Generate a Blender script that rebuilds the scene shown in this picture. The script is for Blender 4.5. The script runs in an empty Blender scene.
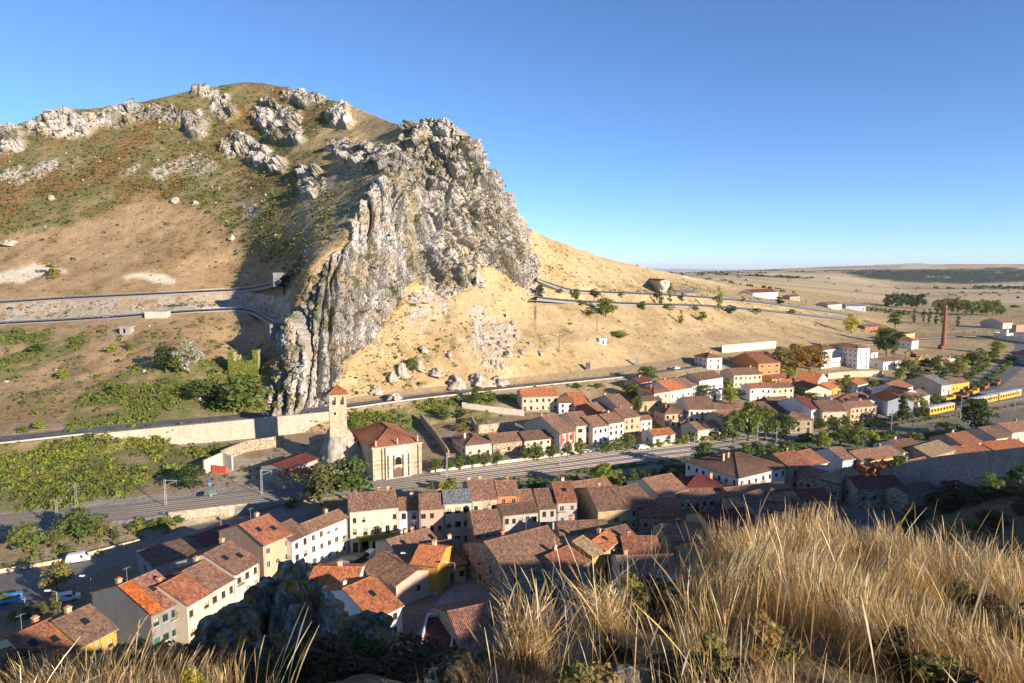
import bpy, math, random
import numpy as np
from mathutils import Vector, Matrix
from mathutils.bvhtree import BVHTree
random.seed(7); rng = np.random.default_rng(11)
scene = bpy.context.scene
COL = scene.collection

# ---------------------------------------------------------------- camera, sky, sun, exposure
W, H, F = 1024, 683, 683.0
HORIZON = 268.0
PITCH = math.atan((H/2-HORIZON)/F)
CAMZ = 60.0
cam = bpy.data.cameras.new('camera'); cam_o = bpy.data.objects.new('camera', cam); COL.objects.link(cam_o)
cam_o.location = (0, 0, CAMZ); cam_o.rotation_euler = (math.pi/2-PITCH, 0, 0)
cam.sensor_width = 36; cam.lens = 36*F/W; cam.clip_start = 0.1; cam.clip_end = 80000
scene.camera = cam_o
SUN_EL = math.radians(15.5)
SUN_AZ = math.atan2(0.78, -0.63)          # from +Y (ahead) towards +X (right): behind and to the right
SUN_DIR = Vector((math.sin(SUN_AZ)*math.cos(SUN_EL), math.cos(SUN_AZ)*math.cos(SUN_EL), math.sin(SUN_EL)))
world = bpy.data.worlds.new('World'); scene.world = world; world.use_nodes = True
wn = world.node_tree.nodes; wl = world.node_tree.links
sky = wn.new('ShaderNodeTexSky'); sky.sky_type = 'NISHITA'; sky.sun_disc = False
sky.sun_elevation = SUN_EL; sky.sun_rotation = SUN_AZ; sky.altitude = 3000; sky.air_density = 1.0; sky.dust_density = 0.0; sky.ozone_density = 5.0
bg = wn['Background']; bg.inputs[1].default_value = 0.112
wl.new(sky.outputs[0], bg.inputs[0])
sun = bpy.data.lights.new('sun', 'SUN'); sun_o = bpy.data.objects.new('sun', sun); COL.objects.link(sun_o)
sun.energy = 5.0; sun.angle = math.radians(0.5); sun.color = (1.0, 0.86, 0.70)
sun_o.rotation_euler = SUN_DIR.to_track_quat('Z', 'Y').to_euler()
scene.view_settings.view_transform = 'Standard'; scene.view_settings.look = 'None'
scene.view_settings.exposure = 0.92; scene.view_settings.gamma = 1
scene.render.engine = 'CYCLES'
scene.cycles.max_bounces = 5; scene.cycles.diffuse_bounces = 3; scene.cycles.transparent_max_bounces = 4

# ---------------------------------------------------------------- projection helpers
CP, SP = math.cos(PITCH), math.sin(PITCH)
def P(x, y, D=None, z=None):
    """World point seen at pixel (x, y), at forward distance D or at height z."""
    u = (np.asarray(x, float)-W/2)/F; v = (H/2-np.asarray(y, float))/F
    dy = CP+SP*v; dz = -SP+CP*v
    if D is None: D = (z-CAMZ)/dz*dy
    t = np.asarray(D, float)/dy
    return np.stack(np.broadcast_arrays(u*t, D, CAMZ+dz*t), -1)
def proj(p):
    p = np.asarray(p, float); X, Y, Z = p[..., 0], p[..., 1], p[..., 2]-CAMZ
    f = Y*CP-Z*SP; u = X/f; v = (Y*SP+Z*CP)/f
    return np.stack([W/2+u*F, H/2-v*F], -1)

# ---------------------------------------------------------------- noise (numpy)
def _h(i, j, k):
    n = (i*374761393+j*668265263+k*1274126177) & 0xffffffff
    n = ((n ^ (n >> 13))*1274126177) & 0xffffffff
    return ((n ^ (n >> 16)) & 0xffff)/65535.0
def vn(x, y, z=0.0):
    x, y, z = np.broadcast_arrays(np.asarray(x, float), np.asarray(y, float), np.asarray(z, float))
    i, j, k = np.floor(x).astype(np.int64), np.floor(y).astype(np.int64), np.floor(z).astype(np.int64)
    f, g, h = x-i, y-j, z-k
    f = f*f*(3-2*f); g = g*g*(3-2*g); h = h*h*(3-2*h)
    r = 0
    for a in (0, 1):
        for b in (0, 1):
            for c in (0, 1):
                r = r+_h(i+a, j+b, k+c)*(f if a else 1-f)*(g if b else 1-g)*(h if c else 1-h)
    return r
def fbm(x, y, z=0.0, o=4, gain=0.5):
    s = 0; a = 1; t = 0
    for q in range(o):
        s = s+a*vn(x*2.03**q+17.3*q, y*2.03**q+9.1*q, np.asarray(z)*2.03**q+5.7*q); t += a; a *= gain
    return s/t
def ridged(x, y, z=0.0, o=4):
    s = 0; a = 1; t = 0
    for q in range(o):
        s = s+a*(1-np.abs(2*vn(x*2.1**q+31.7*q, y*2.1**q+3.3*q, np.asarray(z)*2.1**q+8.1*q)-1)); t += a; a *= 0.5
    return s/t
def worley(x, y, z):
    """Nearest and second nearest distance, and a random value of the nearest cell."""
    i0, j0, k0 = (np.floor(q).astype(np.int64) for q in (x, y, z)); f1 = np.full(x.shape, 9.); f2 = f1.copy(); idv = np.zeros(x.shape)
    for a in (-1, 0, 1):
        for b in (-1, 0, 1):
            for c in (-1, 0, 1):
                i, j, k = i0+a, j0+b, k0+c
                d = np.sqrt((i+_h(i, j, k)-x)**2+(j+_h(i+71, j+13, k)-y)**2+(k+_h(i, j+37, k+91)-z)**2); n = d < f1
                f2 = np.where(n, f1, np.minimum(f2, d)); idv = np.where(n, _h(i+5, j+9, k+3), idv); f1 = np.minimum(f1, d)
    return f1, f2, idv
def sstep(a, b, x): t = np.clip((x-a)/(b-a), 0, 1); return t*t*(3-2*t)
def poly_mask(px, py, poly, soft=0):
    """1 inside the polygon."""
    inside = np.zeros(px.shape, bool); n = len(poly); j = n-1
    for i in range(n):
        xi, yi = poly[i]; xj, yj = poly[j]
        c = ((yi > py) != (yj > py)) & (px < (xj-xi)*(py-yi)/((yj-yi) or 1e-9)+xi)
        inside ^= c; j = i
    return inside.astype(float)

# ---------------------------------------------------------------- object helpers
def tag(o, label=None, cat=None, group=None, kind=None):
    if label: o['label'] = label
    if cat: o['category'] = cat
    if group: o['group'] = group
    if kind: o['kind'] = kind
    return o
def link(o, parent=None):
    COL.objects.link(o)
    if parent is not None: o.parent = parent
    return o
def empty(name, loc, rz=0.0, **k):
    o = bpy.data.objects.new(name, None); o.location = [float(c) for c in loc]; o.rotation_euler = (0, 0, rz); o.empty_display_size = .5
    link(o); return tag(o, **k)
def np_mesh(name, V, Fc, mats, mi=None, smooth=False, attrs=None, uv=None):
    """Mesh from arrays; Fc is (n,3) or (n,4) int array or a list of lists."""
    me = bpy.data.meshes.new(name)
    V = np.asarray(V, np.float32)
    if isinstance(Fc, np.ndarray) and len(Fc):
        n, k = Fc.shape
        me.vertices.add(len(V)); me.vertices.foreach_set('co', V.ravel())
        me.loops.add(n*k); me.loops.foreach_set('vertex_index', Fc.astype(np.int32).ravel())
        me.polygons.add(n); me.polygons.foreach_set('loop_start', np.arange(0, n*k, k, dtype=np.int32))
        me.polygons.foreach_set('loop_total', np.full(n, k, np.int32))
        me.update(calc_edges=True)
    else:
        me.from_pydata(V.tolist(), [], Fc)
    for m in (mats if isinstance(mats, (list, tuple)) else [mats]): me.materials.append(m)
    if mi is not None: me.polygons.foreach_set('material_index', np.asarray(mi, np.int32))
    if smooth: me.polygons.foreach_set('use_smooth', np.ones(len(me.polygons), bool))
    if attrs:
        for k, a in attrs.items():
            if a.ndim == 2:
                c = me.color_attributes.new(k, 'FLOAT_COLOR', 'POINT')
                c.data.foreach_set('color', np.concatenate([a, np.ones((len(a), 1))], 1).astype(np.float32).ravel())
            else:
                c = me.attributes.new(k, 'FLOAT', 'POINT'); c.data.foreach_set('value', a.astype(np.float32))
    if uv is not None:
        l = me.uv_layers.new(name='UVMap'); idx = np.zeros(len(me.loops), np.int32); me.loops.foreach_get('vertex_index', idx)
        l.data.foreach_set('uv', np.asarray(uv, np.float32)[idx].ravel())
    me.validate(); me.update()
    return me
class MB:
    """Collects boxes, quads, tubes ... and builds them as ONE mesh object."""
    def __init__(s): s.v = []; s.f = []; s.m = []; s.uv = []
    def add(s, vs, fs, m=0, uv=None):
        b = len(s.v); s.v += [tuple(map(float, p)) for p in vs]; s.f += [[b+i for i in f] for f in fs]; s.m += [m]*len(fs)
        s.uv += list(uv) if uv is not None else [(p[0]+p[1], p[2]) for p in vs]
        return s
    def box(s, x0, x1, y0, y1, z0, z1, m=0):
        v = [(x0, y0, z0), (x1, y0, z0), (x1, y1, z0), (x0, y1, z0), (x0, y0, z1), (x1, y0, z1), (x1, y1, z1), (x0, y1, z1)]
        return s.add(v, [(0, 3, 2, 1), (4, 5, 6, 7), (0, 1, 5, 4), (1, 2, 6, 5), (2, 3, 7, 6), (3, 0, 4, 7)], m)
    def tube(s, p0, p1, r0, r1=None, n=6, m=0, cap=True):
        r1 = r0 if r1 is None else r1; p0 = Vector(p0); p1 = Vector(p1); d = (p1-p0).normalized()
        a = d.orthogonal().normalized(); b = d.cross(a)
        vs = [p+(a*math.cos(t)+b*math.sin(t))*r for p, r in ((p0, r0), (p1, r1)) for t in [2*math.pi*i/n for i in range(n)]]
        fs = [(i, (i+1) % n, n+(i+1) % n, n+i) for i in range(n)]
        if cap: fs += [tuple(range(n-1, -1, -1)), tuple(range(n, 2*n))]
        return s.add(vs, fs, m)
    def lathe(s, prof, n=12, c=(0, 0), m=0):
        vs = [(c[0]+r*math.cos(2*math.pi*i/n), c[1]+r*math.sin(2*math.pi*i/n), z) for r, z in prof for i in range(n)]
        fs = [(k*n+i, k*n+(i+1) % n, (k+1)*n+(i+1) % n, (k+1)*n+i) for k in range(len(prof)-1) for i in range(n)]
        fs.append(tuple((len(prof)-1)*n+i for i in range(n)))
        return s.add(vs, fs, m)
    def mesh(s, name, mats, smooth=False):
        return np_mesh(name, s.v, s.f, mats, s.m, smooth, uv=s.uv)
    def build(s, name, mats, parent=None, smooth=False):
        return link(bpy.data.objects.new(name, s.mesh(name, mats, smooth)), parent)

# ---------------------------------------------------------------- materials
MATS = {}
class NT:
    def __init__(s, name, rough=0.9, spec=0.2):
        s.m = bpy.data.materials.new(name); s.m.use_nodes = True; s.t = s.m.node_tree; s.n = s.t.nodes
        s.b = s.n['Principled BSDF']; s.b.inputs['Roughness'].default_value = rough; s.b.inputs['Specular IOR Level'].default_value = spec
    def new(s, ty, **k):
        o = s.n.new(ty)
        for a, v in k.items():
            if a.startswith('i_'): o.inputs[a[2:].replace('_', ' ')].default_value = v
            else: setattr(o, a, v)
        return o
    def l(s, a, b): s.t.links.new(a, b)
    def coord(s, which='Object'): return s.new('ShaderNodeTexCoord').outputs[which]
    def noise(s, vec, scale, detail=4, rough=.6, out=0):
        o = s.new('ShaderNodeTexNoise'); o.inputs['Scale'].default_value = scale; o.inputs['Detail'].default_value = detail; o.inputs['Roughness'].default_value = rough
        if vec is not None: s.l(vec, o.inputs['Vector'])
        return o.outputs[out]
    def ramp(s, fac, pts):
        o = s.new('ShaderNodeValToRGB'); e = o.color_ramp.elements
        while len(e) < len(pts): e.new(0.5)
        for q, (p, c) in zip(e, pts): q.position = p; q.color = (*c, 1) if len(c) == 3 else c
        s.l(fac, o.inputs[0]); return o.outputs[0]
    def mix(s, fac, a, b, mode='MIX'):
        o = s.new('ShaderNodeMix', data_type='RGBA', blend_type=mode)
        for k, v in ((0, fac), (6, a), (7, b)):
            if hasattr(v, 'is_linked'): s.l(v, o.inputs[k])
            else: o.inputs[k].default_value = v if k == 0 else (*v, 1)
        return o.outputs[2]
    def vmul(s, vec, sc):
        o = s.new('ShaderNodeVectorMath', operation='MULTIPLY'); s.l(vec, o.inputs[0]); o.inputs[1].default_value = sc; return o.outputs[0]
    def bump(s, h, strength=.5, dist=.05):
        o = s.new('ShaderNodeBump'); o.inputs['Strength'].default_value = strength; o.inputs['Distance'].default_value = dist
        s.l(h, o.inputs['Height']); s.l(o.outputs[0], s.b.inputs['Normal'])
    def col(s, c):
        if hasattr(c, 'is_linked'): s.l(c, s.b.inputs['Base Color'])
        else: s.b.inputs['Base Color'].default_value = (*c, 1)
def G(v): return (v, v, v)
def plain(name, c, var=.25, scale=1.5, rough=.85, spec=.2, metal=0):
    """A base colour broken up by noise."""
    if name in MATS: return MATS[name]
    t = NT(name, rough, spec); co = t.coord()
    n = t.noise(co, scale, 5, .65)
    t.col(t.mix(1, c, t.ramp(n, [(.25, G(1-var)), (.75, G(1+var*.6))]), 'MULTIPLY')); t.b.inputs['Metallic'].default_value = metal
    MATS[name] = t.m; return t.m
# ================================================================ THE GROUND: one lofted sheet from the foot of the castle hill to the horizon
# Each column of the table is a bearing; the rows are the lines the land is built on (rail bed, road bench, motorway benches, rims, crest).
XS = [-500, -150, 0, 60, 125, 190, 250, 285, 310, 340, 370, 400, 425, 455, 480, 500, 530, 570, 610, 650, 700, 760, 830, 900, 960, 1024, 1180, 1600]
def line(pts, z=None, D=None):
    """pts: [(x, y, ...)] -> points at XS. Third entry is z unless D is given as a list."""
    xs = [p[0] for p in pts]; y = np.interp(XS, xs, [p[1] for p in pts]); zz = np.interp(XS, xs, [p[2] for p in pts])
    return y, P(np.array(XS, float), y, z=zz)[:, 1]
def line_abs(D, z):
    D = np.full(len(XS), float(D)); xs = np.array(XS, float)
    # y such that the ray at forward distance D reaches height z
    k = (z-CAMZ)/D; v = (SP+CP*k)/(CP-SP*k); return H/2-v*F, D
R1 = [(-500, 505, 10), (-150, 455, 10), (0, 444, 10), (90, 434, 10), (150, 428, 10), (230, 421, 10), (290, 415, 10), (330, 411.5, 10), (400, 401.5, 10), (470, 393.5, 10), (540, 386, 10), (600, 380, 10), (640, 376, 10), (700, 367.5, 10), (760, 358, 9), (800, 352, 8), (830, 348.5, 7), (860, 345.5, 6), (900, 341.5, 4), (960, 338, 3), (1024, 337, 2), (1180, 336, 1), (1600, 336, 0)]
rd_w = lambda D: D+7.5
L = []
L.append(line_abs(40, 2.0))
L.append(line_abs(100, 1.5))
L.append(line([(-500, 640, -2.5), (-150, 603, -2.5), (0, 573, -2.5), (60, 563, -2.5), (140, 542, -2.5), (165, 531, -2.5), (175, 527.5, -2.5), (247, 513.5, -2.5), (268, 505, -.6), (330, 499, -.3), (430, 489, -.2), (560, 475, -.2), (640, 466, -.2), (700, 459, -.2), (800, 442, -.2), (900, 425, -.2), (1000, 409, -.2), (1024, 405, -.2), (1180, 390, -.2), (1600, 362, -.2)]))
L.append(line([(-500, 590, 0), (-150, 548, 0), (0, 531, 0), (125, 520, 0), (230, 507, 0), (330, 497, 0), (430, 487, 0), (560, 473, 0), (640, 464, 0), (700, 457, 0), (800, 440, 0), (900, 423, 0), (1000, 407, 0), (1024, 403, 0), (1180, 388, 0), (1600, 360, 0)]))
L.append(line([(-500, 565, 0), (-150, 530, 0), (0, 515, 0), (125, 505, 0), (230, 492, 0), (330, 483, 0), (430, 475, 0), (520, 463, 0), (560, 458, 0), (640, 446, 0), (700, 440, 0), (800, 425, 0), (900, 407, 0), (1000, 388, 0), (1024, 384, 0), (1180, 371, 0), (1600, 350, 0)]))
L.append(line([(-500, 530, 5), (-150, 490, 5), (0, 473, 5), (90, 463, 5), (150, 449, 5), (290, 436, 4.5), (330, 434, 4), (400, 428, 4), (470, 420, 5), (520, 413, 5), (570, 408, 5), (640, 402, 5), (700, 393, 5), (760, 385, 4.5), (830, 380, 3), (900, 374, 2), (960, 368, 1), (1024, 364, .5), (1180, 355, 0), (1600, 345, 0)]))
y1, D1 = line(R1)
zz = P(np.array(XS, float), y1, D1)[:, 2]
w_ = np.interp(XS, [90, 125, 150, 330, 340], [0, .6, 1, 1, 0]); l4 = line_abs(1, 0); D4 = L[-1][1]*(1-w_)+(D1-2.2)*w_; z4 = np.interp(XS, [125, 150, 330], [7, 4.5, 4]); L[-1] = (L[-1][0]*(1-w_)+w_*np.array([line_abs(D_, z_)[0][0] for D_, z_ in zip(D4, z4)]), D4)
D5 = w_
L.append((None, D1-.9, zz-.1))
L.append((None, D1, zz)); L.append((None, D1+9, zz)); L.append((None, D1+10.5, zz+.6))
T = {  # x: [(y, D)] N1 slope, N2-N3 lower carriageway, N4-N5 upper carriageway, N6-N8 upper slope, crest
 -500: [(430, 240), (352, 306), (350, 315), (330, 325), (328.5, 335), (270, 390), (220, 430), (190, 470), (160, 510)],
 -150: [(405, 243), (334, 306), (332, 315), (312, 325), (310.5, 335), (256, 390), (206, 430), (172, 470), (140, 510)],
 0: [(390, 245), (325, 306), (323, 315), (304, 325), (302.5, 335), (250, 390), (200, 430), (165, 470), (129, 510)],
 60: [(385, 250), (322, 308), (320, 317), (300, 327), (298.5, 337), (240, 400), (190, 440), (150, 480), (112, 525)],
 125: [(380, 252), (318, 306), (316, 315), (297, 325), (295.5, 335), (235, 400), (180, 450), (145, 490), (106, 540)],
 190: [(372, 255), (313, 308), (311, 318), (294, 330), (292.5, 341), (240, 392), (180, 452), (130, 510), (91, 555)],
 250: [(378, 268), (310, 325), (308, 336), (291, 347), (289.5, 358), (240, 388), (180, 448), (120, 525), (81, 565)],
 285: [(393, 245), (360, 254), (330, 263), (300, 281), (282, 302), (235, 345), (170, 440), (115, 520), (87, 555)],
 310: [(388, 248), (345, 256), (300, 269), (262, 286), (238, 317), (200, 376), (150, 450), (115, 505), (95, 540)],
 340: [(388, 254), (340, 264), (290, 276), (252, 289), (220, 324), (190, 366), (150, 430), (125, 470), (103, 525)],
 370: [(378, 263), (340, 276), (300, 290), (250, 303), (187, 328), (175, 352), (155, 390), (140, 430), (113, 490)],
 400: [(374, 272), (330, 292), (305, 304), (240, 319), (180, 337), (165, 362), (150, 382), (138, 397), (127, 415)],
 425: [(369, 277), (330, 295), (300, 314), (250, 331), (200, 345), (176, 362), (152, 378), (134, 388), (118, 400)],
 455: [(365, 285), (325, 308), (285, 331), (250, 342), (215, 352), (186, 362), (158, 372), (136, 380), (119, 390)],
 480: [(362, 291), (325, 312), (280, 338), (255, 348), (235, 356), (212, 364), (190, 372), (168, 380), (147, 390)],
 500: [(357, 295), (320, 320), (278, 350), (258, 360), (245, 366), (232, 371), (219, 376), (205, 382), (186, 392)],
 530: [(352, 305), (307, 345), (297, 355), (287, 368), (277, 378), (264, 388), (254, 396), (243, 404), (231, 415)],
 570: [(345, 325), (303, 370), (301, 382), (292.5, 387), (291, 399), (280, 408), (268, 420), (257, 435), (246.5, 455)],
 610: [(340, 345), (304.5, 400), (302.5, 413), (294, 420), (292.5, 432), (284, 445), (275, 465), (267, 485), (259.5, 510)],
 650: [(335, 375), (306, 430), (304, 445), (295.5, 455), (294, 470), (289, 490), (283, 515), (277, 545), (268.5, 590)],
 700: [(331, 430), (307, 480), (305, 497), (298, 510), (296.5, 530), (292, 560), (288, 600), (284, 650), (279, 720)],
 760: [(331, 470), (311, 540), (309.5, 560), (303, 580), (302, 610), (299, 650), (296, 720), (292, 800), (288, 900)],
 830: [(334, 520), (319, 620), (318, 640), (313, 680), (312, 710), (308, 780), (303, 900), (298, 1050), (293, 1250)],
 900: [(334.5, 600), (328, 690), (325, 725), (322, 760), (320, 790), (316, 853), (312, 930), (307, 1050), (300, 1280)],
 960: [(333, 630), (327, 700), (324.5, 730), (322, 765), (320, 795), (316, 855), (312, 935), (307, 1055), (300, 1280)],
 1024: [(332, 640), (327, 705), (324.5, 735), (322, 770), (320, 800), (316, 860), (312, 940), (307, 1060), (300, 1280)],
 1180: [(332, 640), (327, 705), (324.5, 735), (322, 770), (320, 800), (316, 860), (312, 940), (307, 1060), (300, 1280)],
 1600: [(332, 640), (327, 705), (324.5, 735), (322, 770), (320, 800), (316, 860), (312, 940), (307, 1060), (300, 1280)]}
for k in range(9):
    L.append((np.array([T[x][k][0] for x in XS], float), np.array([T[x][k][1] for x in XS], float)))
cy, cD = L[-1]; cz = P(np.array(XS, float), cy, cD)[:, 2]
def mz(pts): return np.interp(XS, [p[0] for p in pts], [p[1] for p in pts])
L.append((None, cD+np.interp(XS, [0, 600, 650, 760], [60, 60, 60, 80]), np.where(np.array(XS) < 640, cz-12, cz-2)))
L.append((None, mz([(0, 900), (600, 900), (650, 1000), (700, 1250), (760, 1600), (830, 1800), (1024, 1750), (1600, 1750)]), mz([(0, 20), (600, 20), (650, 38), (700, 41), (760, 24), (830, 10), (900, 0), (1600, 0)])))
L.append((None, mz([(0, 2600), (1600, 2600)]), mz([(0, 20), (650, 36), (700, 38), (760, 34), (830, 20), (900, -3), (1600, -6)])))
L.append((None, mz([(0, 3500), (1600, 3500)]), mz([(0, 20), (650, 34), (700, 35), (760, 36), (830, 26), (870, 2), (960, -24), (985, 2), (1024, -8), (1600, -8)])))
L.append((None, mz([(0, 4300), (1600, 4300)]), mz([(0, 20), (650, 30), (700, 33), (760, 40), (830, 44), (870, 48), (1024, 48), (1600, 48)])))
L.append((None, mz([(0, 6500), (1600, 6500)]), mz([(0, 10), (650, 14), (700, 20), (760, 45), (800, 62), (850, 80), (940, 98), (1024, 96), (1600, 90)])))
L.append((None, mz([(0, 9000), (1600, 9000)]), mz([(0, -40), (700, -20), (800, 20), (1024, 40), (1600, 40)])))
L.append((None, mz([(0, 60000), (1600, 60000)]), mz([(0, -300), (1600, -300)])))
def yz_of(D, z):
    k = (np.asarray(z)-CAMZ)/np.asarray(D); v = (SP+CP*k)/(CP-SP*k); return H/2-v*F
LY = []; LD = []
for l in L:
    if l[0] is None: LD.append(np.asarray(l[1], float)); LY.append(yz_of(l[1], l[2]))
    else: LY.append(np.asarray(l[0], float)); LD.append(np.asarray(l[1], float))
LY = np.array(LY); LD = np.array(LD)                     # (rows, columns)
XU = np.arange(-500, 1601, 2.0)
def xsmooth(a, n=3, w=7):
    b = np.interp(XU, XS, a); k = np.ones(2*w+1)/(2*w+1)
    for _ in range(n): b = np.convolve(np.pad(b, w, mode='reflect', reflect_type='odd'), k, 'valid')
    return b
SY = np.array([xsmooth(r, 3, 4) for r in LY]); SD = np.array([xsmooth(r) for r in LD])
def loft(xs, sub):
    """Resample to bearings xs with sub[k] steps between rows; returns X(px), Y(px), D and row parameter."""
    ys = np.array([np.interp(xs, XU, r) for r in SY]); ds = np.array([np.interp(xs, XU, r) for r in SD])
    zs = P(np.broadcast_to(xs, ys.shape), ys, ds)[..., 2]; oy = []; od = []; rp = []
    for k in range(len(ys)-1):
        n = sub[k]
        for q in range(n):
            t = q/n; rp.append(k+t)
            od.append(np.exp(np.log(ds[k])*(1-t)+np.log(ds[k+1])*t) if k > 17 else ds[k]*(1-t)+ds[k+1]*t)
            f_ = (od[-1]-ds[k])/np.maximum(ds[k+1]-ds[k], 1e-6); oy.append(yz_of(od[-1], zs[k]+(zs[k+1]-zs[k])*f_))
    oy.append(ys[-1]); od.append(ds[-1]); rp.append(len(ys)-1.0)
    return np.array(oy), np.array(od), np.array(rp)
def smooth_rows(a, keep, n):
    for _ in range(n):
        b = a.copy(); b[1:-1] = .25*a[:-2]+.5*a[1:-1]+.25*a[2:]; a = np.where(keep[:, None], a, b)
    return a
xs = np.concatenate([np.linspace(-500, -40, 60), np.arange(-36, 260, 1.7), np.arange(260, 560, 1.15), np.arange(560, 1060, 2.0), np.linspace(1070, 1600, 50)])
nx = len(xs)
gap = np.abs(np.diff(LY[:, 2:26], axis=0)).max(1)
sub = [int(np.clip(g/1.25, 2, 70)) for g in gap]
sub[0] = 6; sub[1] = 20
for k in (6, 7, 8): sub[k] = 3
sub[18] = 8
sub[2] = max(sub[2], 8)
PY, PD, RP = loft(xs, sub); RP = RP-1
keepz = (RP <= 8)
PXg = np.broadcast_to(xs[None, :], PY.shape)
# soften the kinks of the natural slopes (not the benches)
nat = (RP > 8.3) & ~((RP > 9.9) & (RP < 13.1)) & (RP < 16.9)
cols_l = (xs > 290) & (xs < 525)
PY_s = smooth_rows(PY, ~((RP > 8.3) & (RP < 16.9)), 4); PD_s = smooth_rows(PD, ~((RP > 8.3) & (RP < 16.9)), 4)
PY_n = smooth_rows(PY, ~nat, 10); PD_n = smooth_rows(PD, ~nat, 10)
PY = np.where(cols_l[None, :], PY_s, PY_n); PD = np.where(cols_l[None, :], PD_s, PD_n)
GV = P(PXg, PY, PD)                                       # (rows, cols, 3)
# benches exactly level
zr = np.interp(xs, XU, xsmooth(zz))
for r in range(len(RP)):
    if 5.9 < RP[r] < 7.1: GV[r, :, 2] = zr
X, Y, Z = GV[..., 0].copy(), GV[..., 1].copy(), GV[..., 2].copy()
rp = np.broadcast_to(RP[:, None], X.shape)
# ---- ground cover, each patch belongs to its place on the land
jx = PXg+(fbm(X/9, Y/9, Z/9, 3)-.5)*16; jy = PY+(fbm(X/9+40, Y/9, Z/9, 3)-.5)*12
ROCK = [
 [(268, 412), (276, 380), (283, 350), (300, 300), (320, 262), (345, 248), (362, 205), (372, 182), (388, 180), (400, 186), (412, 235), (416, 270), (400, 305), (385, 325), (376, 345), (360, 350), (338, 372), (325, 400), (322, 412)],
 [(405, 122), (440, 108), (470, 116), (490, 150), (512, 180), (530, 222), (538, 275), (520, 285), (500, 270), (478, 262), (470, 285), (450, 300), (426, 284), (418, 250), (416, 212), (408, 178), (400, 160)],
 [(330, 150), (345, 138), (380, 150), (410, 148), (430, 165), (425, 185), (400, 172), (370, 172), (345, 165)],
 [(300, 168), (322, 168), (328, 188), (312, 200), (299, 186)],
 [(222, 138), (240, 132), (262, 145), (284, 160), (286, 176), (268, 172), (250, 160), (226, 156)],
 [(248, 112), (270, 102), (300, 110), (305, 128), (300, 142), (275, 142), (262, 128)],
 [(280, 96), (298, 84), (325, 95), (322, 108), (300, 106)], [(325, 112), (345, 106), (352, 122), (335, 128)],
 [(212, 96), (228, 96), (238, 112), (226, 122), (212, 110)], [(190, 84), (216, 82), (216, 96), (196, 96)],
 [(182, 118), (202, 112), (210, 130), (200, 142), (188, 136)], [(160, 110), (182, 108), (182, 122), (166, 120)],
 [(-40, 118), (10, 116), (24, 128), (60, 110), (92, 116), (120, 108), (165, 107), (192, 114), (188, 124), (150, 120), (120, 128), (96, 126), (84, 136), (48, 138), (28, 136), (22, 156), (-40, 162)],
 ]
SCREE = [[(118, 166), (142, 160), (140, 172), (120, 176)], [(150, 172), (195, 152), (216, 160), (210, 176), (180, 172), (160, 178)], [(28, 170), (62, 156), (60, 168), (36, 180)], [(0, 168), (22, 164), (28, 178), (5, 184)],
 [(240, 205), (268, 200), (268, 216), (246, 220)], [(500, 250), (540, 270), (548, 300), (520, 292)], [(430, 282), (452, 286), (448, 318), (418, 330), (405, 318)], [(470, 300), (520, 330), (500, 372), (470, 350)]]
RUST = [[(-60, 40), (330, 40), (335, 118), (290, 150), (300, 205), (250, 232), (190, 205), (150, 192), (70, 226), (-60, 240)]]
GREEN = [[(-60, 515), (-60, 446), (60, 440), (150, 432), (165, 448), (230, 446), (215, 462), (130, 492), (60, 508)], [(60, 430), (80, 395), (130, 372), (200, 362), (270, 365), (280, 405), (180, 425)], [(350, 412), (470, 398), (520, 392), (520, 412), (430, 428), (340, 432)], [(-30, 382), (-30, 330), (80, 332), (90, 345), (30, 372)]]
def masks(polys, a, b): return np.clip(sum(poly_mask(a, b, p) for p in polys), 0, 1)
def blur(m, n):
    for _ in range(n):
        m = .5*m+.125*(np.roll(m, 1, 0)+np.roll(m, -1, 0)+np.roll(m, 1, 1)+np.roll(m, -1, 1))
    return m
rock = blur(masks(ROCK, jx, jy), 4); rock_in = blur(masks(ROCK[:2], jx, jy), 14)
scree = blur(masks(SCREE, jx, jy), 6); rust = blur(masks(RUST, jx, jy), 20); green = blur(masks(GREEN, jx, jy), 8)
hill = ((rp > 8.2) & (rp < 17.2)).astype(float)
# ---- relief: gentle everywhere, fins and ledges on the limestone
n1 = fbm(X/38, Y/38, 1.3, 4)-.5; n2 = fbm(X/9, Y/9, 4.1, 3)-.5
bench = 1-sstep(.0, .6, np.minimum(np.minimum(np.abs(rp-10.5), np.abs(rp-12.5)), 9)-.5)*1.0
bench = np.where((PXg > 283) & (PXg < 535), 0, bench)
soft = hill*(1-bench)*sstep(8.2, 9.2, rp)*(1-sstep(16.0, 16.8, rp)*.7)
Z += soft*(n1*6+n2*1.6)*(1-.5*sstep(600, 700, PXg))
gx = np.gradient(GV, axis=1); gy = np.gradient(GV, axis=0)
N = np.cross(gx, gy); N /= np.linalg.norm(N, axis=-1, keepdims=True)+1e-9
N = np.where((N[..., 1:2] > 0) & (np.abs(N[..., 2:3]) < .3), -N, N); N = np.where(N[..., 2:3] < -.05, -N, N)
lean = X+.27*(Y-250)-.07*(Z-30)
fin_zone = blur(poly_mask(jx, jy, ROCK[0])*1.0, 6)
sl = lean/4.6+(fbm(X/14, Z/40, Y/40, 2)-.5)*1.6; cell = np.floor(sl); fr_ = sl-cell
step = _h(cell.astype(np.int64), cell.astype(np.int64)*7+3, cell.astype(np.int64)*0+11)
slabs = (step-.5)*1.5*sstep(0, .12, fr_)*sstep(0, .12, 1-fr_)+(.5-fr_)*.6
gw_ = fbm(X/9, Y/9, Z/7, 3)
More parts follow.
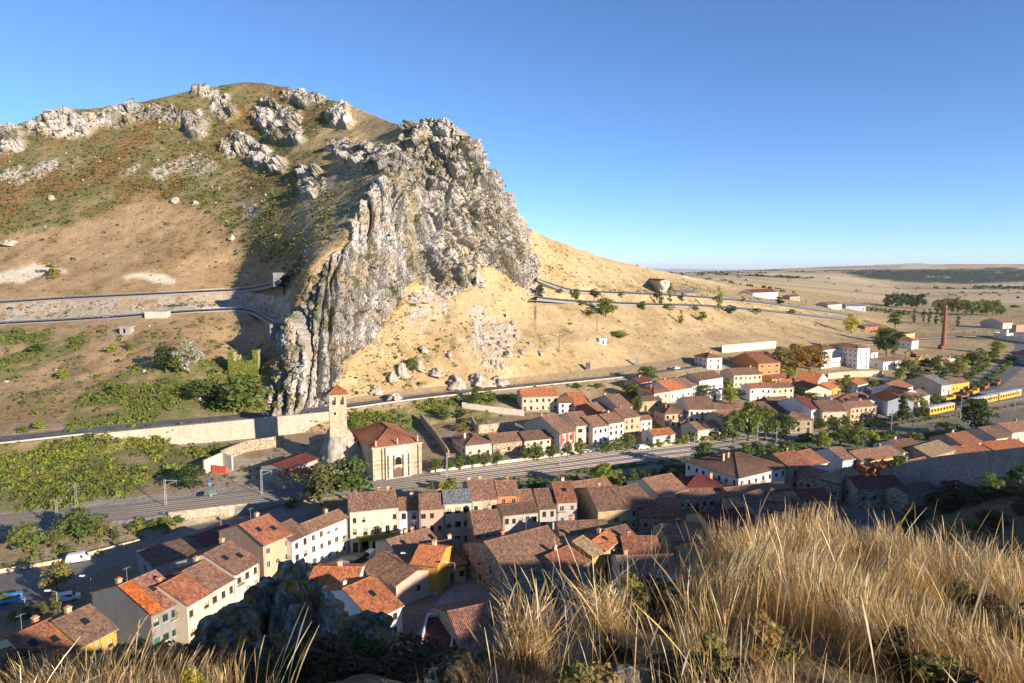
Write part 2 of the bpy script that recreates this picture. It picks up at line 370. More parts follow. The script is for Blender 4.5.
groove = sstep(.30, .52, gw_)*np.exp(-((np.minimum(fr_, 1-fr_))/.17)**2)*(.45+.55*_h(np.floor(sl+.5).astype(np.int64), np.floor(sl+.5).astype(np.int64)*3+1, np.floor(sl+.5).astype(np.int64)*0))
sl2 = lean/12.5+(fbm(X/20, Z/34, Y/30, 2)-.5)*1.5+.3; c2_ = np.floor(sl2); f2_ = sl2-c2_; step2 = (_h(c2_.astype(np.int64)*13+5, c2_.astype(np.int64)*3+2, c2_.astype(np.int64)*0+4)-.5)*2*sstep(0, .07, f2_)*sstep(0, .07, 1-f2_)+(f2_-.5)*.7-1.1*np.exp(-(np.minimum(f2_, 1-f2_)/.06)**2)
brk = fbm(X/6, Y/6+step*9, Z/9, 3)
sel = rock > .03
F1 = np.zeros(X.shape); F2 = F1.copy(); ID = F1.copy(); G1 = F1.copy(); G2 = F1.copy(); GI = F1.copy()
wx, wy, wz = X+(fbm(X/5, Y/5, Z/5, 2)-.5)*3, Y+(fbm(X/5+9, Y/5, Z/5, 2)-.5)*3, Z
F1[sel], F2[sel], ID[sel] = worley(wx[sel]/8, wy[sel]/8, wz[sel]/15)
G1[sel], G2[sel], GI[sel] = worley(wx[sel]/2.6, wy[sel]/2.6, wz[sel]/4.6)
crack = sstep(0, .22, F2-F1); crack2 = sstep(0, .2, G2-G1)
crag = fbm(X/9, Y/9, Z/13, 4)
a_fin = fin_zone*(4.6*step2+2.2*slabs*(.35+.9*brk)-5.0*groove*sstep(.28, .5, brk+.1)+4.2*(crag-.5)*2+1.5*(ID-.5)*2*(1-.4*fr_)+.9*(GI-.5)*2-.9*(1-crack2))
a_crag = (1-fin_zone)*(4.4*(ID-.5)*2-3.2*(1-crack)+1.5*(GI-.5)*2-1.2*(1-crack2)+3.4*(crag-.5)*2)
amp = rock_in*(a_fin+a_crag)+np.clip(rock-rock_in, 0, 1)*(5.6+5.0*(ID-.5)*2-3.0*(1-crack)+1.2*(GI-.5)*2-.9*(1-crack2))
fins2 = ridged(lean/2.4, Z/15, Y/20+3, 3)
amp += hill*scree*1.2*(fins2-.5)
amp *= 1-sstep(.0, 1, bench)*0.9
X += N[..., 0]*amp; Y += N[..., 1]*amp; Z += N[..., 2]*amp*.6
GV = np.stack([X, Y, Z], -1)
# ---- colours of what grows and lies there
m1 = fbm(X/14, Y/14, Z/14, 4); m2 = fbm(X/3.2, Y/3.2, Z/3.2+7, 3); m3 = fbm(X/60, Y/60, 2.2, 3)
def lerp(a, b, t): return a+(np.asarray(b)-a)*np.clip(t, 0, 1)[..., None]
c = np.zeros(X.shape+(3,)); c[:] = (.30, .225, .135)                      # village earth and dust
c = lerp(c, (.20, .185, .165), (rp < 1.0)*sstep(150, 210, PXg)*(.45+.5*sstep(.40, .55, m1)))
c = lerp(c, (.34, .30, .235), (rp >= 1.0)*(rp < 4)*sstep(.5, .62, m1)*.6)
c = lerp(c, (.30, .28, .25), (rp > 1.9)*(rp < 3.1)*.75)
straw = lerp(lerp(np.broadcast_to(np.array((.475, .355, .185)), c.shape), (.40, .28, .14), sstep(.4, .65, m1)), (.54, .42, .25), sstep(.55, .7, m2)*.7)
tan = lerp(np.broadcast_to(np.array((.40, .275, .15)), c.shape), (.32, .21, .11), sstep(.42, .62, m1))
right = sstep(300, 345, PXg)
grass = tan+(straw-tan)*right[..., None]
c = lerp(c, grass, np.clip(hill+(rp >= 4)*(rp < 6)*.8, 0, 1))
c = lerp(c, (.185, .155, .065), hill*rust*(.55+.45*sstep(.3, .5, m1)))
c = lerp(c, (.15, .15, .06), hill*rust*sstep(.48, .58, m2)*.6)
c = lerp(c, (.22, .12, .048), hill*rust*sstep(.49, .60, fbm(X/22+9, Y/22, Z/22, 4))*.65)
oliv = blur(poly_mask(jx, jy, [(150, 150), (320, 150), (330, 215), (290, 280), (240, 240), (200, 210)]), 20)
c = lerp(c, (.20, .20, .075), hill*oliv*sstep(.35, .55, m1)*.75)
c = lerp(c, (.15, .17, .05), green*sstep(.30, .46, m1)*.85)
c = lerp(c, (.13, .13, .045), hill*sstep(.60, .68, m2)*sstep(.45, .6, m1)*.75*(1-sstep(560, 700, PXg)*.5))
rk = lerp(np.broadcast_to(np.array((.43, .40, .355)), c.shape), (.27, .245, .215), sstep(.42, .66, m1))
rk = lerp(rk, (.54, .51, .46), sstep(.55, .72, fbm(X/11, Y/11, Z/26+3, 4)))
rk = lerp(rk, (.40, .30, .185), sstep(.54, .68, fbm(X/8+5, Y/8, Z/14, 3))*.7)
rk = lerp(rk, (.12, .125, .055), sstep(.57, .66, fbm(X/4.5, Y/4.5, Z/6+11, 3))*sstep(.40, .6, m1)*.85)
ledge = blur(poly_mask(jx, jy, [(385, 185), (410, 165), (445, 190), (455, 240), (440, 290), (412, 285), (402, 235)])+poly_mask(jx, jy, [(300, 205), (350, 160), (410, 140), (420, 170), (370, 185), (340, 240), (300, 262)])+poly_mask(jx, jy, [(450, 130), (500, 180), (520, 225), (490, 230), (460, 200)]), 8)
c = lerp(c, (.22, .195, .10), np.clip(ledge, 0, 1)*sstep(.3, .5, m1)*.85); c = lerp(c, (.36, .32, .26), np.clip(ledge, 0, 1)*sstep(.50, .58, m2))
c = lerp(c, rk, np.clip(rock*1.15, 0, 1)*(1-.8*sstep(.58, .66, m2)*(1-fin_zone)*(rock_in > .2)))
c = lerp(c, (.47, .42, .36), hill*scree*sstep(.35, .55, m2)*.85)
far = sstep(15.5, 17.5, rp)*sstep(560, 680, PXg)
strip = vn(np.floor((Y+.35*X)/170+vn(X/400, Y/400)*1.5)*3.1, np.floor((X*.8-.3*Y)/330)*1.7)
ploughed = lerp(lerp(np.broadcast_to(np.array((.60, .46, .26)), c.shape), (.46, .33, .18), sstep(.3, .5, strip)), (.68, .55, .34), sstep(.6, .8, strip))
c = lerp(c, ploughed, far)
wood = sstep(3350, 3600, Y)*(1-sstep(4250, 4450, Y))*sstep(840, 872, PXg+40*(vn(X/200, Y/300)-.5))
wood = np.maximum(wood, sstep(.60, .64, fbm(X/420, Y/170, 0, 3))*sstep(1700, 2400, Y)*(1-sstep(5500, 6000, Y))*.9)
c = lerp(c, (.042, .055, .032), wood*sstep(.25, .4, fbm(X/60, Y/60, 0, 3)+.1))
c = lerp(c, (.39, .335, .265), ((rp > 10.95) & (rp < 12.05) & (PXg < 290)).astype(float)*sstep(.36, .52, m2))          # riprap bank between the carriageways
c = lerp(c, (.66, .57, .43), hill*blur(masks([[(-40, 288), (0, 272), (50, 262), (66, 270), (20, 280)], [(124, 276), (150, 272), (178, 278), (176, 282), (126, 281)]], jx, jy), 3))
c = lerp(c, (.43, .34, .235), blur(masks([[(215, 470), (225, 448), (280, 462), (262, 486), (236, 486)]], jx, jy), 4)*(rp < 6))
R, C = X.shape
idx = np.arange(R*C).reshape(R, C)
q = np.stack([idx[:-1, :-1], idx[:-1, 1:], idx[1:, 1:], idx[1:, :-1]], -1).reshape(-1, 4)
t = NT('earth_grass_and_limestone', .95, .1)
at = t.new('ShaderNodeAttribute', attribute_name='cover'); ar = t.new('ShaderNodeAttribute', attribute_name='rock')
co = t.coord('Object')
nf = t.noise(co, 1.3, 6, .7); ng = t.noise(co, .22, 5, .65)
k = t.ramp(nf, [(.28, G(.62)), (.5, G(1.0)), (.75, G(1.28))]); k2 = t.ramp(ng, [(.3, G(.82)), (.7, G(1.15))])
t.col(t.mix(1, t.mix(1, at.outputs['Color'], k, 'MULTIPLY'), k2, 'MULTIPLY'))
nb = t.new('ShaderNodeMath', operation='ADD'); t.l(nf, nb.inputs[0]); t.l(t.noise(co, .5, 5, .6), nb.inputs[1]); 
vo = t.new('ShaderNodeTexVoronoi', feature='DISTANCE_TO_EDGE'); vo.inputs['Scale'].default_value = 1; t.l(t.vmul(co, (.55, .55, .22)), vo.inputs['Vector'])
ck_ = t.new('ShaderNodeMath', operation='MINIMUM'); t.l(vo.outputs['Distance'], ck_.inputs[0]); ck_.inputs[1].default_value = .16
cm = t.new('ShaderNodeMath', operation='MULTIPLY'); t.l(ck_.outputs[0], cm.inputs[0]); t.l(ar.outputs['Fac'], cm.inputs[1])
c8 = t.new('ShaderNodeMath', operation='MULTIPLY'); t.l(cm.outputs[0], c8.inputs[0]); c8.inputs[1].default_value = 4.5
n8 = t.new('ShaderNodeMath', operation='ADD'); t.l(nb.outputs[0], n8.inputs[0]); t.l(c8.outputs[0], n8.inputs[1]); t.bump(n8.outputs[0], .9, .5)
ground = link(bpy.data.objects.new('ground', np_mesh('ground', GV.reshape(-1, 3), q, t.m, smooth=True, attrs={'cover': c.reshape(-1, 3), 'rock': rock.ravel()})))
tag(ground, kind='structure')
sm = np.ones(len(ground.data.polygons), bool); rf_ = np.maximum(rock, blur(scree, 1)*.9); rq = np.maximum(np.maximum(rf_[:-1, :-1], rf_[1:, 1:]), 0).ravel(); sm[:len(rq)] = rq < .3; ground.data.polygons.foreach_set('use_smooth', sm)
gf = []; sv = GV[::2, ::2]; R2, C2 = sv.shape[:2]; i2 = np.arange(R2*C2).reshape(R2, C2)
q2 = np.stack([i2[:-1, :-1], i2[:-1, 1:], i2[1:, 1:], i2[1:, :-1]], -1).reshape(-1, 4)
BVH = BVHTree.FromPolygons(GV.reshape(-1, 3).tolist(), q.tolist())
def gz(x, y):
    h = BVH.ray_cast(Vector((float(x), float(y), 900)), Vector((0, 0, -1)))
    return h[0].z if h[0] is not None else 0.0
def hit(px, py):
    """Where the ground is seen at a pixel."""
    d = Vector(P(px, py, D=100.0))-Vector((0, 0, CAMZ)); h = BVH.ray_cast(Vector((0, 0, CAMZ)), d.normalized())
    return h[0] if h[0] is not None else Vector(P(px, py, z=0.0))

# ---------------------------------------------------------------- the castle hill the picture is taken from
RIDGE = [(13, -7, 56), (17, -3, 57), (22, 0, 54), (34, 4, 44), (60, 12, 38), (84, 21, 40), (99, 28, 48), (120, 34, 45.5), (145, 41, 49), (163, 46, 57), (187, 73, 48.5), (213, 125, 34), (235, 185, 14), (250, 260, -10)]  # unseen ridge at right, heights shaped so its shadow falls across the near town
SPUR = [(187, 73, 50), (150, 110, 27), (122, 140, 15), (104, 165, 4), (96, 182, -2)]
BRK = [(-180, 30), (-120, 30), (-95, 8), (-60, 4.5), (-37, 4.6), (-26, 3.6), (-15, 3.0), (0, 3.6), (8, 5), (16, 8), (23, 11), (30, 13), (37, 13), (44, 8), (60, 7), (90, 10), (120, 22), (180, 30)]
def fg(x, y, rough=True):
    x = np.asarray(x, float); y = np.asarray(y, float); r = np.hypot(x, y); be = np.degrees(np.arctan2(x, y))
    b = np.interp(be, [p[0] for p in BRK], [p[1] for p in BRK])
    b = b*(1+.35*(vn(be/7, 3.1)-.5))
    g = np.interp(np.abs(be), [0, 60, 110, 180], [.25, .25, .05, .0])
    over = np.maximum(r-b, 0)
    z = 58.25-g*np.minimum(r, b)-(.25*np.minimum(over, 1.5)+np.interp(be, [-60, -5, 12, 26, 42], [.73, .73, .74, 1.0, 1.1])*np.maximum(over-1.5, 0))
    z = z-.4*np.maximum(r-19, 0)*(np.abs(be) < 60)
    zr = np.full(x.shape, -99.)
    for (x0, y0, z0), (x1, y1, z1) in zip(RIDGE[:-1], RIDGE[1:]):
        dx, dy = x1-x0, y1-y0; tt = np.clip(((x-x0)*dx+(y-y0)*dy)/(dx*dx+dy*dy), 0, 1)
        d = np.hypot(x-x0-tt*dx, y-y0-tt*dy)
        zr = np.maximum(zr, z0+(z1-z0)*tt-.74*d)
    for (x0, y0, z0), (x1, y1, z1) in zip(SPUR[:-1], SPUR[1:]):
        dx, dy = x1-x0, y1-y0; tt = np.clip(((x-x0)*dx+(y-y0)*dy)/(dx*dx+dy*dy), 0, 1)
        zr = np.maximum(zr, z0+(z1-z0)*tt-.42*np.hypot(x-x0-tt*dx, y-y0-tt*dy))
    z = np.maximum(z, zr)
    if rough:
        z = z+(fbm(x/1.6, y/1.6, 0, 3)-.5)*.28*np.clip(r/3, .3, 1)+(fbm(x/9, y/9, 3, 3)-.5)*2.0*np.clip((r-14)/20, 0, 1)
    return z
be = np.radians(np.concatenate([np.arange(-180, -60, 3.0), np.arange(-60, 60, .35), np.arange(60, 180.1, 3.0)]))
rr = np.concatenate([[.05], np.geomspace(.6, 30, 150), np.geomspace(31, 330, 90)])
BE, RR = np.meshgrid(be, rr); hx, hy = RR*np.sin(BE), RR*np.cos(BE); hz = fg(hx, hy)
t = NT('dry_soil', .97, .1); co = t.coord('Object'); na = t.noise(co, 3.0, 6, .7); nb_ = t.noise(co, .5, 4, .6)
t.col(t.mix(t.ramp(nb_, [(.42, G(0)), (.6, G(1))]), t.ramp(na, [(.3, (.10, .07, .04)), (.55, (.24, .165, .085)), (.75, (.40, .30, .17))]), t.ramp(na, [(.3, (.06, .055, .03)), (.6, (.16, .13, .06)), (.8, (.3, .25, .16))])))
t.bump(na, .8, .08)
R, C = hx.shape; idx = np.arange(R*C).reshape(R, C)
q = np.stack([idx[:-1, :-1], idx[1:, :-1], idx[1:, 1:], idx[:-1, 1:]], -1).reshape(-1, 4)
SOIL = t.m
tag(link(bpy.data.objects.new('hill', np_mesh('hill', np.stack([hx, hy, hz], -1).reshape(-1, 3), q, SOIL, smooth=True))), kind='structure')
# ================================================================ MATERIALS OF THE TOWN
def roof_mat(key, base, patch, amount=.5, lich=None):
    t = NT('tile_'+key, .9, .15); uv = t.new('ShaderNodeTexCoord').outputs['UV']; co = t.coord('Object'); oi = t.new('ShaderNodeObjectInfo').outputs['Random']
    v = t.new('ShaderNodeTexVoronoi', feature='F1'); v.inputs['Scale'].default_value = 1; v.inputs['Randomness'].default_value = .8
    t.l(t.vmul(uv, (3.6, 2.1, 1)), v.inputs['Vector'])
    sep = t.new('ShaderNodeSeparateColor'); t.l(v.outputs['Color'], sep.inputs[0])
    c = t.mix(1, base, t.ramp(sep.outputs[0], [(0, G(.52)), (.5, G(.98)), (1, G(1.45))]), 'MULTIPLY')
    c = t.mix(t.ramp(t.noise(t.vmul(uv, (.55, .22, 1)), 1.0, 5, .7), [(.42, G(0)), (.66, G(amount))]), c, patch)
    c = t.mix(t.ramp(t.noise(co, 1.7, 5, .75), [(.50, G(0)), (.72, G(.6))]), c, lich or (.36, .30, .20))
    c = t.mix(t.ramp(t.noise(co, .7, 4, .7), [(.56, G(0)), (.78, G(.6))]), c, (.085, .06, .045))
    c = t.mix(1, c, t.ramp(oi, [(0, (.78, .78, .80)), (.5, (1, 1, 1)), (1, (1.18, 1.10, 1.05))]), 'MULTIPLY')
    t.col(c)
    w = t.new('ShaderNodeTexWave', wave_type='BANDS', bands_direction='X'); w.inputs['Scale'].default_value = 1.15; w.inputs['Distortion'].default_value = .3; t.l(uv, w.inputs['Vector'])
    ad = t.new('ShaderNodeMath', operation='ADD'); t.l(w.outputs['Fac'], ad.inputs[0]); t.l(sep.outputs[1], ad.inputs[1]); t.bump(ad.outputs[0], 1.0, .09)
    return t.m
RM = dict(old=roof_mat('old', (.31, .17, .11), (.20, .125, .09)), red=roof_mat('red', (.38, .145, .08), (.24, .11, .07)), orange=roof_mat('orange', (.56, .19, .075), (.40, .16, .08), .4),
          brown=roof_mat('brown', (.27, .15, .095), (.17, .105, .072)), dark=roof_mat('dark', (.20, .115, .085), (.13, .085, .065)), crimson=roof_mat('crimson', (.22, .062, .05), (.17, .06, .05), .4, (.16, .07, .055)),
          grey=roof_mat('grey', (.25, .25, .255), (.17, .17, .18), .5, (.33, .32, .30)), tan=roof_mat('tan', (.36, .25, .14), (.28, .20, .11)), mottled=roof_mat('mottled', (.36, .15, .09), (.25, .13, .09), .4, (.62, .56, .50)),
          bright=roof_mat('bright', (.66, .17, .04), (.56, .15, .04), .4, (.60, .2, .07)))
def wall_mat(key, base, stone=0.0, dirt=.55):
    t = NT('wall_'+key, .93, .12); co = t.coord('Object'); oi = t.new('ShaderNodeObjectInfo').outputs['Random']
    c = t.mix(t.ramp(t.noise(t.vmul(co, (1, 1, .25)), .55, 6, .72), [(.46, G(0)), (.74, G(dirt))]), base, tuple(x*.5+.03 for x in base))
    c = t.mix(t.ramp(t.noise(co, 1.4, 5, .7), [(.54, G(0)), (.68, G(.5*dirt))]), c, (.36, .29, .21))
    c = t.mix(t.ramp(t.noise(co, .33, 3, .6), [(.62, G(0)), (.66, G(.35*dirt))]), c, (.40, .36, .31))
    h = t.noise(co, 6, 4)
    if stone:
        v = t.new('ShaderNodeTexVoronoi', feature='F1'); v.inputs['Scale'].default_value = 1; t.l(t.vmul(co, (2.2, 2.2, 3.4)), v.inputs['Vector'])
        sep = t.new('ShaderNodeSeparateColor'); t.l(v.outputs['Color'], sep.inputs[0])
        c = t.mix(stone, c, t.mix(1, c, t.ramp(sep.outputs[0], [(0, (.45, .43, .42)), (.5, (1, .97, .92)), (1, (1.5, 1.42, 1.3))]), 'MULTIPLY')); h = v.outputs['Distance']
    c = t.mix(1, c, t.ramp(oi, [(0, (.86, .85, .84)), (1, (1.06, 1.04, 1.0))]), 'MULTIPLY')
    t.col(c); t.bump(h, .5, .06); return t.m
WM = dict(white=wall_mat('white', (.76, .735, .69), 0, .5), cream=wall_mat('cream', (.68, .585, .43)), peach=wall_mat('peach', (.62, .42, .28)), orange=wall_mat('orange', (.60, .27, .12), 0, .3),
          yellow=wall_mat('yellow', (.60, .36, .07), 0, .3), stone=wall_mat('stone', (.40, .335, .25), 1), grey=wall_mat('grey', (.44, .42, .40)), pink=wall_mat('pink', (.56, .38, .31)), brick=wall_mat('brick', (.40, .15, .08), .5),
          ochre=wall_mat('ochre', (.50, .37, .20)), pale=wall_mat('pale', (.60, .55, .47)), blue=wall_mat('blue', (.45, .50, .58)), redwall=wall_mat('redwall', (.55, .10, .07), 0, .25), ashlar=wall_mat('ashlar', (.53, .445, .325), .55, .75), slate=wall_mat('slate', (.24, .24, .245), 0, .7), concrete=wall_mat('concrete', (.40, .385, .36), .15, .8))
TRIM = plain('wood_and_trim', (.17, .10, .055)); WHITE = plain('white_paint', (.74, .72, .68)); STONE = plain('dressed_stone', (.50, .43, .33)); IRON = plain('dark_iron', (.05, .05, .055), rough=.6)
GREEN_PAINT = plain('green_paint', (.05, .14, .09)); STEEL = plain('galvanised_steel', (.36, .37, .37), rough=.55, metal=.4)
t = NT('window_glass', .12, .5); t.col((.018, .022, .026)); GLASS = t.m
t = NT('drawn_blind', .7); t.col((.42, .36, .27)); BLIND = t.m
FRAMES = dict(b=TRIM, w=WHITE, s=STONE, g=GREEN_PAINT)

# ================================================================ HOUSES
_win = {}
def win_meshes(w, h, st):
    k = (round(w, 1), round(h, 1), st)
    if k not in _win:
        f = MB(); fr = .08
        for a in ((-w/2, -w/2+fr, 0, h), (w/2-fr, w/2, 0, h), (-w/2+fr, w/2-fr, 0, fr), (-w/2+fr, w/2-fr, h-fr, h), (-.03, .03, fr, h-fr)): f.box(a[0], a[1], .08, .15, a[2], a[3], 0)
        f.box(-w/2-.1, w/2+.1, -.1, .06, -.1, -.004, 1)                                              # sill
        p = MB().add([(-w/2, .13, 0), (w/2, .13, 0), (w/2, .13, h), (-w/2, .13, h)], [(0, 1, 2, 3)])
        bl = MB().add([(-w/2, .12, h*.45), (w/2, .12, h*.45), (w/2, .12, h), (-w/2, .12, h)], [(0, 1, 2, 3)])
        _win[k] = (f.mesh('window', [FRAMES[st], STONE]), p.mesh('pane', GLASS), bl.mesh('blind', BLIND))
    return _win[k]
def wall_panel(mb, org, ux, nrm, width, z0, z1, rects, m=0, depth=.2):
    """A wall with real openings: rects are (x0, x1, zb, zt)."""
    ux = Vector(ux); nrm = Vector(nrm); org = Vector(org)
    X_ = sorted({0, width, *[r[0] for r in rects], *[r[1] for r in rects]}); Z_ = sorted({z0, z1, *[r[2] for r in rects], *[r[3] for r in rects]})
    pt = lambda x, z, dd=0: tuple(org+ux*x-nrm*dd+Vector((0, 0, z)))
    for a, b in zip(X_[:-1], X_[1:]):
        for c, d in zip(Z_[:-1], Z_[1:]):
            mx, mz_ = (a+b)/2, (c+d)/2
            if any(r[0] < mx < r[1] and r[2] < mz_ < r[3] for r in rects): continue
            mb.add([pt(a, c), pt(b, c), pt(b, d), pt(a, d)], [(0, 1, 2, 3)], m)
    for a, b, c, d in rects:
        for e, f in (((a, c), (b, c)), ((b, c), (b, d)), ((b, d), (a, d)), ((a, d), (a, c))):
            mb.add([pt(*e), pt(*f), pt(*f, depth), pt(*e, depth)], [(0, 1, 2, 3)], m)
def slab(mb, e0, e1, r1, r0, th=.16, m=0, seed=0, wob=.06):
    """Roof plane from eave e0-e1 to ridge r0-r1, slightly sagging and uneven, tiles in metres in UV."""
    e0, e1, r0, r1 = map(Vector, (e0, e1, r0, r1)); Lh = max((e1-e0).length, (r1-r0).length); Lv = max((r0-e0).length, (r1-e1).length)
    nu = max(2, min(24, int(Lh/1.1))); nv = max(2, min(10, int(Lv/1.3)))
    nn = (e1-e0).cross(((r0+r1)-(e0+e1))).normalized(); vs = []; uv = []
    for j in range(nv+1):
        for i in range(nu+1):
            a, b = i/nu, j/nv; p = e0.lerp(e1, a).lerp(r0.lerp(r1, a), b)
            s = (float(vn(p.x*.45+seed*7.7, p.y*.45, seed))-.5)*2*wob-math.sin(math.pi*a)*.05*min(1, Lh/14)
            if i in (0, nu): s *= .5
            vs.append(p+nn*(th*.5+s)); uv.append((a*Lh+seed*3.1, b*Lv+seed*1.7))
    k = len(vs); vs += [p-nn*th for p in vs]; uv += uv; w = nu+1
    fs = [(j*w+i, j*w+i+1, (j+1)*w+i+1, (j+1)*w+i) for j in range(nv) for i in range(nu)]
    edge = [i for i in range(w)]+[j*w+nu for j in range(1, nv+1)]+[nv*w+i for i in range(nu-1, -1, -1)]+[j*w for j in range(nv-1, 0, -1)]
    fs += [(a, k+a, k+b, b) for a, b in zip(edge, edge[1:]+edge[:1])]
    fs += [(k+j*w+i, k+(j+1)*w+i, k+(j+1)*w+i+1, k+j*w+i+1) for j in range(nv) for i in range(nu)]
    mb.add(vs, fs, m, uv)
def cap(mb, a, b, r=.13, m=0):
    mb.tube(a, b, r, r, 5, m, True)
nh = 0
HOUSES = []
def house(A, B, h, l, RA=None, RB=None, d=None, roof='gable', r='old', w='white', win=(3, 2), st='b', side=(1, 1), pitch=21, ch=1, door=1, cat='house', name='house', zg=None, wr=None, group=None,
          ww=.95, wh=1.25, split=None, ant=0, lowz=0, sky=0, blind=.3, zadd=0, drop=2.5, extra=()):
    """A front eave from pixel A to pixel B, h metres above the ground there; RA or RB is the ridge end seen beside A or B."""
    global nh; nh += 1; rnd = random.Random(nh*13+5)
    z0 = 1.0 if zg is None else zg
    for _ in range(5):
        a3 = Vector(P(*A, z=z0+h)); b3 = Vector(P(*B, z=z0+h))
        if zg is None: m3 = (a3+b3)/2; z0 = gz(m3.x, m3.y)+zadd
    tp = math.tan(math.radians(pitch)); u = Vector((b3.x-a3.x, b3.y-a3.y, 0)); wd = u.length; u.normalize(); n = Vector((-u.y, u.x, 0))
    if d is None:
        ref, base = (RA, a3) if RA else (RB, b3)
        ds = np.linspace(1.3, 13, 160); pts = np.array([base+n*q+Vector((0, 0, q*tp)) for q in ds]); pr = proj(pts)
        d = 2*float(ds[np.argmin(((pr-np.array(ref))**2).sum(1))])
        if roof == 'shed': d = d/2
    o = (a3+b3)/2+n*(d/2); ang = math.atan2(u.y, u.x)
    root = empty(name, (o.x, o.y, z0), ang, label=l, cat=cat, group=group)
    hw, hd = wd/2, d/2; camx = (-o.x*u.x-o.y*u.y); camy = -o.x*n.x-o.y*n.y
    right = camx > 0
    wb = MB(); wins = []; doors = []
    ov, vg = .38, .16
    # --- openings of the front
    cols, rows = win; fl = (h-.5)/max(rows, 1); rects = []
    isdoor = {}
    for rw in range(rows):
        for cc in range(cols):
            x = wd*(cc+.5)/cols+rnd.uniform(-.08, .08); zb = rw*fl+(fl-wh)*.55+(.2 if rw else .1)
            w_ = min(ww, wd/cols*.62)*rnd.uniform(.85, 1.08); h_ = min(wh*rnd.uniform(.85, 1.1), fl*.66)
            if rw == 0 and door and cc == (nh % cols):
                rects.append((x-.55, x+.55, 0.02, min(2.2, fl*.85))); doors.append((x, 1.1, min(2.2, fl*.85)-.02)); continue
            if rnd.random() < .06: continue
            rects.append((x-w_/2, x+w_/2, zb, zb+h_)); wins.append(('f', x, zb, w_, h_))
    for kd, fx, zb, w_, h_ in extra:
        x = fx*wd; rects.append((x-w_/2, x+w_/2, max(zb, .02), zb+h_))
        if kd == 'w': wins.append(('f', x, zb, w_, h_))
        elif kd == 'd': doors.append((x, w_, h_-.02))
    wall_panel(wb, (-hw, -hd, 0), (1, 0, 0), (0, -1, 0), wd, -drop, h, rects)
    # --- side openings, on the side that is seen
    sr = []; sc, srw = side
    for rw in range(srw):
        for cc in range(sc):
            y = d*(cc+.5)/sc+rnd.uniform(-.3, .3); fl2 = (h-.5)/max(srw, 1); zb = rw*fl2+(fl2-wh)*.55+.3
            w_, h_ = ww*rnd.uniform(.75, 1), wh*rnd.uniform(.75, 1); h_ = min(h_, fl2*.6)
            sr.append((y-w_/2, y+w_/2, zb, zb+h_)); wins.append(('r' if right else 'l', y, zb, w_, h_))
    wall_panel(wb, (hw, -hd, 0), (0, 1, 0), (1, 0, 0), d, -drop, h, sr if right else [])
    wall_panel(wb, (-hw, hd, 0), (0, -1, 0), (-1, 0, 0), d, -drop, h, [(d-a1, d-a0, c0, c1) for a0, a1, c0, c1 in sr] if not right else [])
    wall_panel(wb, (hw, hd, 0), (-1, 0, 0), (0, 1, 0), wd, -drop, h, [])
    rb = MB(); sd = nh*1.37; rh = hd*tp; e = .07
    rz = h+rh+e
    if roof == 'gable':
        for s in (-1, 1): wb.add([(s*hw, -hd, h), (s*hw, hd, h), (s*hw, 0, h+rh)], [(0, 1, 2) if s > 0 else (0, 2, 1)])
        for s in (-1, 1):
            ey, ez = s*(hd+ov), h-ov*tp+e; a_, b_ = (-hw-vg, hw+vg) if s < 0 else (hw+vg, -hw-vg)
            if split:
                xm = -hw+wd*split[0]
                if s < 0:
                    slab(rb, (a_, ey, ez), (xm-.03, ey, ez), (xm-.03, 0, rz), (a_, 0, rz), seed=sd, m=1); slab(rb, (xm+.03, ey, ez), (b_, ey, ez), (b_, 0, rz), (xm+.03, 0, rz), seed=sd)
                else: slab(rb, (a_, ey, ez), (b_, ey, ez), (b_, 0, rz), (a_, 0, rz), seed=sd)
            else: slab(rb, (a_, ey, ez), (b_, ey, ez), (b_, -.0*s, rz), (a_, 0, rz), seed=sd+s)
        cap(rb, (-hw-vg, 0, rz+.05), (hw+vg, 0, rz+.05), m=0)
        ridge = [(x, 0) for x in (-hw*.8, hw*.8)]
    elif roof == 'gf':                                                    # gable to the front
        rh = hw*tp; rz = h+rh+e
        for s in (-1, 1): wb.add([(-hw, s*hd, h), (hw, s*hd, h), (0, s*hd, h+rh)], [(0, 1, 2) if s < 0 else (1, 0, 2)])
        for s in (-1, 1):
            ex, ez = s*(hw+ov), h-ov*tp+e; a_, b_ = (hd+vg, -hd-vg) if s < 0 else (-hd-vg, hd+vg)
            slab(rb, (ex, a_, ez), (ex, b_, ez), (0, b_, rz), (0, a_, rz), seed=sd+s, m=0)
        cap(rb, (0, -hd-vg, rz+.05), (0, hd+vg, rz+.05))
    elif roof == 'hip':
        k = min(hw, hd); rh = k*tp; rz = h+rh+e; q = [(-hw-ov, -hd-ov), (hw+ov, -hd-ov), (hw+ov, hd+ov), (-hw-ov, hd+ov)]; ez = h-ov*tp+e
        g0, g1 = ((-(hw-k), 0), (hw-k, 0)) if hw >= hd else ((0, -(hd-k)), (0, hd-k))
        ends = [(g0, g1), (g1, g1), (g1, g0), (g0, g0)] if hw >= hd else [(g0, g0), (g0, g1), (g1, g1), (g1, g0)]
        for i in range(4):
            p0, p1 = q[i], q[(i+1) % 4]; rr0, rr1 = ends[i]
            slab(rb, (*p0, ez), (*p1, ez), (*rr1, rz), (*rr0, rz), seed=sd+i, wob=.03)
        for p_, g_ in zip(q, (g0, g1, g1, g0) if hw >= hd else (g0, g0, g1, g1)): cap(rb, (*p_, ez+.1), (*g_, rz+.08), .1)
        if g0 != g1: cap(rb, (*g0, rz+.08), (*g1, rz+.08), .1)
    elif roof == 'shed':
        rh = d*tp; rz = h+rh+e
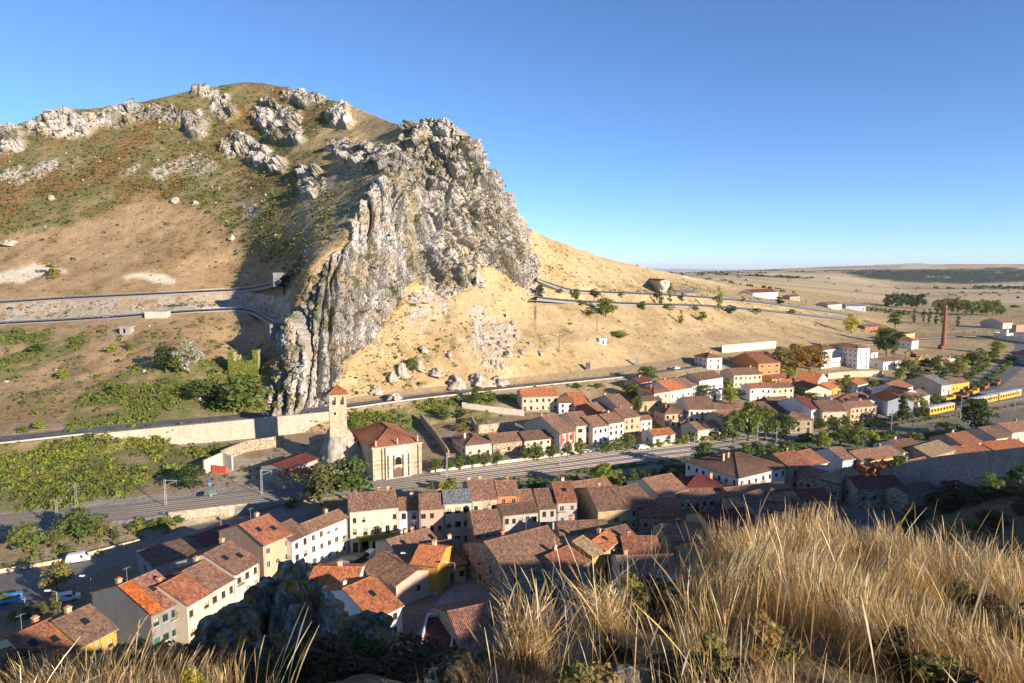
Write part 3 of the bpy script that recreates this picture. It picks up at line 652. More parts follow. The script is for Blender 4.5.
        wb.add([(-hw, hd, h), (-hw, -hd, h), (-hw, hd, h+rh)], [(0, 1, 2)]); wb.add([(hw, -hd, h), (hw, hd, h), (hw, hd, h+rh)], [(0, 1, 2)])
        wb.add([(hw, hd, h), (-hw, hd, h), (-hw, hd, h+rh), (hw, hd, h+rh)], [(0, 1, 2, 3)])
        slab(rb, (-hw-vg, -hd-ov, h-ov*tp+e), (hw+vg, -hd-ov, h-ov*tp+e), (hw+vg, hd+.1, rz), (-hw-vg, hd+.1, rz), seed=sd)
    else:                                                                 # flat with a parapet
        rb.add([(-hw+.2, -hd+.2, h-.35), (hw-.2, -hd+.2, h-.35), (hw-.2, hd-.2, h-.35), (-hw+.2, hd-.2, h-.35)], [(0, 1, 2, 3)], 0, [(0, 0), (wd, 0), (wd, d), (0, d)])
        for x0, x1, y0, y1 in ((-hw-.06, hw+.06, -hd-.06, -hd+.2), (-hw-.06, hw+.06, hd-.2, hd+.06), (-hw-.06, -hw+.2, -hd+.2, hd-.2), (hw-.2, hw+.06, -hd+.2, hd-.2)): wb.box(x0, x1, y0, y1, h-.36, h+.12)
        rz = h
    wb.build('wall', WM[w], root)
    if o.y < 300 and roof in ('gable', 'hip') and wd > 4:
        gt = MB().tube((-hw-.1, -hd-ov-.06, h-ov*tp+.0), (hw+.1, -hd-ov-.06, h-ov*tp), .075, .075, 5); xg = hw-.25 if rnd.random() < .5 else -hw+.25
        gt.tube((xg, -hd-ov-.05, h-ov*tp), (xg, -hd-.07, h-ov*tp-.5), .045, .045, 5).tube((xg, -hd-.07, h-ov*tp-.5), (xg, -hd-.07, .1), .045, .045, 5); gt.build('gutter', [STEEL, TRIM, WM['grey']][nh % 3], root)
        if w in ('white', 'cream', 'peach', 'pink', 'pale', 'yellow', 'ochre', 'grey') and not extra:
            pb_ = MB(); xs0 = sorted([(r_[0], r_[1]) for r_ in rects if r_[2] < .75]); x = 0.0
            for a_, b_ in xs0+[(wd, wd)]:
                if a_-x > .1: pb_.box(-hw+x, -hw+a_, -hd-.035, -hd-.004, -drop, .75)
                x = b_
            pb_.build('plinth', [WM['stone'], WM['concrete'], WM['ashlar']][nh % 3], root)
    ro = rb.build('roof', [RM[r], RM[split[1]] if split else RM[r]], root)
    far = o.y > 330
    fobj = lambda mesh, nm, par: link(bpy.data.objects.new(nm, mesh), par)
    for sdv, x, zb, w_, h_ in wins:
        f, p, b = win_meshes(w_, h_, st)
        if sdv == 'f': loc, rot = (-hw+x, -hd, zb), 0
        elif sdv == 'r': loc, rot = (hw, -hd+x, zb), math.pi/2
        else: loc, rot = (-hw, -hd+x, zb), -math.pi/2
        q = fobj(f, 'window', root); q.location = loc; q.rotation_euler = (0, 0, rot); fobj(p, 'pane', q)
        if not far and rnd.random() < blind: fobj(b, 'blind', q)
        if o.y < 300 and sdv == 'f' and zb > 2.2 and w_ > .7 and rnd.random() < .16:
            kb = ('balc', round(w_, 1))
            if kb not in _win:
                mb_ = MB().box(-w_/2-.35, w_/2+.35, -.75, -.01, -.22, -.105, 0); mb_.tube((-w_/2-.33, -.72, .8), (w_/2+.33, -.72, .8), .03, .03, 4, 1)
                for q_ in range(9): xx_ = -w_/2-.33+(w_+.66)*q_/8; mb_.tube((xx_, -.72, -.1), (xx_, -.72, .8), .016, .016, 4, 1)
                _win[kb] = mb_.mesh('balcony', [STONE, IRON])
            fobj(_win[kb], 'balcony', q)
    for x, w_, h_ in doors:
        k = ('door', round(w_, 1), round(h_, 1), nh % 3)
        if k not in _win:
            _win[k] = MB().box(-w_/2, w_/2, .1, .17, .02, h_, 0).box(-.02, .02, .085, .1, .05, h_-.05, 1).mesh('door', [[TRIM, GREEN_PAINT, plain('dark_door', (.08, .05, .035))][nh % 3], IRON])
        q = fobj(_win[k], 'door', root); q.location = (-hw+x, -hd, 0)
    for i in range(ch):
        x = rnd.uniform(-.8, .8)*hw; y = rnd.uniform(.05, .35)*hd*(1 if roof == 'gable' else 0)
        if roof == 'gf': x, y = rnd.uniform(.1, .4)*hw, rnd.uniform(-.5, .6)*hd
        zt = h+rh*(1-abs(y)/hd) if roof in ('gable',) else (h+rh*.8 if roof != 'flat' else h)
        c = MB().box(x-.35, x+.35, y-.3, y+.3, zt-.9, zt+1.0, 0).box(x-.43, x+.43, y-.38, y+.38, zt+1.0, zt+1.12, 1).box(x-.2, x+.2, y-.2, y+.2, zt+1.12, zt+1.35, 2)
        c.build('chimney', [[WM['brick'], WM['pale'], WM['ochre']][rnd.randrange(3)], STONE, RM['orange']], ro)
    for i in range(sky):                                                  # rooflights
        x = -hw+wd*(.3+.4*i/max(1, sky-1) if sky > 1 else .55); y = -hd*(.45+.15*(i % 2)); zt = h+rh*(1-abs(y)/hd)+.2
        vs = [(x+a, y+b*.55, zt+b*.55*tp+c) for c in (0, .1) for a, b in ((-.4, -1), (.4, -1), (.4, 1), (-.4, 1))]
        MB().add(vs, [(4, 5, 6, 7), (0, 1, 5, 4), (1, 2, 6, 5), (2, 3, 7, 6), (3, 0, 4, 7)]).build('skylight', GLASS, ro)
    for i in range(ant):
        x = rnd.uniform(-.6, .6)*hw; zt = h+rh
        a = MB().tube((x, 0, zt-.3), (x, 0, zt+2.6), .035, .03, 5)
        for q in range(5): a.tube((x-.5+q*.25, -.3, zt+2.4), (x-.5+q*.25, .3, zt+2.4), .018, .018, 4)
        a.tube((x-.6, 0, zt+2.4), (x+.6, 0, zt+2.4), .02, .02, 4); a.build('antenna', STEEL, root)
    HOUSES.append((root, o, hw, hd, z0, h))
    return root, wd, d, o, u, n, z0
# ================================================================ THE TOWN: near row along the castle foot (left to right)
GN = 'houses below the castle hill'; GF = 'houses across the railway'; GM = 'houses of the far quarter by the mill'
h = house
h((-45, 700), (33, 668), 6, 'terracotta roofed house cut by the bottom left corner', RB=(17, 646), w='cream', ant=0, group=GN, ch=0)
h((37, 666), (79, 645), 6.5, 'brick red tiled house below the bare brown roof at bottom left', RA=(12.6, 633), r='red', w='cream', sky=2, ch=1, ant=1, group=GN)
h((80, 646), (116, 628), 7, 'house with plain brown roof and yellow wall at bottom left', RA=(59, 615), r='brown', w='yellow', sky=1, ch=1, group=GN)
h((151, 614), (186, 597), 6.4, 'house with bright orange roof strip beside whitish lichened tiles', RA=(124, 581), r='mottled', w='slate', split=(.34, 'bright'), win=(4, 2), st='g', side=(0, 0), sky=1, ch=1, ant=1, group=GN)
h((187, 605), (210, 592), 6.6, 'narrow rusty roofed house beside the whitish lichened roof', RA=(168, 574), r='red', w='cream', win=(3, 2), group=GN, ch=1, side=(0, 0))
h((210.5, 591), (234.5, 577.5), 7, 'house with dull brown roof above the lichened roof row', RA=(186, 567), r='brown', w='cream', win=(3, 2), group=GN, side=(0, 0))
h((234.5, 574), (259, 560), 8, 'brown roofed house with white eaves wall beside the cream striped house', RA=(207, 550), r='old', w='pale', win=(3, 3), group=GN, side=(0, 0), sky=2)
h((263, 545), (291, 533.5), 8.4, 'tall house with orange red roof and cream and apricot striped wall', RA=(242.5, 521.7), r='red', w='peach', win=(3, 3), st='w', group=GN, sky=2, side=(0, 0), ant=1)
h((292, 540.5), (309, 532.6), 7.6, 'low brown roof between orange red house and long cream row', RA=(278, 521), r='brown', w='white', win=(2, 3), group=GN, side=(0, 0), ch=0)
h((309.5, 532), (347, 516.5), 7.8, 'long cream white three storey row leading to the town hall', RB=(344, 502), r='old', w='white', win=(5, 3), st='s', group=GN, side=(0, 0), ch=1)
TH = h((349.8, 511.7), (398, 507), 9, 'arcaded town hall with clock, green balcony plants and three arches', RA=(344, 494.6), r='old', w='cream', win=(0, 0), side=(0, 0), group=None, ch=2, cat='town hall', name='town_hall',
       extra=[('w', .09, 6.4, .75, 1.15), ('w', .28, 6.4, .75, 1.15), ('w', .92, 6.4, .75, 1.15), ('w', .09, 3.9, .8, 1.25), ('w', .31, 3.5, .9, 1.75), ('w', .54, 3.5, .9, 1.75), ('w', .77, 3.5, .9, 1.75), ('w', .93, 3.9, .8, 1.25), ('h', .30, 0, 1.5, 2.5), ('h', .535, 0, 1.6, 2.5), ('h', .77, 0, 1.6, 2.5), ('d', .10, 0, 1.1, 2.2), ('w', .94, .9, .7, 1.3)])
h((398.5, 510), (419, 509), 8, 'narrow white house beside the arcaded town hall', RA=(398, 498), r='brown', w='white', win=(2, 3), st='b', group=GN, ch=1)
h((419.5, 508.7), (443.5, 507.5), 9, 'salmon pink house between white house and slate roofed house', RA=(419, 494.6), r='old', w='pink', win=(3, 3), st='b', group=GN, ch=1)
h((444, 503.5), (471, 502), 9.6, 'cream house under a slate grey roof', RA=(443.5, 490.6), r='grey', w='cream', win=(3, 3), group=GN, ww=1.3, ch=0)
h((471.5, 500.5), (497.5, 498.5), 8, 'brown roofed stone house between slate roof and orange wall', RA=(467, 481), r='old', w='ashlar', win=(3, 2), group=GN, ch=2)
h((498, 495), (518.5, 494), 8.5, 'orange brick fronted house framed in pale plaster', RA=(492.7, 482), r='old', w='orange', win=(2, 3), st='w', group=GN, ch=1)
h((519, 506), (535, 505), 6, 'low brown roof squeezed right of the orange brick front', RA=(516, 490), r='old', w='cream', win=(2, 2), group=GN, ch=0)
h((540, 509), (556, 508), 5, 'small half timbered house right of the low brown roof', RA=(532, 490), r='old', w='grey', win=(2, 2), group=GN, ch=0)
h((557, 502), (577, 501), 6, 'grey stone house with rooflight panel beside the half timbered one', RA=(547.5, 483.5), r='red', w='grey', win=(2, 2), st='w', sky=1, group=GN)
h((570, 493), (613, 486.5), 5, 'long low brown roof with white gable behind ochre gabled house', d=7, r='old', w='white', win=(3, 1), group=GN, ch=0)
h((474.7, 533.7), (502.5, 531.5), 7, 'stone house with shaded roof opposite the slate roofed house', RA=(464.5, 513), r='brown', w='stone', win=(3, 2), side=(3, 2), group=GN, ch=1, ant=1)
h((503, 515), (538, 511.5), 6, 'half timbered grey house under a thin brown roof', d=7, r='brown', w='grey', win=(5, 2), group=GN, ch=0, pitch=14)
h((508, 574), (572, 555), 6, 'long grey stone house with many small windows in its gable', RA=(486, 541), r='old', w='stone', win=(4, 2), side=(4, 2), group=GN, ch=1, ant=1)
h((564, 573), (592, 559), 5.6, 'grey stone house with orange roof at the centre of the old town', RA=(547.7, 553), r='red', w='stone', win=(3, 2), side=(2, 2), st='w', group=GN, ch=1)
h((592.5, 557), (603, 550.5), 6.4, 'narrow pale tiled house stepped above the orange roofed stone house', RA=(576, 537), r='tan', w='yellow', win=(1, 2), group=GN, ch=0, side=(0, 0))
h((603.5, 551), (619.5, 538.5), 6, 'yellow washed house at the right end of the stepped row', RA=(594, 537), r='orange', w='ochre', win=(3, 2), group=GN, sky=1, ch=1)
h((598, 511), (628.5, 508.6), 5, 'house with sunlit ochre gable and brown roof', RA=(587, 488), r='old', w='ochre', win=(4, 1), st='w', side=(1, 2), group=GN, ch=1)
h((629.5, 508.6), (655, 503), 5, 'dark roofed house joined right of the ochre gable', RA=(614.7, 486), r='dark', w='grey', win=(3, 2), group=GN, ch=0)
h((658.5, 495), (687.5, 489), 5, 'broad brown roofed barn with pale gable left of white block', RA=(644.5, 477), r='old', w='pale', win=(4, 1), side=(1, 1), group=GN, ch=0)
h((641, 517), (681, 516), 3.6, 'long low stone shed with pinkish tile strip', d=4, r='red', w='stone', win=(4, 1), roof='shed', pitch=16, group=GN, ch=0, cat='shed', name='shed')
h((655, 507.5), (681, 506.5), 4, 'thin red tiled shed above the long stone shed', d=3.5, r='red', w='stone', win=(3, 1), roof='shed', pitch=16, group=GN, ch=0, cat='shed', name='shed')
h((678, 496.5), (716, 495.5), 4, 'low stone house with dusty brown roof below the crimson hip roof', d=6, r='old', w='stone', win=(5, 1), group=GN, pitch=15, ch=0)
h((684, 490.5), (728, 489.5), 4, 'house under a dark crimson pyramid roof', d=9, roof='hip', r='crimson', w='white', win=(3, 1), group=GN, ch=1, pitch=27)
h((738.8, 477.6), (786.6, 466), 6.6, 'large white block with brown hip roof and two window rows', d=18, roof='hip', r='brown', w='white', win=(7, 2), side=(7, 2), st='b', group=GN, ch=2, cat='building', pitch=18, blind=.05)
h((790, 468), (812, 464), 6.5, 'ochre walled house with orange roof beside the white block', RA=(772.5, 455), r='red', w='ochre', win=(2, 2), group=GN, ch=1)
h((814, 465), (828, 461.6), 6, 'small orange roofed house with white end right of ochre house', RA=(796, 452), r='red', w='white', win=(2, 1), group=GN, ch=0)
h((797, 473), (838, 484), 5, 'long grey walled building facing left below the ochre house', d=8, r='old', w='stone', win=(5, 1), side=(1, 1), group=GN, ch=0, pitch=17)
h((839.6, 480), (859, 473), 6, 'sunlit dusty orange roof right of the long grey building', RA=(835.6, 466), r='tan', w='stone', win=(2, 1), group=GN, ch=0)
h((842.7, 460), (855, 458.4), 5.4, 'small brown roofed house with pale blue front', RA=(828, 449), r='old', w='blue', win=(2, 1), st='w', group=GN, ch=0)
h((861, 461), (902, 455), 5, 'long brown barn roof left of the white garage house', RA=(850.5, 449.5), r='old', w='ochre', win=(4, 1), group=GN, ch=1)
h((903, 452), (926.6, 449.8), 5.4, 'white house with brown roof and three white front bays', RA=(889, 440), r='brown', w='white', win=(3, 1), st='w', group=GN, ch=1, ww=1.6)
h((930, 457), (955, 449.5), 5, 'house under a plain olive brown roof right of white bays', RA=(917, 441), r='tan', w='stone', win=(2, 1), group=GN, ch=0)
h((961.5, 444.6), (982, 441.4), 5, 'red roofed house with pink wall above the great retaining wall', RA=(947.5, 431), r='red', w='pink', win=(2, 1), group=GN, ch=1)
h((996, 438.5), (1008, 436.5), 4, 'dark roofed cottage left of pale gabled house at right edge', RA=(976, 431), r='dark', w='cream', win=(2, 1), group=GN, ch=0)
h((1012, 432.5), (1040, 429), 5, 'pale gabled house cut by the right edge', RA=(998, 423.6), r='old', w='cream', win=(2, 1), group=GN, ch=1)
h((957, 455.5), (992, 451.5), 3.2, 'low red tiled shed under the pink walled house', d=5, r='red', w='stone', win=(2, 1), roof='shed', pitch=15, group=GN, ch=0, cat='shed', name='shed')
h((993, 449.5), (1030, 446), 3.2, 'rust brown corrugated shed roof behind the great retaining wall', d=5, r='orange', w='stone', win=(0, 1), roof='shed', pitch=12, group=GN, ch=0, cat='shed', name='shed', door=0)
h((917, 469), (936, 464.5), 4, 'cottage with sunlit tiles and brick box left of the retaining wall', RA=(906, 460), r='old', w='brick', win=(2, 1), group=GN, ch=1)
h((866, 468.5), (892, 465), 3.4, 'low shed with orange brick wall behind the leafy garden tree', d=4, r='red', w='brick', win=(2, 1), roof='shed', pitch=14, group=GN, ch=0, cat='shed', name='shed')
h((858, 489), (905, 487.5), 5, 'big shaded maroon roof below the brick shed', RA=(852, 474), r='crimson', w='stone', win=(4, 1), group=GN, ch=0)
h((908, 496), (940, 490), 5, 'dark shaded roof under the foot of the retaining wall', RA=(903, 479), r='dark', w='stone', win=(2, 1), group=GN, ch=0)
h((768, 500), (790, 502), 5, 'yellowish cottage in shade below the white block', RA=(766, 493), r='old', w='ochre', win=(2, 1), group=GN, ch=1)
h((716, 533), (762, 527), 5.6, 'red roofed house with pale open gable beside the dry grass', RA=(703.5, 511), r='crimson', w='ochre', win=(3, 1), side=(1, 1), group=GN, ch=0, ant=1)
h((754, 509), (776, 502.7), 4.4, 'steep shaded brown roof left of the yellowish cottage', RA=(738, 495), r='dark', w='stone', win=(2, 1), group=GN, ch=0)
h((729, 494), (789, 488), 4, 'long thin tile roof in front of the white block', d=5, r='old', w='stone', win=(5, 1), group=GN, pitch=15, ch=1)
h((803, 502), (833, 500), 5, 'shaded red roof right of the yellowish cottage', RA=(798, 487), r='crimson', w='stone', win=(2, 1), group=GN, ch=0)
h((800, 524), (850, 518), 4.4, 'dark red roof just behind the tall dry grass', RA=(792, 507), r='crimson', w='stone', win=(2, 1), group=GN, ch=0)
h((625, 553), (661, 552.5), 5, 'reddish roof with white dish above the long street roof', RA=(640, 532), r='red', w='cream', win=(3, 1), group=GN, ch=1, side=(0, 0))
h((620, 574), (679, 572.7), 5, 'wide weathered roof with television aerial and white gable', RA=(640, 550), r='old', w='white', win=(4, 1), side=(2, 1), group=GN, ch=1, ant=1)
h((703, 561), (721, 556.5), 5, 'small ochre house with sunlit orange tiles beside dry grass', RA=(696, 541), r='orange', w='ochre', win=(2, 1), group=GN, ch=0)
h((668, 541), (704, 539), 4, 'low shaded roofs behind the small ochre house', d=9, r='old', w='stone', win=(3, 1), group=GN, ch=1)
h((560, 535), (610, 533), 5, 'shaded brown roof behind the stepped roof row', RA=(561, 521), r='brown', w='stone', win=(3, 1), group=GN, ch=2)
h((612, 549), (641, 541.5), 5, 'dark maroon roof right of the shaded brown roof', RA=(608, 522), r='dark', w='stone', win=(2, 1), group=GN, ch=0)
h((411, 563), (437.5, 566), 5.8, 'house with a blank mustard yellow wall in the plaza', d=9, r='orange', w='yellow', win=(0, 0), side=(0, 0), group=GN, ch=1, pitch=19)
h((399, 556), (440, 543), 4.4, 'long ridge of sunlit tiles behind the mustard yellow wall', d=9, r='old', w='cream', win=(0, 0), side=(0, 0), group=GN, ch=2, ant=1)
h((362, 566), (396, 586), 4.2, 'house with ribbed brown roof and sunken terrace by parked cars', d=9, r='brown', w='pink', win=(1, 1), side=(1, 1), group=GN, ch=0, pitch=17)
h((440, 567), (466, 563.5), 3.6, 'low yellow house with blue door in the shaded lane', RA=(438, 541), r='brown', w='yellow', win=(3, 1), group=GN, ch=1)
h((372, 619.6), (402, 604.5), 5, 'white house with large sunlit orange roof nearest the camera', RA=(350.5, 582), r='orange', w='white', win=(2, 2), side=(1, 1), group=GN, ch=1, sky=1)
h((308, 583.5), (356, 584), 4, 'white walled house under a sunlit roof band behind the dark rock', d=8, r='orange', w='white', win=(1, 1), group=GN, ch=1, side=(1, 1), pitch=16)
h((466, 657), (535, 640), 4, 'low house of pale patched tiles behind a straw tuft', RA=(478, 600), r='mottled', w='stone', win=(2, 1), group=GN, ch=1, sky=1)
h((417, 657), (450, 657), 4, 'flat roofed house with red terrace and white parapet', d=12, roof='flat', r='crimson', w='white', win=(2, 1), group=GN, ch=0)
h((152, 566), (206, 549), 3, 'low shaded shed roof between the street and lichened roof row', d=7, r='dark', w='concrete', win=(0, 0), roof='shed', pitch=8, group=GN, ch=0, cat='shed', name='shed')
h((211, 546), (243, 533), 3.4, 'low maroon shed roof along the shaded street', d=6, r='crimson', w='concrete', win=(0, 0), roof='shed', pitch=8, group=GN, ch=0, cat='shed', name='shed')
# ---- church side
h((372, 447.4), (421, 441.3), 9.6, 'parish church with big red hip roof and pilastered pale front', d=23, roof='hip', r='red', w='ashlar', win=(0, 0), side=(0, 0), ch=0, cat='church', name='church', pitch=24)
CH = HOUSES[-1]
h((342, 446), (354, 446.6), 6.5, 'lean-to with red tiles between bell tower and church', d=9, roof='shed', r='orange', w='ashlar', win=(0, 0), side=(0, 0), ch=0, cat='annex', name='annex', pitch=14)
h((286, 470), (318, 458), 4, 'shaded flat topped maroon roof left of the tower rock', d=9, r='crimson', w='grey', win=(0, 1), side=(0, 0), ch=0, pitch=12, group='low buildings beside the church')
h((280, 478), (312, 472), 3.4, 'low ruin with orange tiles beside the railway trees', d=5, r='orange', w='stone', win=(0, 1), side=(0, 0), ch=0, pitch=13, group='low buildings beside the church')
# ---- across the railway
h((522, 399.3), (558.4, 398), 6, 'cream two storey house with bright orange roof under the road', RA=(523.4, 390.4), r='orange', w='cream', win=(6, 2), st='b', group=GF, ch=1, side=(0, 0))
h((559, 403.4), (574.3, 402.9), 4.6, 'small white house joined right of the bright orange roofed house', RA=(559, 397.4), r='brown', w='white', win=(2, 2), group=GF, ch=0)
h((575, 406), (591, 405), 4, 'orange roofed annexe set back right of small white house', RA=(566.7, 393), r='orange', w='peach', win=(2, 1), group=GF, ch=0)
h((598, 412), (609, 409.5), 4, 'brown shed roof left of the shaded gable', RA=(591, 398.7), r='old', w='brick', win=(1, 1), group=GF, ch=0)
h((618, 408), (632.3, 406.3), 6, 'brown roofed house with shaded left gable above the white row', RA=(605.5, 394.8), r='old', w='pale', win=(2, 1), group=GF, ch=1)
h((465.7, 445.6), (492, 442.6), 4.4, 'square hip roofed house behind the trimmed trackside trees', d=12, roof='hip', r='old', w='cream', win=(3, 1), side=(3, 1), group=GF, ch=1)
h((493, 443.7), (524, 440.4), 4.2, 'stone end of the long low row behind the trackside trees', RA=(490, 433), r='brown', w='stone', win=(3, 1), group=GF, ch=1, side=(0, 0))
h((524.5, 440.4), (558, 437), 4.6, 'cream end of the long low row next to the red panelled house', RA=(521, 431), r='brown', w='cream', win=(5, 2), wh=.9, group=GF, ch=1, side=(0, 0))
h((559.7, 433.7), (575, 431), 6.8, 'house with red painted panels between its windows', RA=(540.6, 417), r='old', w='cream', win=(2, 2), st='w', ww=1.3, wh=1.9, group=GF, ch=1, side=(0, 0), door=0)
RH = HOUSES[-1]
h((576, 426), (592.6, 424.5), 6.6, 'cream house with two by two brown windows beside red panels', RA=(561, 416.5), r='old', w='cream', win=(2, 2), ww=1.6, group=GF, ch=0)
h((593, 427), (608, 424.8), 6.6, 'white house with brown garage door next to the cream house', RA=(585, 414.6), r='old', w='white', win=(3, 2), group=GF, ch=0)
h((608.7, 423.5), (624, 421.3), 7, 'white three storey house at the right of the row', RA=(600, 414), r='brown', w='white', win=(3, 3), group=GF, ch=1)
h((624, 418.4), (640, 416), 7, 'rosy three storey house closing the row', RA=(613, 409.5), r='brown', w='peach', win=(3, 3), group=GF, ch=1)
h((640.5, 420), (652, 418.8), 5, 'small white house right of the rosy house', RA=(640, 413.5), r='old', w='white', win=(2, 2), group=GF, ch=0)
h((653, 436), (675, 433.4), 4, 'low white walled barn with orange tiles beside the tracks', RA=(648, 429.6), r='orange', w='white', win=(2, 1), group=GF, ch=0)
h((697.7, 430), (722, 427), 4.4, 'pale stone house with brown roof left of the track trees', RA=(689, 423), r='old', w='pale', win=(3, 1), side=(1, 1), group=GF, ch=0)
h((665, 413.7), (688, 412.4), 5.6, 'hip roofed house half peach and half white', d=9, roof='hip', r='old', w='peach', win=(4, 2), side=(2, 1), group=GF, ch=1)
h((689, 409.3), (716, 409), 5.6, 'long house half white half cream behind the peach house', RA=(677, 399.7), r='old', w='white', win=(5, 2), group=GF, ch=1)
h((654, 394), (669.7, 391.6), 6, 'cream corner house with red hip roof left of the white block', d=9, roof='hip', r='red', w='cream', win=(2, 2), side=(2, 1), group=GF, ch=1)
h((670, 391.4), (691, 388), 5.2, 'house with bright orange roof strip next to cream corner house', RA=(658, 378.7), r='old', w='white', win=(4, 1), split=(.75, 'orange'), group=GF, ch=1)
h((691.5, 387), (700, 385), 5, 'narrow brown roofed house left of the big blank white house', RA=(679, 378.7), r='old', w='white', win=(2, 2), group=GF, ch=0)
h((699.5, 381.2), (723, 377.4), 7, 'big blank white house with brown roof', RA=(690.7, 372.3), r='brown', w='white', win=(4, 1), group=GF, ch=1)
h((708, 391.5), (722, 390.5), 4, 'low white block under the big blank white house', d=6, roof='flat', r='red', w='white', win=(1, 1), group=GF, ch=0)
h((707, 362.5), (722, 361.7), 6, 'tall pale house with red hip roof on the upper road', d=11, roof='hip', r='red', w='white', win=(2, 2), side=(3, 2), group=GF, ch=1)
h((639, 388), (652, 385), 4, 'dark red roofed cottage behind the cream corner house', RA=(634, 380), r='crimson', w='pink', win=(2, 1), group=GF, ch=1)
h((722, 419), (752, 415), 5, 'long dusty roof behind the big track trees', RA=(713, 412.5), r='old', w='cream', win=(4, 1), group=GF, ch=0)
h((718, 409.7), (739, 409.3), 4.4, 'brown roof below the low white block', RA=(722, 400), r='brown', w='pale', win=(3, 1), group=GF, ch=0)
h((739.5, 408.6), (767.5, 408), 4.2, 'ochre dusted roof with white eaves wall in the town middle', RA=(740, 400), r='old', w='white', win=(4, 1), group=GF, ch=1)
h((735, 415.5), (773, 416), 4, 'thin long roof just behind the track trees', d=6, r='brown', w='cream', win=(4, 1), group=GF, ch=0, pitch=15)
h((734, 375.5), (762, 374.2), 6, 'white and cream six windowed house below the orange brick house', RA=(730, 366), r='brown', w='cream', win=(6, 2), group=GF, ch=1)
h((758.5, 363.8), (780.5, 362.7), 6.4, 'house with orange brick upper floor beside autumn plane trees', RA=(744, 354.5), r='red', w='orange', win=(3, 2), st='w', ww=1.5, group=GF, ch=1)
h((750, 388.2), (771.5, 387.2), 6, 'white house with stone left gable in the town middle', RA=(747, 382.5), r='red', w='white', win=(4, 2), side=(0, 0), group=GF, ch=1)
h((772, 388), (794, 387), 6, 'cream and white house with two brown front windows', RA=(768, 382.3), r='old', w='cream', win=(4, 2), group=GF, ch=1)
h((772, 379), (790, 377.5), 4, 'red roofed shed with yellow end wall under the plane trees', d=7, r='red', w='yellow', win=(2, 1), group=GF, ch=0)
h((783, 384), (797, 380.5), 4, 'low orange tiled roofs right of the yellow end wall', RA=(781, 376), r='orange', w='pale', win=(2, 1), group=GF, ch=1)
h((805, 391.4), (832, 390.8), 4, 'pale house with broad white gable to the front', d=14, roof='gf', r='old', w='cream', win=(2, 1), group=GF, ch=1)
h((815, 386.5), (829, 380), 4, 'small white gabled house with orange roof above broad gable', d=10, roof='gf', r='orange', w='white', win=(1, 1), group=GF, ch=1)
h((830, 389.3), (841, 385), 4, 'orange roofed cottage with yellow end right of gabled houses', RA=(823, 380), r='orange', w='yellow', win=(2, 1), group=GF, ch=0)
h((811.5, 409.3), (822, 408), 7.2, 'white tower-like house front under a red roof', RA=(796, 395), r='crimson', w='white', win=(2, 2), group=GF, ch=0)
h((822.5, 411.5), (847, 411), 6.6, 'cream house under a long dark brown roof beside the tracks', RA=(816, 398), r='dark', w='cream', win=(4, 2), group=GF, ch=1)
h((799, 412.3), (811, 411.5), 5, 'low white house left of the white tower-like front', RA=(793, 404), r='old', w='white', win=(2, 1), group=GF, ch=0)
h((784.4, 420), (813.6, 419.8), 5, 'square stone house with brown hip roof beside track trees', d=10, roof='hip', r='old', w='stone', win=(3, 2), side=(2, 1), group=GF, ch=0)
h((776, 407.5), (797, 406), 4.6, 'dark tiled roof with boxed dormer in the town middle', RA=(765, 397.5), r='brown', w='brick', win=(2, 1), group=GF, ch=1)
h((768, 413), (786, 411), 4, 'shaded dark roof behind the square stone house', RA=(756, 401), r='dark', w='stone', win=(2, 1), group=GF, ch=0)
h((640, 402), (662, 400), 4, 'shaded lean roof in the yard below the cream corner house', d=6, r='dark', w='ochre', win=(2, 1), group=GF, ch=0)
h((851, 407.7), (876.4, 405.8), 7, 'peach terrace with a red ground floor door', RA=(846, 400), r='old', w='peach', win=(6, 3), group=GM, ch=1)
h((872.6, 394.5), (888, 401.5), 6, 'house with blue grey side wall and orange roof edge', d=10, r='tan', w='blue', win=(0, 0), side=(1, 2), split=(.82, 'bright'), group=GM, ch=0)
h((884, 390), (903, 394), 5, 'brown roofed house behind the blue grey wall', d=9, r='brown', w='white', win=(0, 0), side=(2, 1), group=GM, ch=0)
h((900, 390.5), (913, 386), 5, 'white house with red roof left of the garden trees', d=12, r='red', w='white', win=(2, 1), group=GM, ch=0)
h((866, 404), (875, 402), 5, 'tiny white gable behind the peach terrace', d=8, roof='gf', r='old', w='white', win=(1, 1), group=GM, ch=0)
h((834, 401), (846, 398), 4, 'brown roof left of the tiny white gable', RA=(828, 393), r='old', w='white', win=(2, 1), group=GM, ch=1)
h((847, 403), (857, 397), 4, 'crumpled red roof behind the peach terrace', RA=(842, 393), r='red', w='pale', win=(1, 1), group=GM, ch=0)
h((856, 397.5), (868, 395.5), 4, 'dusty roof behind the crumpled red roof', RA=(852, 390), r='old', w='pale', win=(2, 1), group=GM, ch=1)
h((858, 348.2), (870, 347.4), 12, 'tall white mill block with six window rows', d=19, roof='hip', r='red', w='white', win=(2, 5), side=(6, 4), wh=1.1, cat='mill', name='mill', ch=0, pitch=13)
h((823, 350), (842, 348.3), 9, 'white mill wing with red roofs left of the tall block', d=15, roof='hip', r='red', w='white', win=(4, 3), side=(3, 3), cat='mill', name='mill', ch=1, pitch=14)
h((821, 354.5), (832, 353.3), 8, 'white office block with peach top floor before the mill', d=13, roof='flat', r='grey', w='white', win=(5, 3), side=(3, 2), ch=0, cat='building', group=GM)
h((832.3, 358.5), (844, 357), 5, 'low white wing between office block and tall mill', d=9, roof='flat', r='grey', w='white', win=(5, 1), ch=0, cat='building', group=GM)
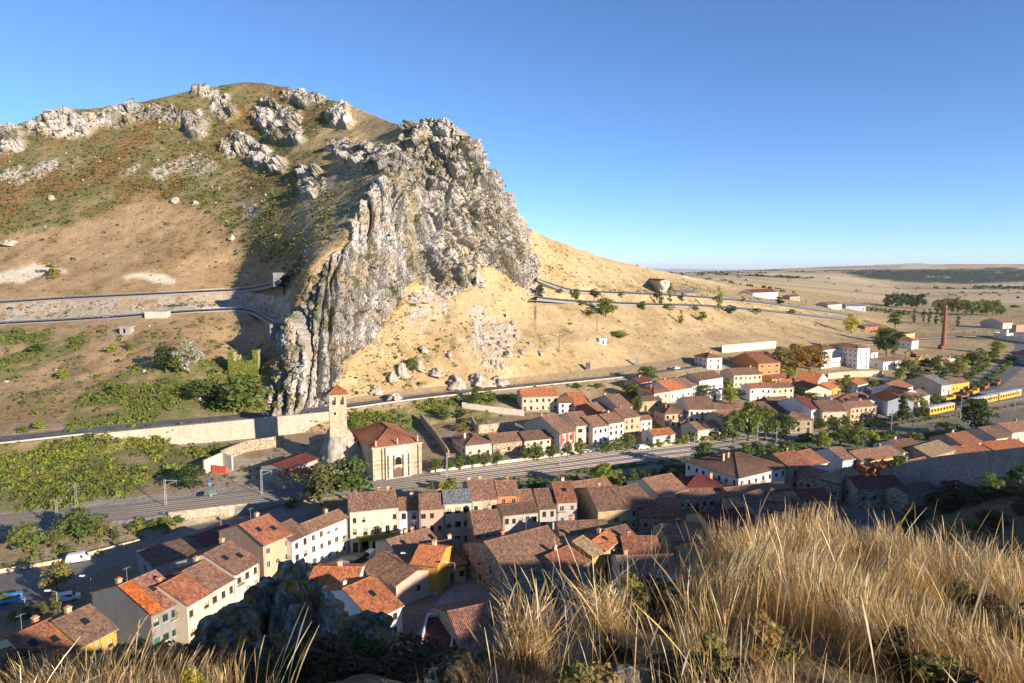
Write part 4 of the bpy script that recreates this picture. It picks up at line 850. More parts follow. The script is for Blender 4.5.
h((883.5, 361.6), (905.7, 359.5), 5, 'long white warehouse with brown roof right of the mill', RA=(877, 357.3), r='old', w='white', win=(5, 1), side=(1, 1), ch=0, cat='warehouse', name='warehouse')
h((871, 353), (878, 352.5), 3.4, 'small white cube between mill and warehouse', d=6, roof='flat', r='grey', w='white', win=(1, 1), ch=0, cat='building', group=GM)
h((912, 341), (918.6, 340), 6, 'small white house with red hip roof near the brick chimney', d=11, roof='hip', r='red', w='white', win=(2, 2), side=(3, 1), group=GM, ch=0)
h((904, 334.5), (915, 333), 6, 'roofless looking brown building behind small white house', d=12, roof='flat', r='dark', w='ochre', win=(0, 1), side=(0, 0), group=GM, ch=0)
h((893, 402), (905, 399), 4, 'low brown roof between blue grey house and conifer', d=7, r='brown', w='cream', win=(2, 1), group=GM, ch=0)
h((915, 398), (930, 394.5), 4.4, 'pale house under the yard trees left of cream sheeting', d=9, r='old', w='pale', win=(3, 1), group=GM, ch=1)
h((858, 385), (868, 383), 4, 'small orange roofed house below the mill lawn', d=8, r='orange', w='white', win=(2, 1), group=GM, ch=1)
h((952, 384), (969.4, 381.6), 5, 'bright yellow trackside building with brown roof', RA=(946, 378.2), r='old', w='yellow', win=(5, 1), group=GM, ch=0)
h((941.8, 385.5), (951.7, 384), 5, 'cream end of the yellow trackside building under grey sheeting', RA=(924, 376), r='grey', w='cream', win=(2, 1), group=GM, ch=0)
h((994, 332.5), (1040, 338), 5, 'long white factory building at the right edge', d=18, roof='flat', r='grey', w='white', win=(6, 1), ch=0, cat='factory', name='factory')
FAC = HOUSES[-1]
h((1012, 353), (1050, 359), 6, 'grey walled depot with maroon roof at the right edge', d=14, r='crimson', w='grey', win=(4, 1), ch=0, cat='depot', name='depot', pitch=15)
h((906, 322), (940, 321), 5, 'ruined brick hall left of the slim cypresses', d=12, roof='flat', r='dark', w='brick', win=(4, 1), ch=0, cat='ruin', name='ruin') if 0 else None
h((865, 327), (882, 326), 4, 'ruined reddish barn beside the yellow tree', d=10, r='dark', w='brick', win=(3, 1), ch=0, cat='barn', name='barn')
h((1003, 323), (1013, 322.5), 6, 'pale orange sided shed at far right below the poplars', d=22, roof='gable', r='old', w='pale', win=(1, 1), ch=0, cat='barn', name='barn')
h((753, 293), (778, 292), 6, 'long red roofed farm hall far out in the fields', d=16, r='crimson', w='white', win=(6, 1), ch=0, cat='barn', name='barn')
h((790, 296.5), (800, 296), 5, 'small brown farm house in the far fields', d=9, r='dark', w='stone', win=(2, 1), ch=0, cat='farm', name='farmhouse')
h((828, 304), (842, 303), 6, 'dark farm sheds left of the blue silo wall', d=14, r='dark', w='grey', win=(3, 1), ch=0, cat='farm', name='farmhouse')
h((846, 306), (866, 306), 5, 'long pale farm shed in the middle of the plain', d=14, r='grey', w='blue', win=(4, 1), ch=0, cat='barn', name='barn')
h((672, 343.5), (681, 341), 3.4, 'long red roofed barn on the golden slope above the road', RA=(656, 336.2), r='red', w='pale', win=(1, 1), ch=0, cat='barn', name='barn', drop=4) if 0 else None
HB = h((663, 343), (646, 336.5), 3.2, 'x', d=5, r='red', w='pale', win=(0, 0)) if 0 else None
h((641, 338.6), (659, 346.8), 2.6, 'long red roofed barn on the golden slope above the road', d=7, r='red', w='pale', win=(0, 0), side=(1, 1), ch=0, cat='barn', name='barn', drop=5, pitch=16)
h((600, 313.5), (607, 313.3), 3.0, 'tiny white hut under the motorway bushes', d=5, roof='flat', r='tan', w='white', win=(1, 1), ch=0, cat='hut', name='hut')
h((675, 344), (694, 344), 2.2, 'grey collapsed barn with broken roof right of the long red barn', d=8, r='grey', w='stone', win=(1, 1), ch=0, cat='barn', name='barn', pitch=24)
# ================================================================ ROADS, RAILWAY, WALLS
def rowpt(x, k, dz=0.0):
    """Point of feature line k (rows of the lofted ground) at bearing x."""
    y = np.interp(x, XU, SY[k]); D = np.interp(x, XU, SD[k]); p = P(x, y, D); p[..., 2] += dz; return p
t = NT('asphalt', .9, .25); co = t.coord(); n_ = t.noise(co, 2.5, 6, .7); n2_ = t.noise(t.vmul(co, (.2, .2, .2)), 1, 4)
t.col(t.mix(1, t.ramp(n_, [(.3, G(.10)), (.7, (.165, .162, .158))]), t.ramp(n2_, [(.35, G(.75)), (.65, G(1.25))]), 'MULTIPLY')); ASPH = t.m
BALLAST = plain('ballast', (.27, .245, .21), .5, 2.5); PAINT = plain('road_paint', (.72, .71, .68), .25); CONC = WM['concrete']; DUST = plain('dusty_paving', (.33, .29, .245), .4, .8)
RAIL = plain('rail_steel', (.24, .20, .17), .3, 3, .5, .5, .5); SLEEP = plain('sleeper', (.26, .23, .20), .3)
def ribbon(name, a, b, m, n=6, kind='structure', dz=.05, follow=False, parent=None):
    """Strip between two rows of 3-D points."""
    a = np.asarray(a, float); b = np.asarray(b, float); N_ = len(a); w = np.linspace(0, 1, n)
    g = a[:, None]*(1-w[None, :, None])+b[:, None]*w[None, :, None]
    if follow:
        for i in range(N_):
            for j in range(n): g[i, j, 2] = gz(g[i, j, 0], g[i, j, 1])
    g[..., 2] += dz
    i2 = np.arange(N_*n).reshape(N_, n); q = np.stack([i2[:-1, :-1], i2[1:, :-1], i2[1:, 1:], i2[:-1, 1:]], -1).reshape(-1, 4)
    o = link(bpy.data.objects.new(name, np_mesh(name, g.reshape(-1, 3), q, m)), parent)
    return tag(o, kind=kind) if kind else o
def polyline(pts, n): 
    pts = np.asarray(pts, float); s = np.concatenate([[0], np.cumsum(np.linalg.norm(np.diff(pts, axis=0), axis=1))]); u = np.linspace(0, s[-1], n)
    return np.stack([np.interp(u, s, pts[:, k]) for k in range(pts.shape[1])], -1)
xr = np.concatenate([np.arange(-300, 1000, 8.0), np.arange(1000, 1500, 30)])
# the main road on its bench
a = rowpt(xr, 7); b = rowpt(xr, 8); wv = (b-a)
ribbon('road', a+wv*.10, a+wv*.95, ASPH, 3, dz=.14)
for f0, f1 in ((.13, .15), (.885, .905)): ribbon('road_marking', a+wv*f0, a+wv*f1, PAINT, 2, dz=.15)
for i in range(0, len(xr)-1, 2):
    if -60 < xr[i] < 900:
        j = np.array([i, i+1]); aa = a[j]+wv[j]*.505; ribbon('road_marking', aa, a[j]+wv[j]*.52, PAINT, 2, dz=.15)
def wall_along(name, top, bot, th, m, label, cat, dirv=None, cop=.0, **k):
    """Free wall: top and bottom rows of points, thickness th away from the camera."""
    top = np.asarray(top, float); bot = np.asarray(bot, float); n_ = len(top)
    tdir = np.gradient(top[:, :2], axis=0); tdir /= np.linalg.norm(tdir, axis=1)[:, None]; nn = np.stack([-tdir[:, 1], tdir[:, 0], 0*tdir[:, 0]], -1)*th
    V = np.concatenate([bot, top, top+nn, bot+nn]); Fc = []
    for i in range(n_-1):
        for r_ in range(3): Fc.append((r_*n_+i, r_*n_+i+1, (r_+1)*n_+i+1, (r_+1)*n_+i))
    Fc += [(0, n_, 2*n_, 3*n_), (n_-1, 4*n_-1, 3*n_-1, 2*n_-1)]
    o = link(bpy.data.objects.new(name, np_mesh(name, V, Fc, m))); tag(o, label, cat, **k); return o
xw = np.arange(96, 331, 6.0)
tp_ = rowpt(xw, 7, .45); bt_ = rowpt(xw, 5, -1.0); hgt = np.interp(xw, [96, 130, 165, 330], [1.2, 2.5, 5.5, 6.0]); bt_ = tp_.copy(); bt_[:, 2] -= hgt+.6; sh = wv[0]*0
nn_ = np.array([.36, -.93, 0]); tp_ = tp_+nn_*2.9; bt_ = bt_+nn_*3.2
WALLM = wall_mat('roadwall', (.52, .455, .355), .25, .75)
rw = wall_along('retaining_wall', tp_, bt_, 1.2, WALLM, 'long pale concrete retaining wall carrying the road above the tracks', 'wall')
xw = np.concatenate([np.arange(-60, 96, 8.0)]); tp_ = rowpt(xw, 7, .4); bt_ = rowpt(xw, 7, -.8); wall_along('road_parapet', tp_, bt_, .4, WM['pale'], 'low pale roadside wall over the green bank at left', 'wall')
xw = np.arange(340, 652, 8.0); tp_ = rowpt(xw, 7, .4); bt_ = rowpt(xw, 7, -1.6); wall_along('road_parapet', tp_, bt_, .45, WM['pale'], 'low sunlit parapet along the road above the cream house', 'wall')
# the two carriageways of the motorway on the hillside
for k, nm in ((11, 'lower'), (13, 'upper')):
    for x0, x1 in ((-300, 284), (537, 860)):
        xm = np.arange(x0, x1, 7.0); a = rowpt(xm, k); b = rowpt(xm, k+1); zl = np.maximum(a[:, 2], b[:, 2]); a[:, 2] = zl; b[:, 2] = zl
        ribbon('motorway', a, b, plain('pale_asphalt', (.27, .265, .26), .25), 3, dz=.75)
        a0 = a.copy(); a0[:, 2] -= 1.0; wall_along('kerb_beam', a+np.array([0, -.25, .25]), a0+np.array([0, -.25, 0]), .35, plain('grey_concrete', (.25, .24, .225), .3), f'pale concrete edge beam of the {nm} carriageway '+('left of the cliff' if x0 < 0 else 'on the golden slope'), 'kerb')
        mb = MB()
        for i in range(len(a)-1):
            p, q = Vector(a[i])+Vector((0, -.1, 1.45)), Vector(a[i+1])+Vector((0, -.1, 1.45)); mb.tube(p, q, .13, .13, 4)
            mb.tube(p-Vector((0, 0, .75)), p, .06, .06, 4)
        if x0 < 0: tag(mb.build('guard_rail', STEEL), f'steel guard rail of the {nm} carriageway '+('left of the cliff' if x0 < 0 else 'on the golden slope'), 'guard rail')
for i, (px, k, l_) in enumerate(((284, 13, 'grey concrete tunnel mouth of the upper carriageway in cliff shade'), (283, 11, 'dark tunnel mouth of the lower carriageway in cliff shade'))):
    p = rowpt(px, k); p2 = rowpt(px, k+1); c_ = (p+p2)/2; t_ = rowpt(px+4, k)-rowpt(px-4, k); ang = math.atan2(t_[1], t_[0])
    r_ = empty('tunnel_portal', c_+np.array([0, 0, .5]), ang, label=l_, cat='tunnel')
    m = MB(); Rr = 3.7; N_ = 14; arc = [(Rr*math.cos(q), Rr*math.sin(q)*1.15) for q in np.linspace(math.pi, 0, N_)]
    for xx in (0, 3):                                                     # face with an arched opening
        for (y0, z0), (y1, z1) in zip(arc[:-1], arc[1:]): m.add([(xx, y0, z0), (xx, y1, z1), (xx, y1, 5.2), (xx, y0, 5.2)], [(0, 1, 2, 3)])
        for s_ in (-1, 1): m.add([(xx, s_*Rr, -1), (xx, s_*(Rr+2.2), -1), (xx, s_*(Rr+2.2), 5.2), (xx, s_*Rr, 5.2)], [(0, 1, 2, 3)])
    m.add([(0, -Rr-2.2, 5.2), (0, Rr+2.2, 5.2), (3, Rr+2.2, 5.2), (3, -Rr-2.2, 5.2)], [(0, 1, 2, 3)])
    for s_ in (-1, 1): m.add([(0, s_*(Rr+2.2), -1), (3, s_*(Rr+2.2), -1), (3, s_*(Rr+2.2), 5.2), (0, s_*(Rr+2.2), 5.2)], [(0, 1, 2, 3)])
    for (y0, z0), (y1, z1) in zip(arc[:-1], arc[1:]): m.add([(0, y0, z0), (0, y1, z1), (3, y1, z1), (3, y0, z0)], [(0, 1, 2, 3)])
    m.build('portal_frame', plain('portal_concrete', (.20, .195, .185), .4, .4), r_); MB().box(2.6, 2.9, -Rr, Rr, -1, 5).build('bore_shade_panel', plain('bore_shade', (.02, .02, .02)), r_)  # concrete tone darkened for cliff shade; near-black panel stands for the unlit bore
# railway: ballast bed, then tracks of rails and sleepers
xb = np.arange(-300, 1400, 10.0); a = rowpt(xb, 3); b = rowpt(xb, 4); ribbon('railway_bed', a, b, BALLAST, 4, dz=.06)
LBL = ['nearest railway track along the town houses', 'middle railway track of the three', 'farthest railway track beside the church', 'short siding track in the station yard']
for q, (f, x0, x1) in enumerate(((.2, -200, 1200), (.46, -200, 1200), (.74, -200, 1200), (.92, 440, 1000))):
    xt = np.arange(x0, x1, 5.0); a = rowpt(xt, 3); b = rowpt(xt, 4); mid = polyline(a+(b-a)*f, 400); tg = np.gradient(mid, axis=0); tg[:, 2] = 0; tg /= np.linalg.norm(tg, axis=1)[:, None]
    nr = np.stack([-tg[:, 1], tg[:, 0], 0*tg[:, 0]], -1); root = empty('railway_track', mid[200], label=LBL[q], cat='railway track'); off = np.array(mid[200])
    for s_ in (-.72, .72):
        mb = MB(); V = []
        for w_, z_ in ((-.06, .1), (-.06, .26), (.06, .26), (.06, .1)): V.append(mid+nr*(s_+w_)+np.array([0, 0, z_])-off)
        n_ = len(mid); Fc = np.array([(r_*n_+i, r_*n_+i+1, (r_+1)*n_+i+1, (r_+1)*n_+i) for r_ in range(3) for i in range(n_-1)])
        link(bpy.data.objects.new('rail', np_mesh('rail', np.concatenate(V), Fc, RAIL)), root)
    ml = polyline(mid, int(np.linalg.norm(np.diff(mid, axis=0), axis=1).sum()/1.3)); tl = np.gradient(ml, axis=0); tl /= np.linalg.norm(tl, axis=1)[:, None]; nl = np.stack([-tl[:, 1], tl[:, 0], 0*tl[:, 0]], -1)
    V = np.stack([ml-nl*1.2-tl*.13, ml+nl*1.2-tl*.13, ml+nl*1.2+tl*.13, ml-nl*1.2+tl*.13], 1)-off; V[..., 2] += .085
    o = link(bpy.data.objects.new('sleepers', np_mesh('sleepers', V.reshape(-1, 3), np.arange(len(V)*4).reshape(-1, 4), SLEEP)), root); o['kind'] = 'stuff'
# streets of the town
def street(name, far, near, n, m=ASPH, dz=.06):
    a = polyline([tuple(hit(*p)) for p in far], n); b = polyline([tuple(hit(*p)) for p in near], n)
    return ribbon(name, a, b, m, 5, dz=dz, follow=True)
street('street', [(-120, 594), (0, 575), (60, 565), (140, 544), (172, 531), (247, 516), (330, 503)], [(-120, 650), (0, 612), (75, 585), (110, 568), (175, 549), (247, 531), (330, 510)], 46, plain('worn_street', (.24, .205, .175), .3, .5))
street('lane', [(415, 640), (428, 612), (445, 592), (474, 575), (500, 560)], [(440, 650), (452, 620), (468, 604), (492, 598), (520, 596)], 16, plain('concrete_lane', (.30, .295, .29), .3, .5))
street('plaza', [(300, 572), (345, 552), (398, 545)], [(330, 590), (362, 572), (408, 560)], 10, DUST)
street('yard_road', [(905, 402), (950, 392), (984, 376), (1000, 362), (1016, 348), (1010, 338)], [(930, 408), (975, 397), (1000, 388), (1018, 372), (1040, 352), (1040, 340)], 30)
street('station_yard', [(560, 462), (640, 450), (690, 444)], [(560, 472), (640, 462), (690, 455)], 20, DUST, dz=.1)
tp_ = np.array([hit(x, y)+Vector((0, 0, .9)) for x, y in polyline([(-60, 585), (0, 573.5), (60, 563.5), (140, 543)], 16)]); bt_ = tp_-np.array([0, 0, 1.6]); wall_along('kerb_wall', tp_, bt_, .35, WM['ashlar'], 'low pale stone wall along the far side of the street at left', 'wall')
xw = np.arange(168, 262, 4.0); tp_ = rowpt(xw, 3, .5); bt_ = rowpt(xw, 2, -.6); wall_along('embankment_wall', tp_, bt_, .6, WM['ashlar'], 'sunlit stone wall holding the railway above the street', 'wall')
# the great wall at right
pt = [P(880, 470, D=184), P(910, 461.5, D=177), P(940, 456, D=170), P(985, 451, D=160), P(1024, 447, D=152), P(1100, 438, D=135)]
tp_ = polyline(pt, 30); bt_ = tp_.copy(); bt_[:, 2] = np.minimum(tp_[:, 2]-6.5, fg(tp_[:, 0]-3, tp_[:, 1]-1)-1); bt_[:, 2] = np.maximum(bt_[:, 2], -1); wall_along('great_wall', tp_, bt_, .9, wall_mat('greatwall', (.36, .33, .30), .5, .9), 'great grey retaining wall in shade at the right edge', 'wall')
xw = np.arange(430, 600, 6.0); tp_ = rowpt(xw, 4, 1.0)+np.array([0, 1.5, 0]); bt_ = tp_-np.array([0, 0, 1.4]); wall_along('track_wall', tp_, bt_, .3, WM['pale'], 'low pale wall between the tracks and the trimmed trees', 'wall')
def wpx(name, pts, hgt, m, label, th=.5):
    g_ = polyline([tuple(hit(*p)) for p in pts], max(4, len(pts)*4)); tp_ = g_.copy(); tp_[:, 2] += hgt; g_[:, 2] -= .8
    return wall_along(name, tp_, g_, th, m, label, 'wall')
wpx('garden_wall', [(462, 408), (490, 412), (524, 416)], 2.2, WM['pale'], 'pale garden wall left of the cream house with orange roof')
wpx('garden_wall', [(471, 424), (476, 434), (515, 430)], 3, WM['stone'], 'ruined stone wall above the square hip roofed house')
wpx('ramp_wall', [(420, 420), (436, 440), (448, 458)], 2.5, WM['stone'], 'stepped stone wall descending right of the church')
wpx('courtyard_wall', [(222, 462), (246, 452), (284, 446)], 3.5, WM['stone'], 'old courtyard wall at the foot of the road wall')
wpx('ruin_wall', [(205, 474), (222, 466), (232, 470)], 4, WM['pale'], 'broken pale ruin wall beside the courtyard')
wpx('ruin_wall', [(212, 472), (226, 474)], 2, WM['redwall'], 'small red painted wall in the ruin')
wpx('terrace_wall', [(828, 379), (850, 377), (884, 376)], 3.0, WM['ashlar'], 'pale stone terrace wall under the mill')
wpx('terrace_wall', [(832, 388), (852, 386), (872, 384)], 2.2, WM['ashlar'], 'lower pale garden wall under the mill lawn')
wpx('loading_wall', [(722, 353), (745, 351), (776, 348)], 4.5, wall_mat('rubblewall', (.60, .54, .44), .4), 'pale rubble wall cut into the golden field')
wpx('end_wall', [(1012, 352), (1030, 356)], 1.4, WM['pale'], 'short pale wall before the depot')
# ---------------------------------------------------------------- church front, tower, rock
root, o_, hw, hd, z0_, hh_ = CH; wd, d_ = 2*hw, 2*hd
hw, hd = wd/2, d_/2; ch_root = root
f = MB(); f.box(-hw+3.6, hw-3.6, -hd-1.1, -hd-.01, -2, 9.3); f.build('front_bay', WM['pale'], root)
for x in (-hw+.5, hw-.5, -hw+3.3, hw-3.3):
    MB().box(x-.5, x+.5, -hd-.5, -hd-.02, -2, 9.4).build('corner_pier', WM['ashlar'], root)
for x in (-3.05, -1.35, 1.35, 3.05): MB().box(x-.17, x+.17, -hd-1.35, -hd-1.12, .3, 6.8).build('pilaster', TRIM, root)
m = MB()
for q in range(12):
    a0, a1 = math.pi*q/12, math.pi*(q+1)/12; pts = [(r_*math.cos(w_), -hd-1.3, 6.6+r_*math.sin(w_)*.72) for w_ in (a0, a1) for r_ in (3.0, 3.25)]
    m.add([pts[0], pts[1], pts[3], pts[2]], [(0, 1, 2, 3)])
m.build('arch', STONE, root)
def arched(w_, h_, x, y, z, mat, nm, par):
    vs = [(x-w_/2, y, z), (x+w_/2, y, z)]+[(x+w_/2*math.cos(q), y, z+h_-w_/2+w_/2*math.sin(q)) for q in np.linspace(0, math.pi, 9)]
    return MB().add(vs, [tuple(range(len(vs)))]).build(nm, mat, par)
arched(1.9, 2.3, 0, -hd-1.14, 3.9, GLASS, 'window', root); arched(2.2, 3.0, 0, -hd-1.15, .2, TRIM, 'door', root)
MB().box(-2.9, 2.9, -hd-1.5, -hd-1.12, 3.35, 3.6).build('cornice', STONE, root)
MB().box(-hw-.3, hw+.3, -hd-.6, -hd-.02, 9.05, 9.35).build('eaves_cornice', STONE, root)
for x in (-hw+1, 0, hw-1.2):
    MB().box(x-.2, x+.2, -hd-.5, -hd-.1, 9.9, 11.0).lathe([(.3, 11.0), (.02, 11.7)], 6, (x, -hd-.3)).build('finial', STONE, root)
# tower rock and bell tower
tc = P(337.5, 427, D=198); tz = float(tc[2])
def rock_mesh(name, rx, ry, rz, seed, n=36, m=24, top=1.0, rough=.35, mat=None, taper=.0, sq=1.0, detail=0):
    th = np.linspace(0, 2*math.pi, n, endpoint=False); ph = np.linspace(-.35, math.pi/2, m); A_, B_ = np.meshgrid(th, ph)
    cx, sx = np.cos(A_), np.sin(A_); cb = np.cos(B_)**sq
    x_ = cx*cb; y_ = sx*cb; z_ = np.sin(B_)
    wf1, wf2, wid = worley(x_*1.9+seed, y_*1.9, z_*1.6+seed)
    k = 1+rough*((wid-.5)*.95-.35*(1-sstep(0, .25, wf2-wf1))+.9*(ridged(x_*2+seed, y_*2, z_*1.3, 4)-.6))+rough*.4*(fbm(x_*5+seed, y_*5, z_*5, 3)-.5)
    if detail: g1, g2, g3 = worley(x_*6+seed, y_*6, z_*5); k = k+.10*(g3-.5)-.06*(1-sstep(0, .3, g2-g1))+.10*(fbm(x_*14, y_*14, z_*14, 3)-.5)
    tpz = 1-taper*np.clip(z_, 0, 1)
    V = np.stack([x_*k*rx*tpz, y_*k*ry*tpz, z_*rz*(.75+.25*k)], -1); i2 = np.arange(n*m).reshape(m, n); nx_ = np.roll(i2, -1, 1)
    q = np.stack([i2[:-1], nx_[:-1], nx_[1:], i2[1:]], -1).reshape(-1, 4)
    return np_mesh(name, V.reshape(-1, 3), q, mat, smooth=False)
t = NT('limestone', .95, .12); co = t.coord('Object'); n1_ = t.noise(co, .55, 6, .7); n2_ = t.noise(t.vmul(co, (1, 1, .3)), 1.3, 6, .7)
c_ = t.mix(t.ramp(n2_, [(.40, G(0)), (.62, G(1))]), (.50, .45, .38), (.28, .25, .21)); c_ = t.mix(t.ramp(n1_, [(.50, G(0)), (.66, G(.85))]), c_, (.42, .31, .18)); c_ = t.mix(t.ramp(t.noise(co, 2.2, 5, .7), [(.58, G(0)), (.70, G(.7))]), c_, (.11, .105, .05))
t.col(c_); t.bump(n2_, 1, .3); LIME = t.m
zb = gz(tc[0], tc[1]); rk_ = link(bpy.data.objects.new('tower_rock', rock_mesh('tower_rock', 7.2, 5.2, tz-zb+.8, 3.3, 48, 34, rough=.22, mat=LIME, taper=.52, sq=.55))); rk_.location = (tc[0]+.2, tc[1]+1.5, zb)
tag(rk_, 'pale limestone pinnacle carrying the bell tower', 'rock')
tw = empty('bell_tower', (tc[0], tc[1]+.6, tz-.6), math.radians(17), label='square stone bell tower with red pyramid roof on the rock', cat='tower')
s_ = 2.45; Ht = 10.4; wb = MB(); ops = []
for k in range(4):
    a_ = k*math.pi/2; R_ = Matrix.Rotation(a_, 3, 'Z'); og = R_ @ Vector((-s_, -s_, 0)); ux = R_ @ Vector((1, 0, 0)); nr = R_ @ Vector((0, -1, 0))
    re = [(.9, 1.9, 7.6, 9.9), (3.2, 4.2, 7.6, 9.9)] if k in (0, 2) else [(2.0, 3.1, 7.6, 9.9)]
    if k == 0: re.append((1.3, 1.9, 4.6, 5.4))
    wall_panel(wb, og, ux, nr, 2*s_, -2, Ht, re, depth=.6)
wb.build('wall', WM['ashlar'], tw)
MB().box(-s_-.2, s_+.2, -s_-.2, s_+.2, Ht, Ht+.35).build('cornice', STONE, tw); MB().box(-s_-.1, s_+.1, -s_-.1, s_+.1, 6.4, 6.65).build('string_course', STONE, tw)
MB().box(-s_+.3, s_-.3, -s_+.7, s_-.3, 6.7, 7.4).build('belfry_floor', CONC, tw)
mb = MB(); q = [(-s_-.5, -s_-.5), (s_+.5, -s_-.5), (s_+.5, s_+.5), (-s_-.5, s_+.5)]
for i in range(4): slab(mb, (*q[i], Ht+.3), (*q[(i+1) % 4], Ht+.3), (0, 0, Ht+2.7), (0, 0, Ht+2.7), seed=50+i, wob=.02)
mb.build('roof', RM['orange'], tw)
for x in (-1.2, 1.2): MB().lathe([(.42, 8.0), (.36, 8.3), (.28, 8.7), (.1, 8.95)], 10, (x, -s_+.6)).build('bell', plain('bronze', (.08, .07, .04), rough=.5), tw)
rr_, ro_, rw_, rd_, rz_, rh_ = RH
for f_ in (-.78, -.02, .74): MB().box(rw_*f_-.55, rw_*f_+.55, -rd_-.06, -rd_-.005, 2.9, 6.5).build('red_panel', WM['redwall'], rr_)
# ---------------------------------------------------------------- town hall front
root, wd, d_, o_, u_, n_, z0_ = TH; hw, hd = wd/2, d_/2; X0 = -hw; fx = lambda f_: -hw+wd*f_
fm = plain('vine_leaves', (.30, .36, .03), .5, 5); pm = plain('geranium_leaves', (.10, .17, .03), .5, 5)
MB().box(fx(.18), fx(.87), -hd-.85, -hd-.01, 3.1, 3.3).build('balcony', STONE, root)
mb = MB()
for i in range(26): mb.tube((fx(.18)+i*(fx(.87)-fx(.18))/25, -hd-.8, 3.3), (fx(.18)+i*(fx(.87)-fx(.18))/25, -hd-.8, 4.2), .02, .02, 4)
mb.tube((fx(.18), -hd-.8, 4.2), (fx(.87), -hd-.8, 4.2), .03, .03, 4).build('railing', IRON, root)
def leaves(n, lo, hi, s, seed, mat, nm, par):
    r_ = np.random.default_rng(seed); c_ = r_.uniform(lo, hi, (n, 3)); a_ = r_.normal(size=(n, 3)); a_ /= np.linalg.norm(a_, axis=1)[:, None]; b_ = np.cross(a_, r_.normal(size=(n, 3))); b_ /= np.linalg.norm(b_, axis=1)[:, None]
    V = np.stack([c_-a_*s, c_-b_*s*.6, c_+a_*s, c_+b_*s*.6], 1).reshape(-1, 3)
    return link(bpy.data.objects.new(nm, np_mesh(nm, V, np.arange(4*n).reshape(-1, 4), mat)), par)
leaves(900, (fx(.17), -hd-1.15, 2.55), (fx(.88), -hd-.62, 3.75), .17, 4, fm, 'balcony_plants', root)
leaves(120, (fx(.19), -hd-.9, .1), (fx(.23), -hd-.3, 2.9), .15, 5, pm, 'climbing_plant', root)
MB().lathe([(.62, 0), (.62, .1)], 20).build('clock', [WHITE], root); ck = root.children[-1]; ck.location = (fx(.80), -hd-.01, 7.1); ck.rotation_euler = (math.pi/2, 0, 0)
MB().box(-.02, .02, 0, .45, .1, .13).box(-.3, 0, -.02, .02, .1, .13).build('clock_hands', IRON, ck)
MB().lathe([(.9, 0), (.9, .06), (.7, .08), (.7, .12), (.35, .12), (.3, .2)], 16).build('coat_of_arms', [plain('carved_stone', (.34, .30, .23), .5, 4)], root); ck = root.children[-1]; ck.location = (fx(.56), -hd-.01, 5.2); ck.rotation_euler = (math.pi/2, 0, 0)
for f_ in (.185, .42, .655, .885): MB().box(fx(f_)-.28, fx(f_)+.28, -hd-.3, -hd-.005, -2, 2.75).build('arcade_pillar', STONE, root)
MB().box(-hw-.1, hw+.1, -hd-.42, -hd-.01, 8.75, 8.98).build('cornice', STONE, root)
# ================================================================ TREES, BUSHES, SCRUB
def leaf_mat(key, a, b, tr=.4):
    t = NT('leaf_'+key, .75, .2); co = t.coord('Object'); oi = t.new('ShaderNodeObjectInfo').outputs['Random']; g = t.new('ShaderNodeNewGeometry')
    c = t.mix(t.ramp(g.outputs['Random Per Island'], [(.1, G(0)), (.9, G(1))]), a, b); c = t.mix(t.ramp(t.noise(co, .9, 3), [(.35, G(0)), (.65, G(.6))]), c, tuple(x*.55 for x in a))
    c = t.mix(1, c, t.ramp(oi, [(0, (.75, .78, .8)), (1, (1.25, 1.18, 1.1))]), 'MULTIPLY'); t.col(c)
    tl = t.new('ShaderNodeBsdfTranslucent'); t.l(c, tl.inputs[0]); mx = t.new('ShaderNodeMixShader'); mx.inputs[0].default_value = tr
    t.l(t.b.outputs[0], mx.inputs[1]); t.l(tl.outputs[0], mx.inputs[2]); t.l(mx.outputs[0], t.n['Material Output'].inputs[0]); return t.m
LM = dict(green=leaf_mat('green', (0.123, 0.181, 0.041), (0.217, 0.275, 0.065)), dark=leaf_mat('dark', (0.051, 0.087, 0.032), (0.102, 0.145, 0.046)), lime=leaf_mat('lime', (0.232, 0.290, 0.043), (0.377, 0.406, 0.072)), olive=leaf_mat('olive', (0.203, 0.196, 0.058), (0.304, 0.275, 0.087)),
          autumn=leaf_mat('autumn', (0.290, 0.167, 0.041), (0.435, 0.246, 0.051)), silver=leaf_mat('silver', (0.362, 0.377, 0.275), (0.551, 0.551, 0.420)), yellow=leaf_mat('yellow', (0.522, 0.450, 0.058), (0.600, 0.600, 0.087)), rust=leaf_mat('rust', (.20, .115, .045), (.30, .18, .07)),
          straw=leaf_mat('straw', (.36, .24, .09), (.50, .36, .15)), brown=leaf_mat('brown', (.10, .075, .04), (.17, .12, .06)))
BARK = plain('bark', (.12, .09, .065), .4, 4)
def quads(c_, n_, s, r_, asp=.62):
    """Leaf-clump faces at centres c_, roughly facing n_."""
    a_ = np.cross(n_, r_.normal(size=n_.shape)); a_ /= np.linalg.norm(a_, axis=1)[:, None]+1e-9; b_ = np.cross(n_, a_); b_ /= np.linalg.norm(b_, axis=1)[:, None]+1e-9
    s = np.broadcast_to(np.asarray(s, float), (len(c_),))[:, None]
    return np.stack([c_-a_*s, c_-b_*s*asp+a_*s*.15, c_+a_*s, c_+b_*s*asp-a_*s*.1], 1).reshape(-1, 3)
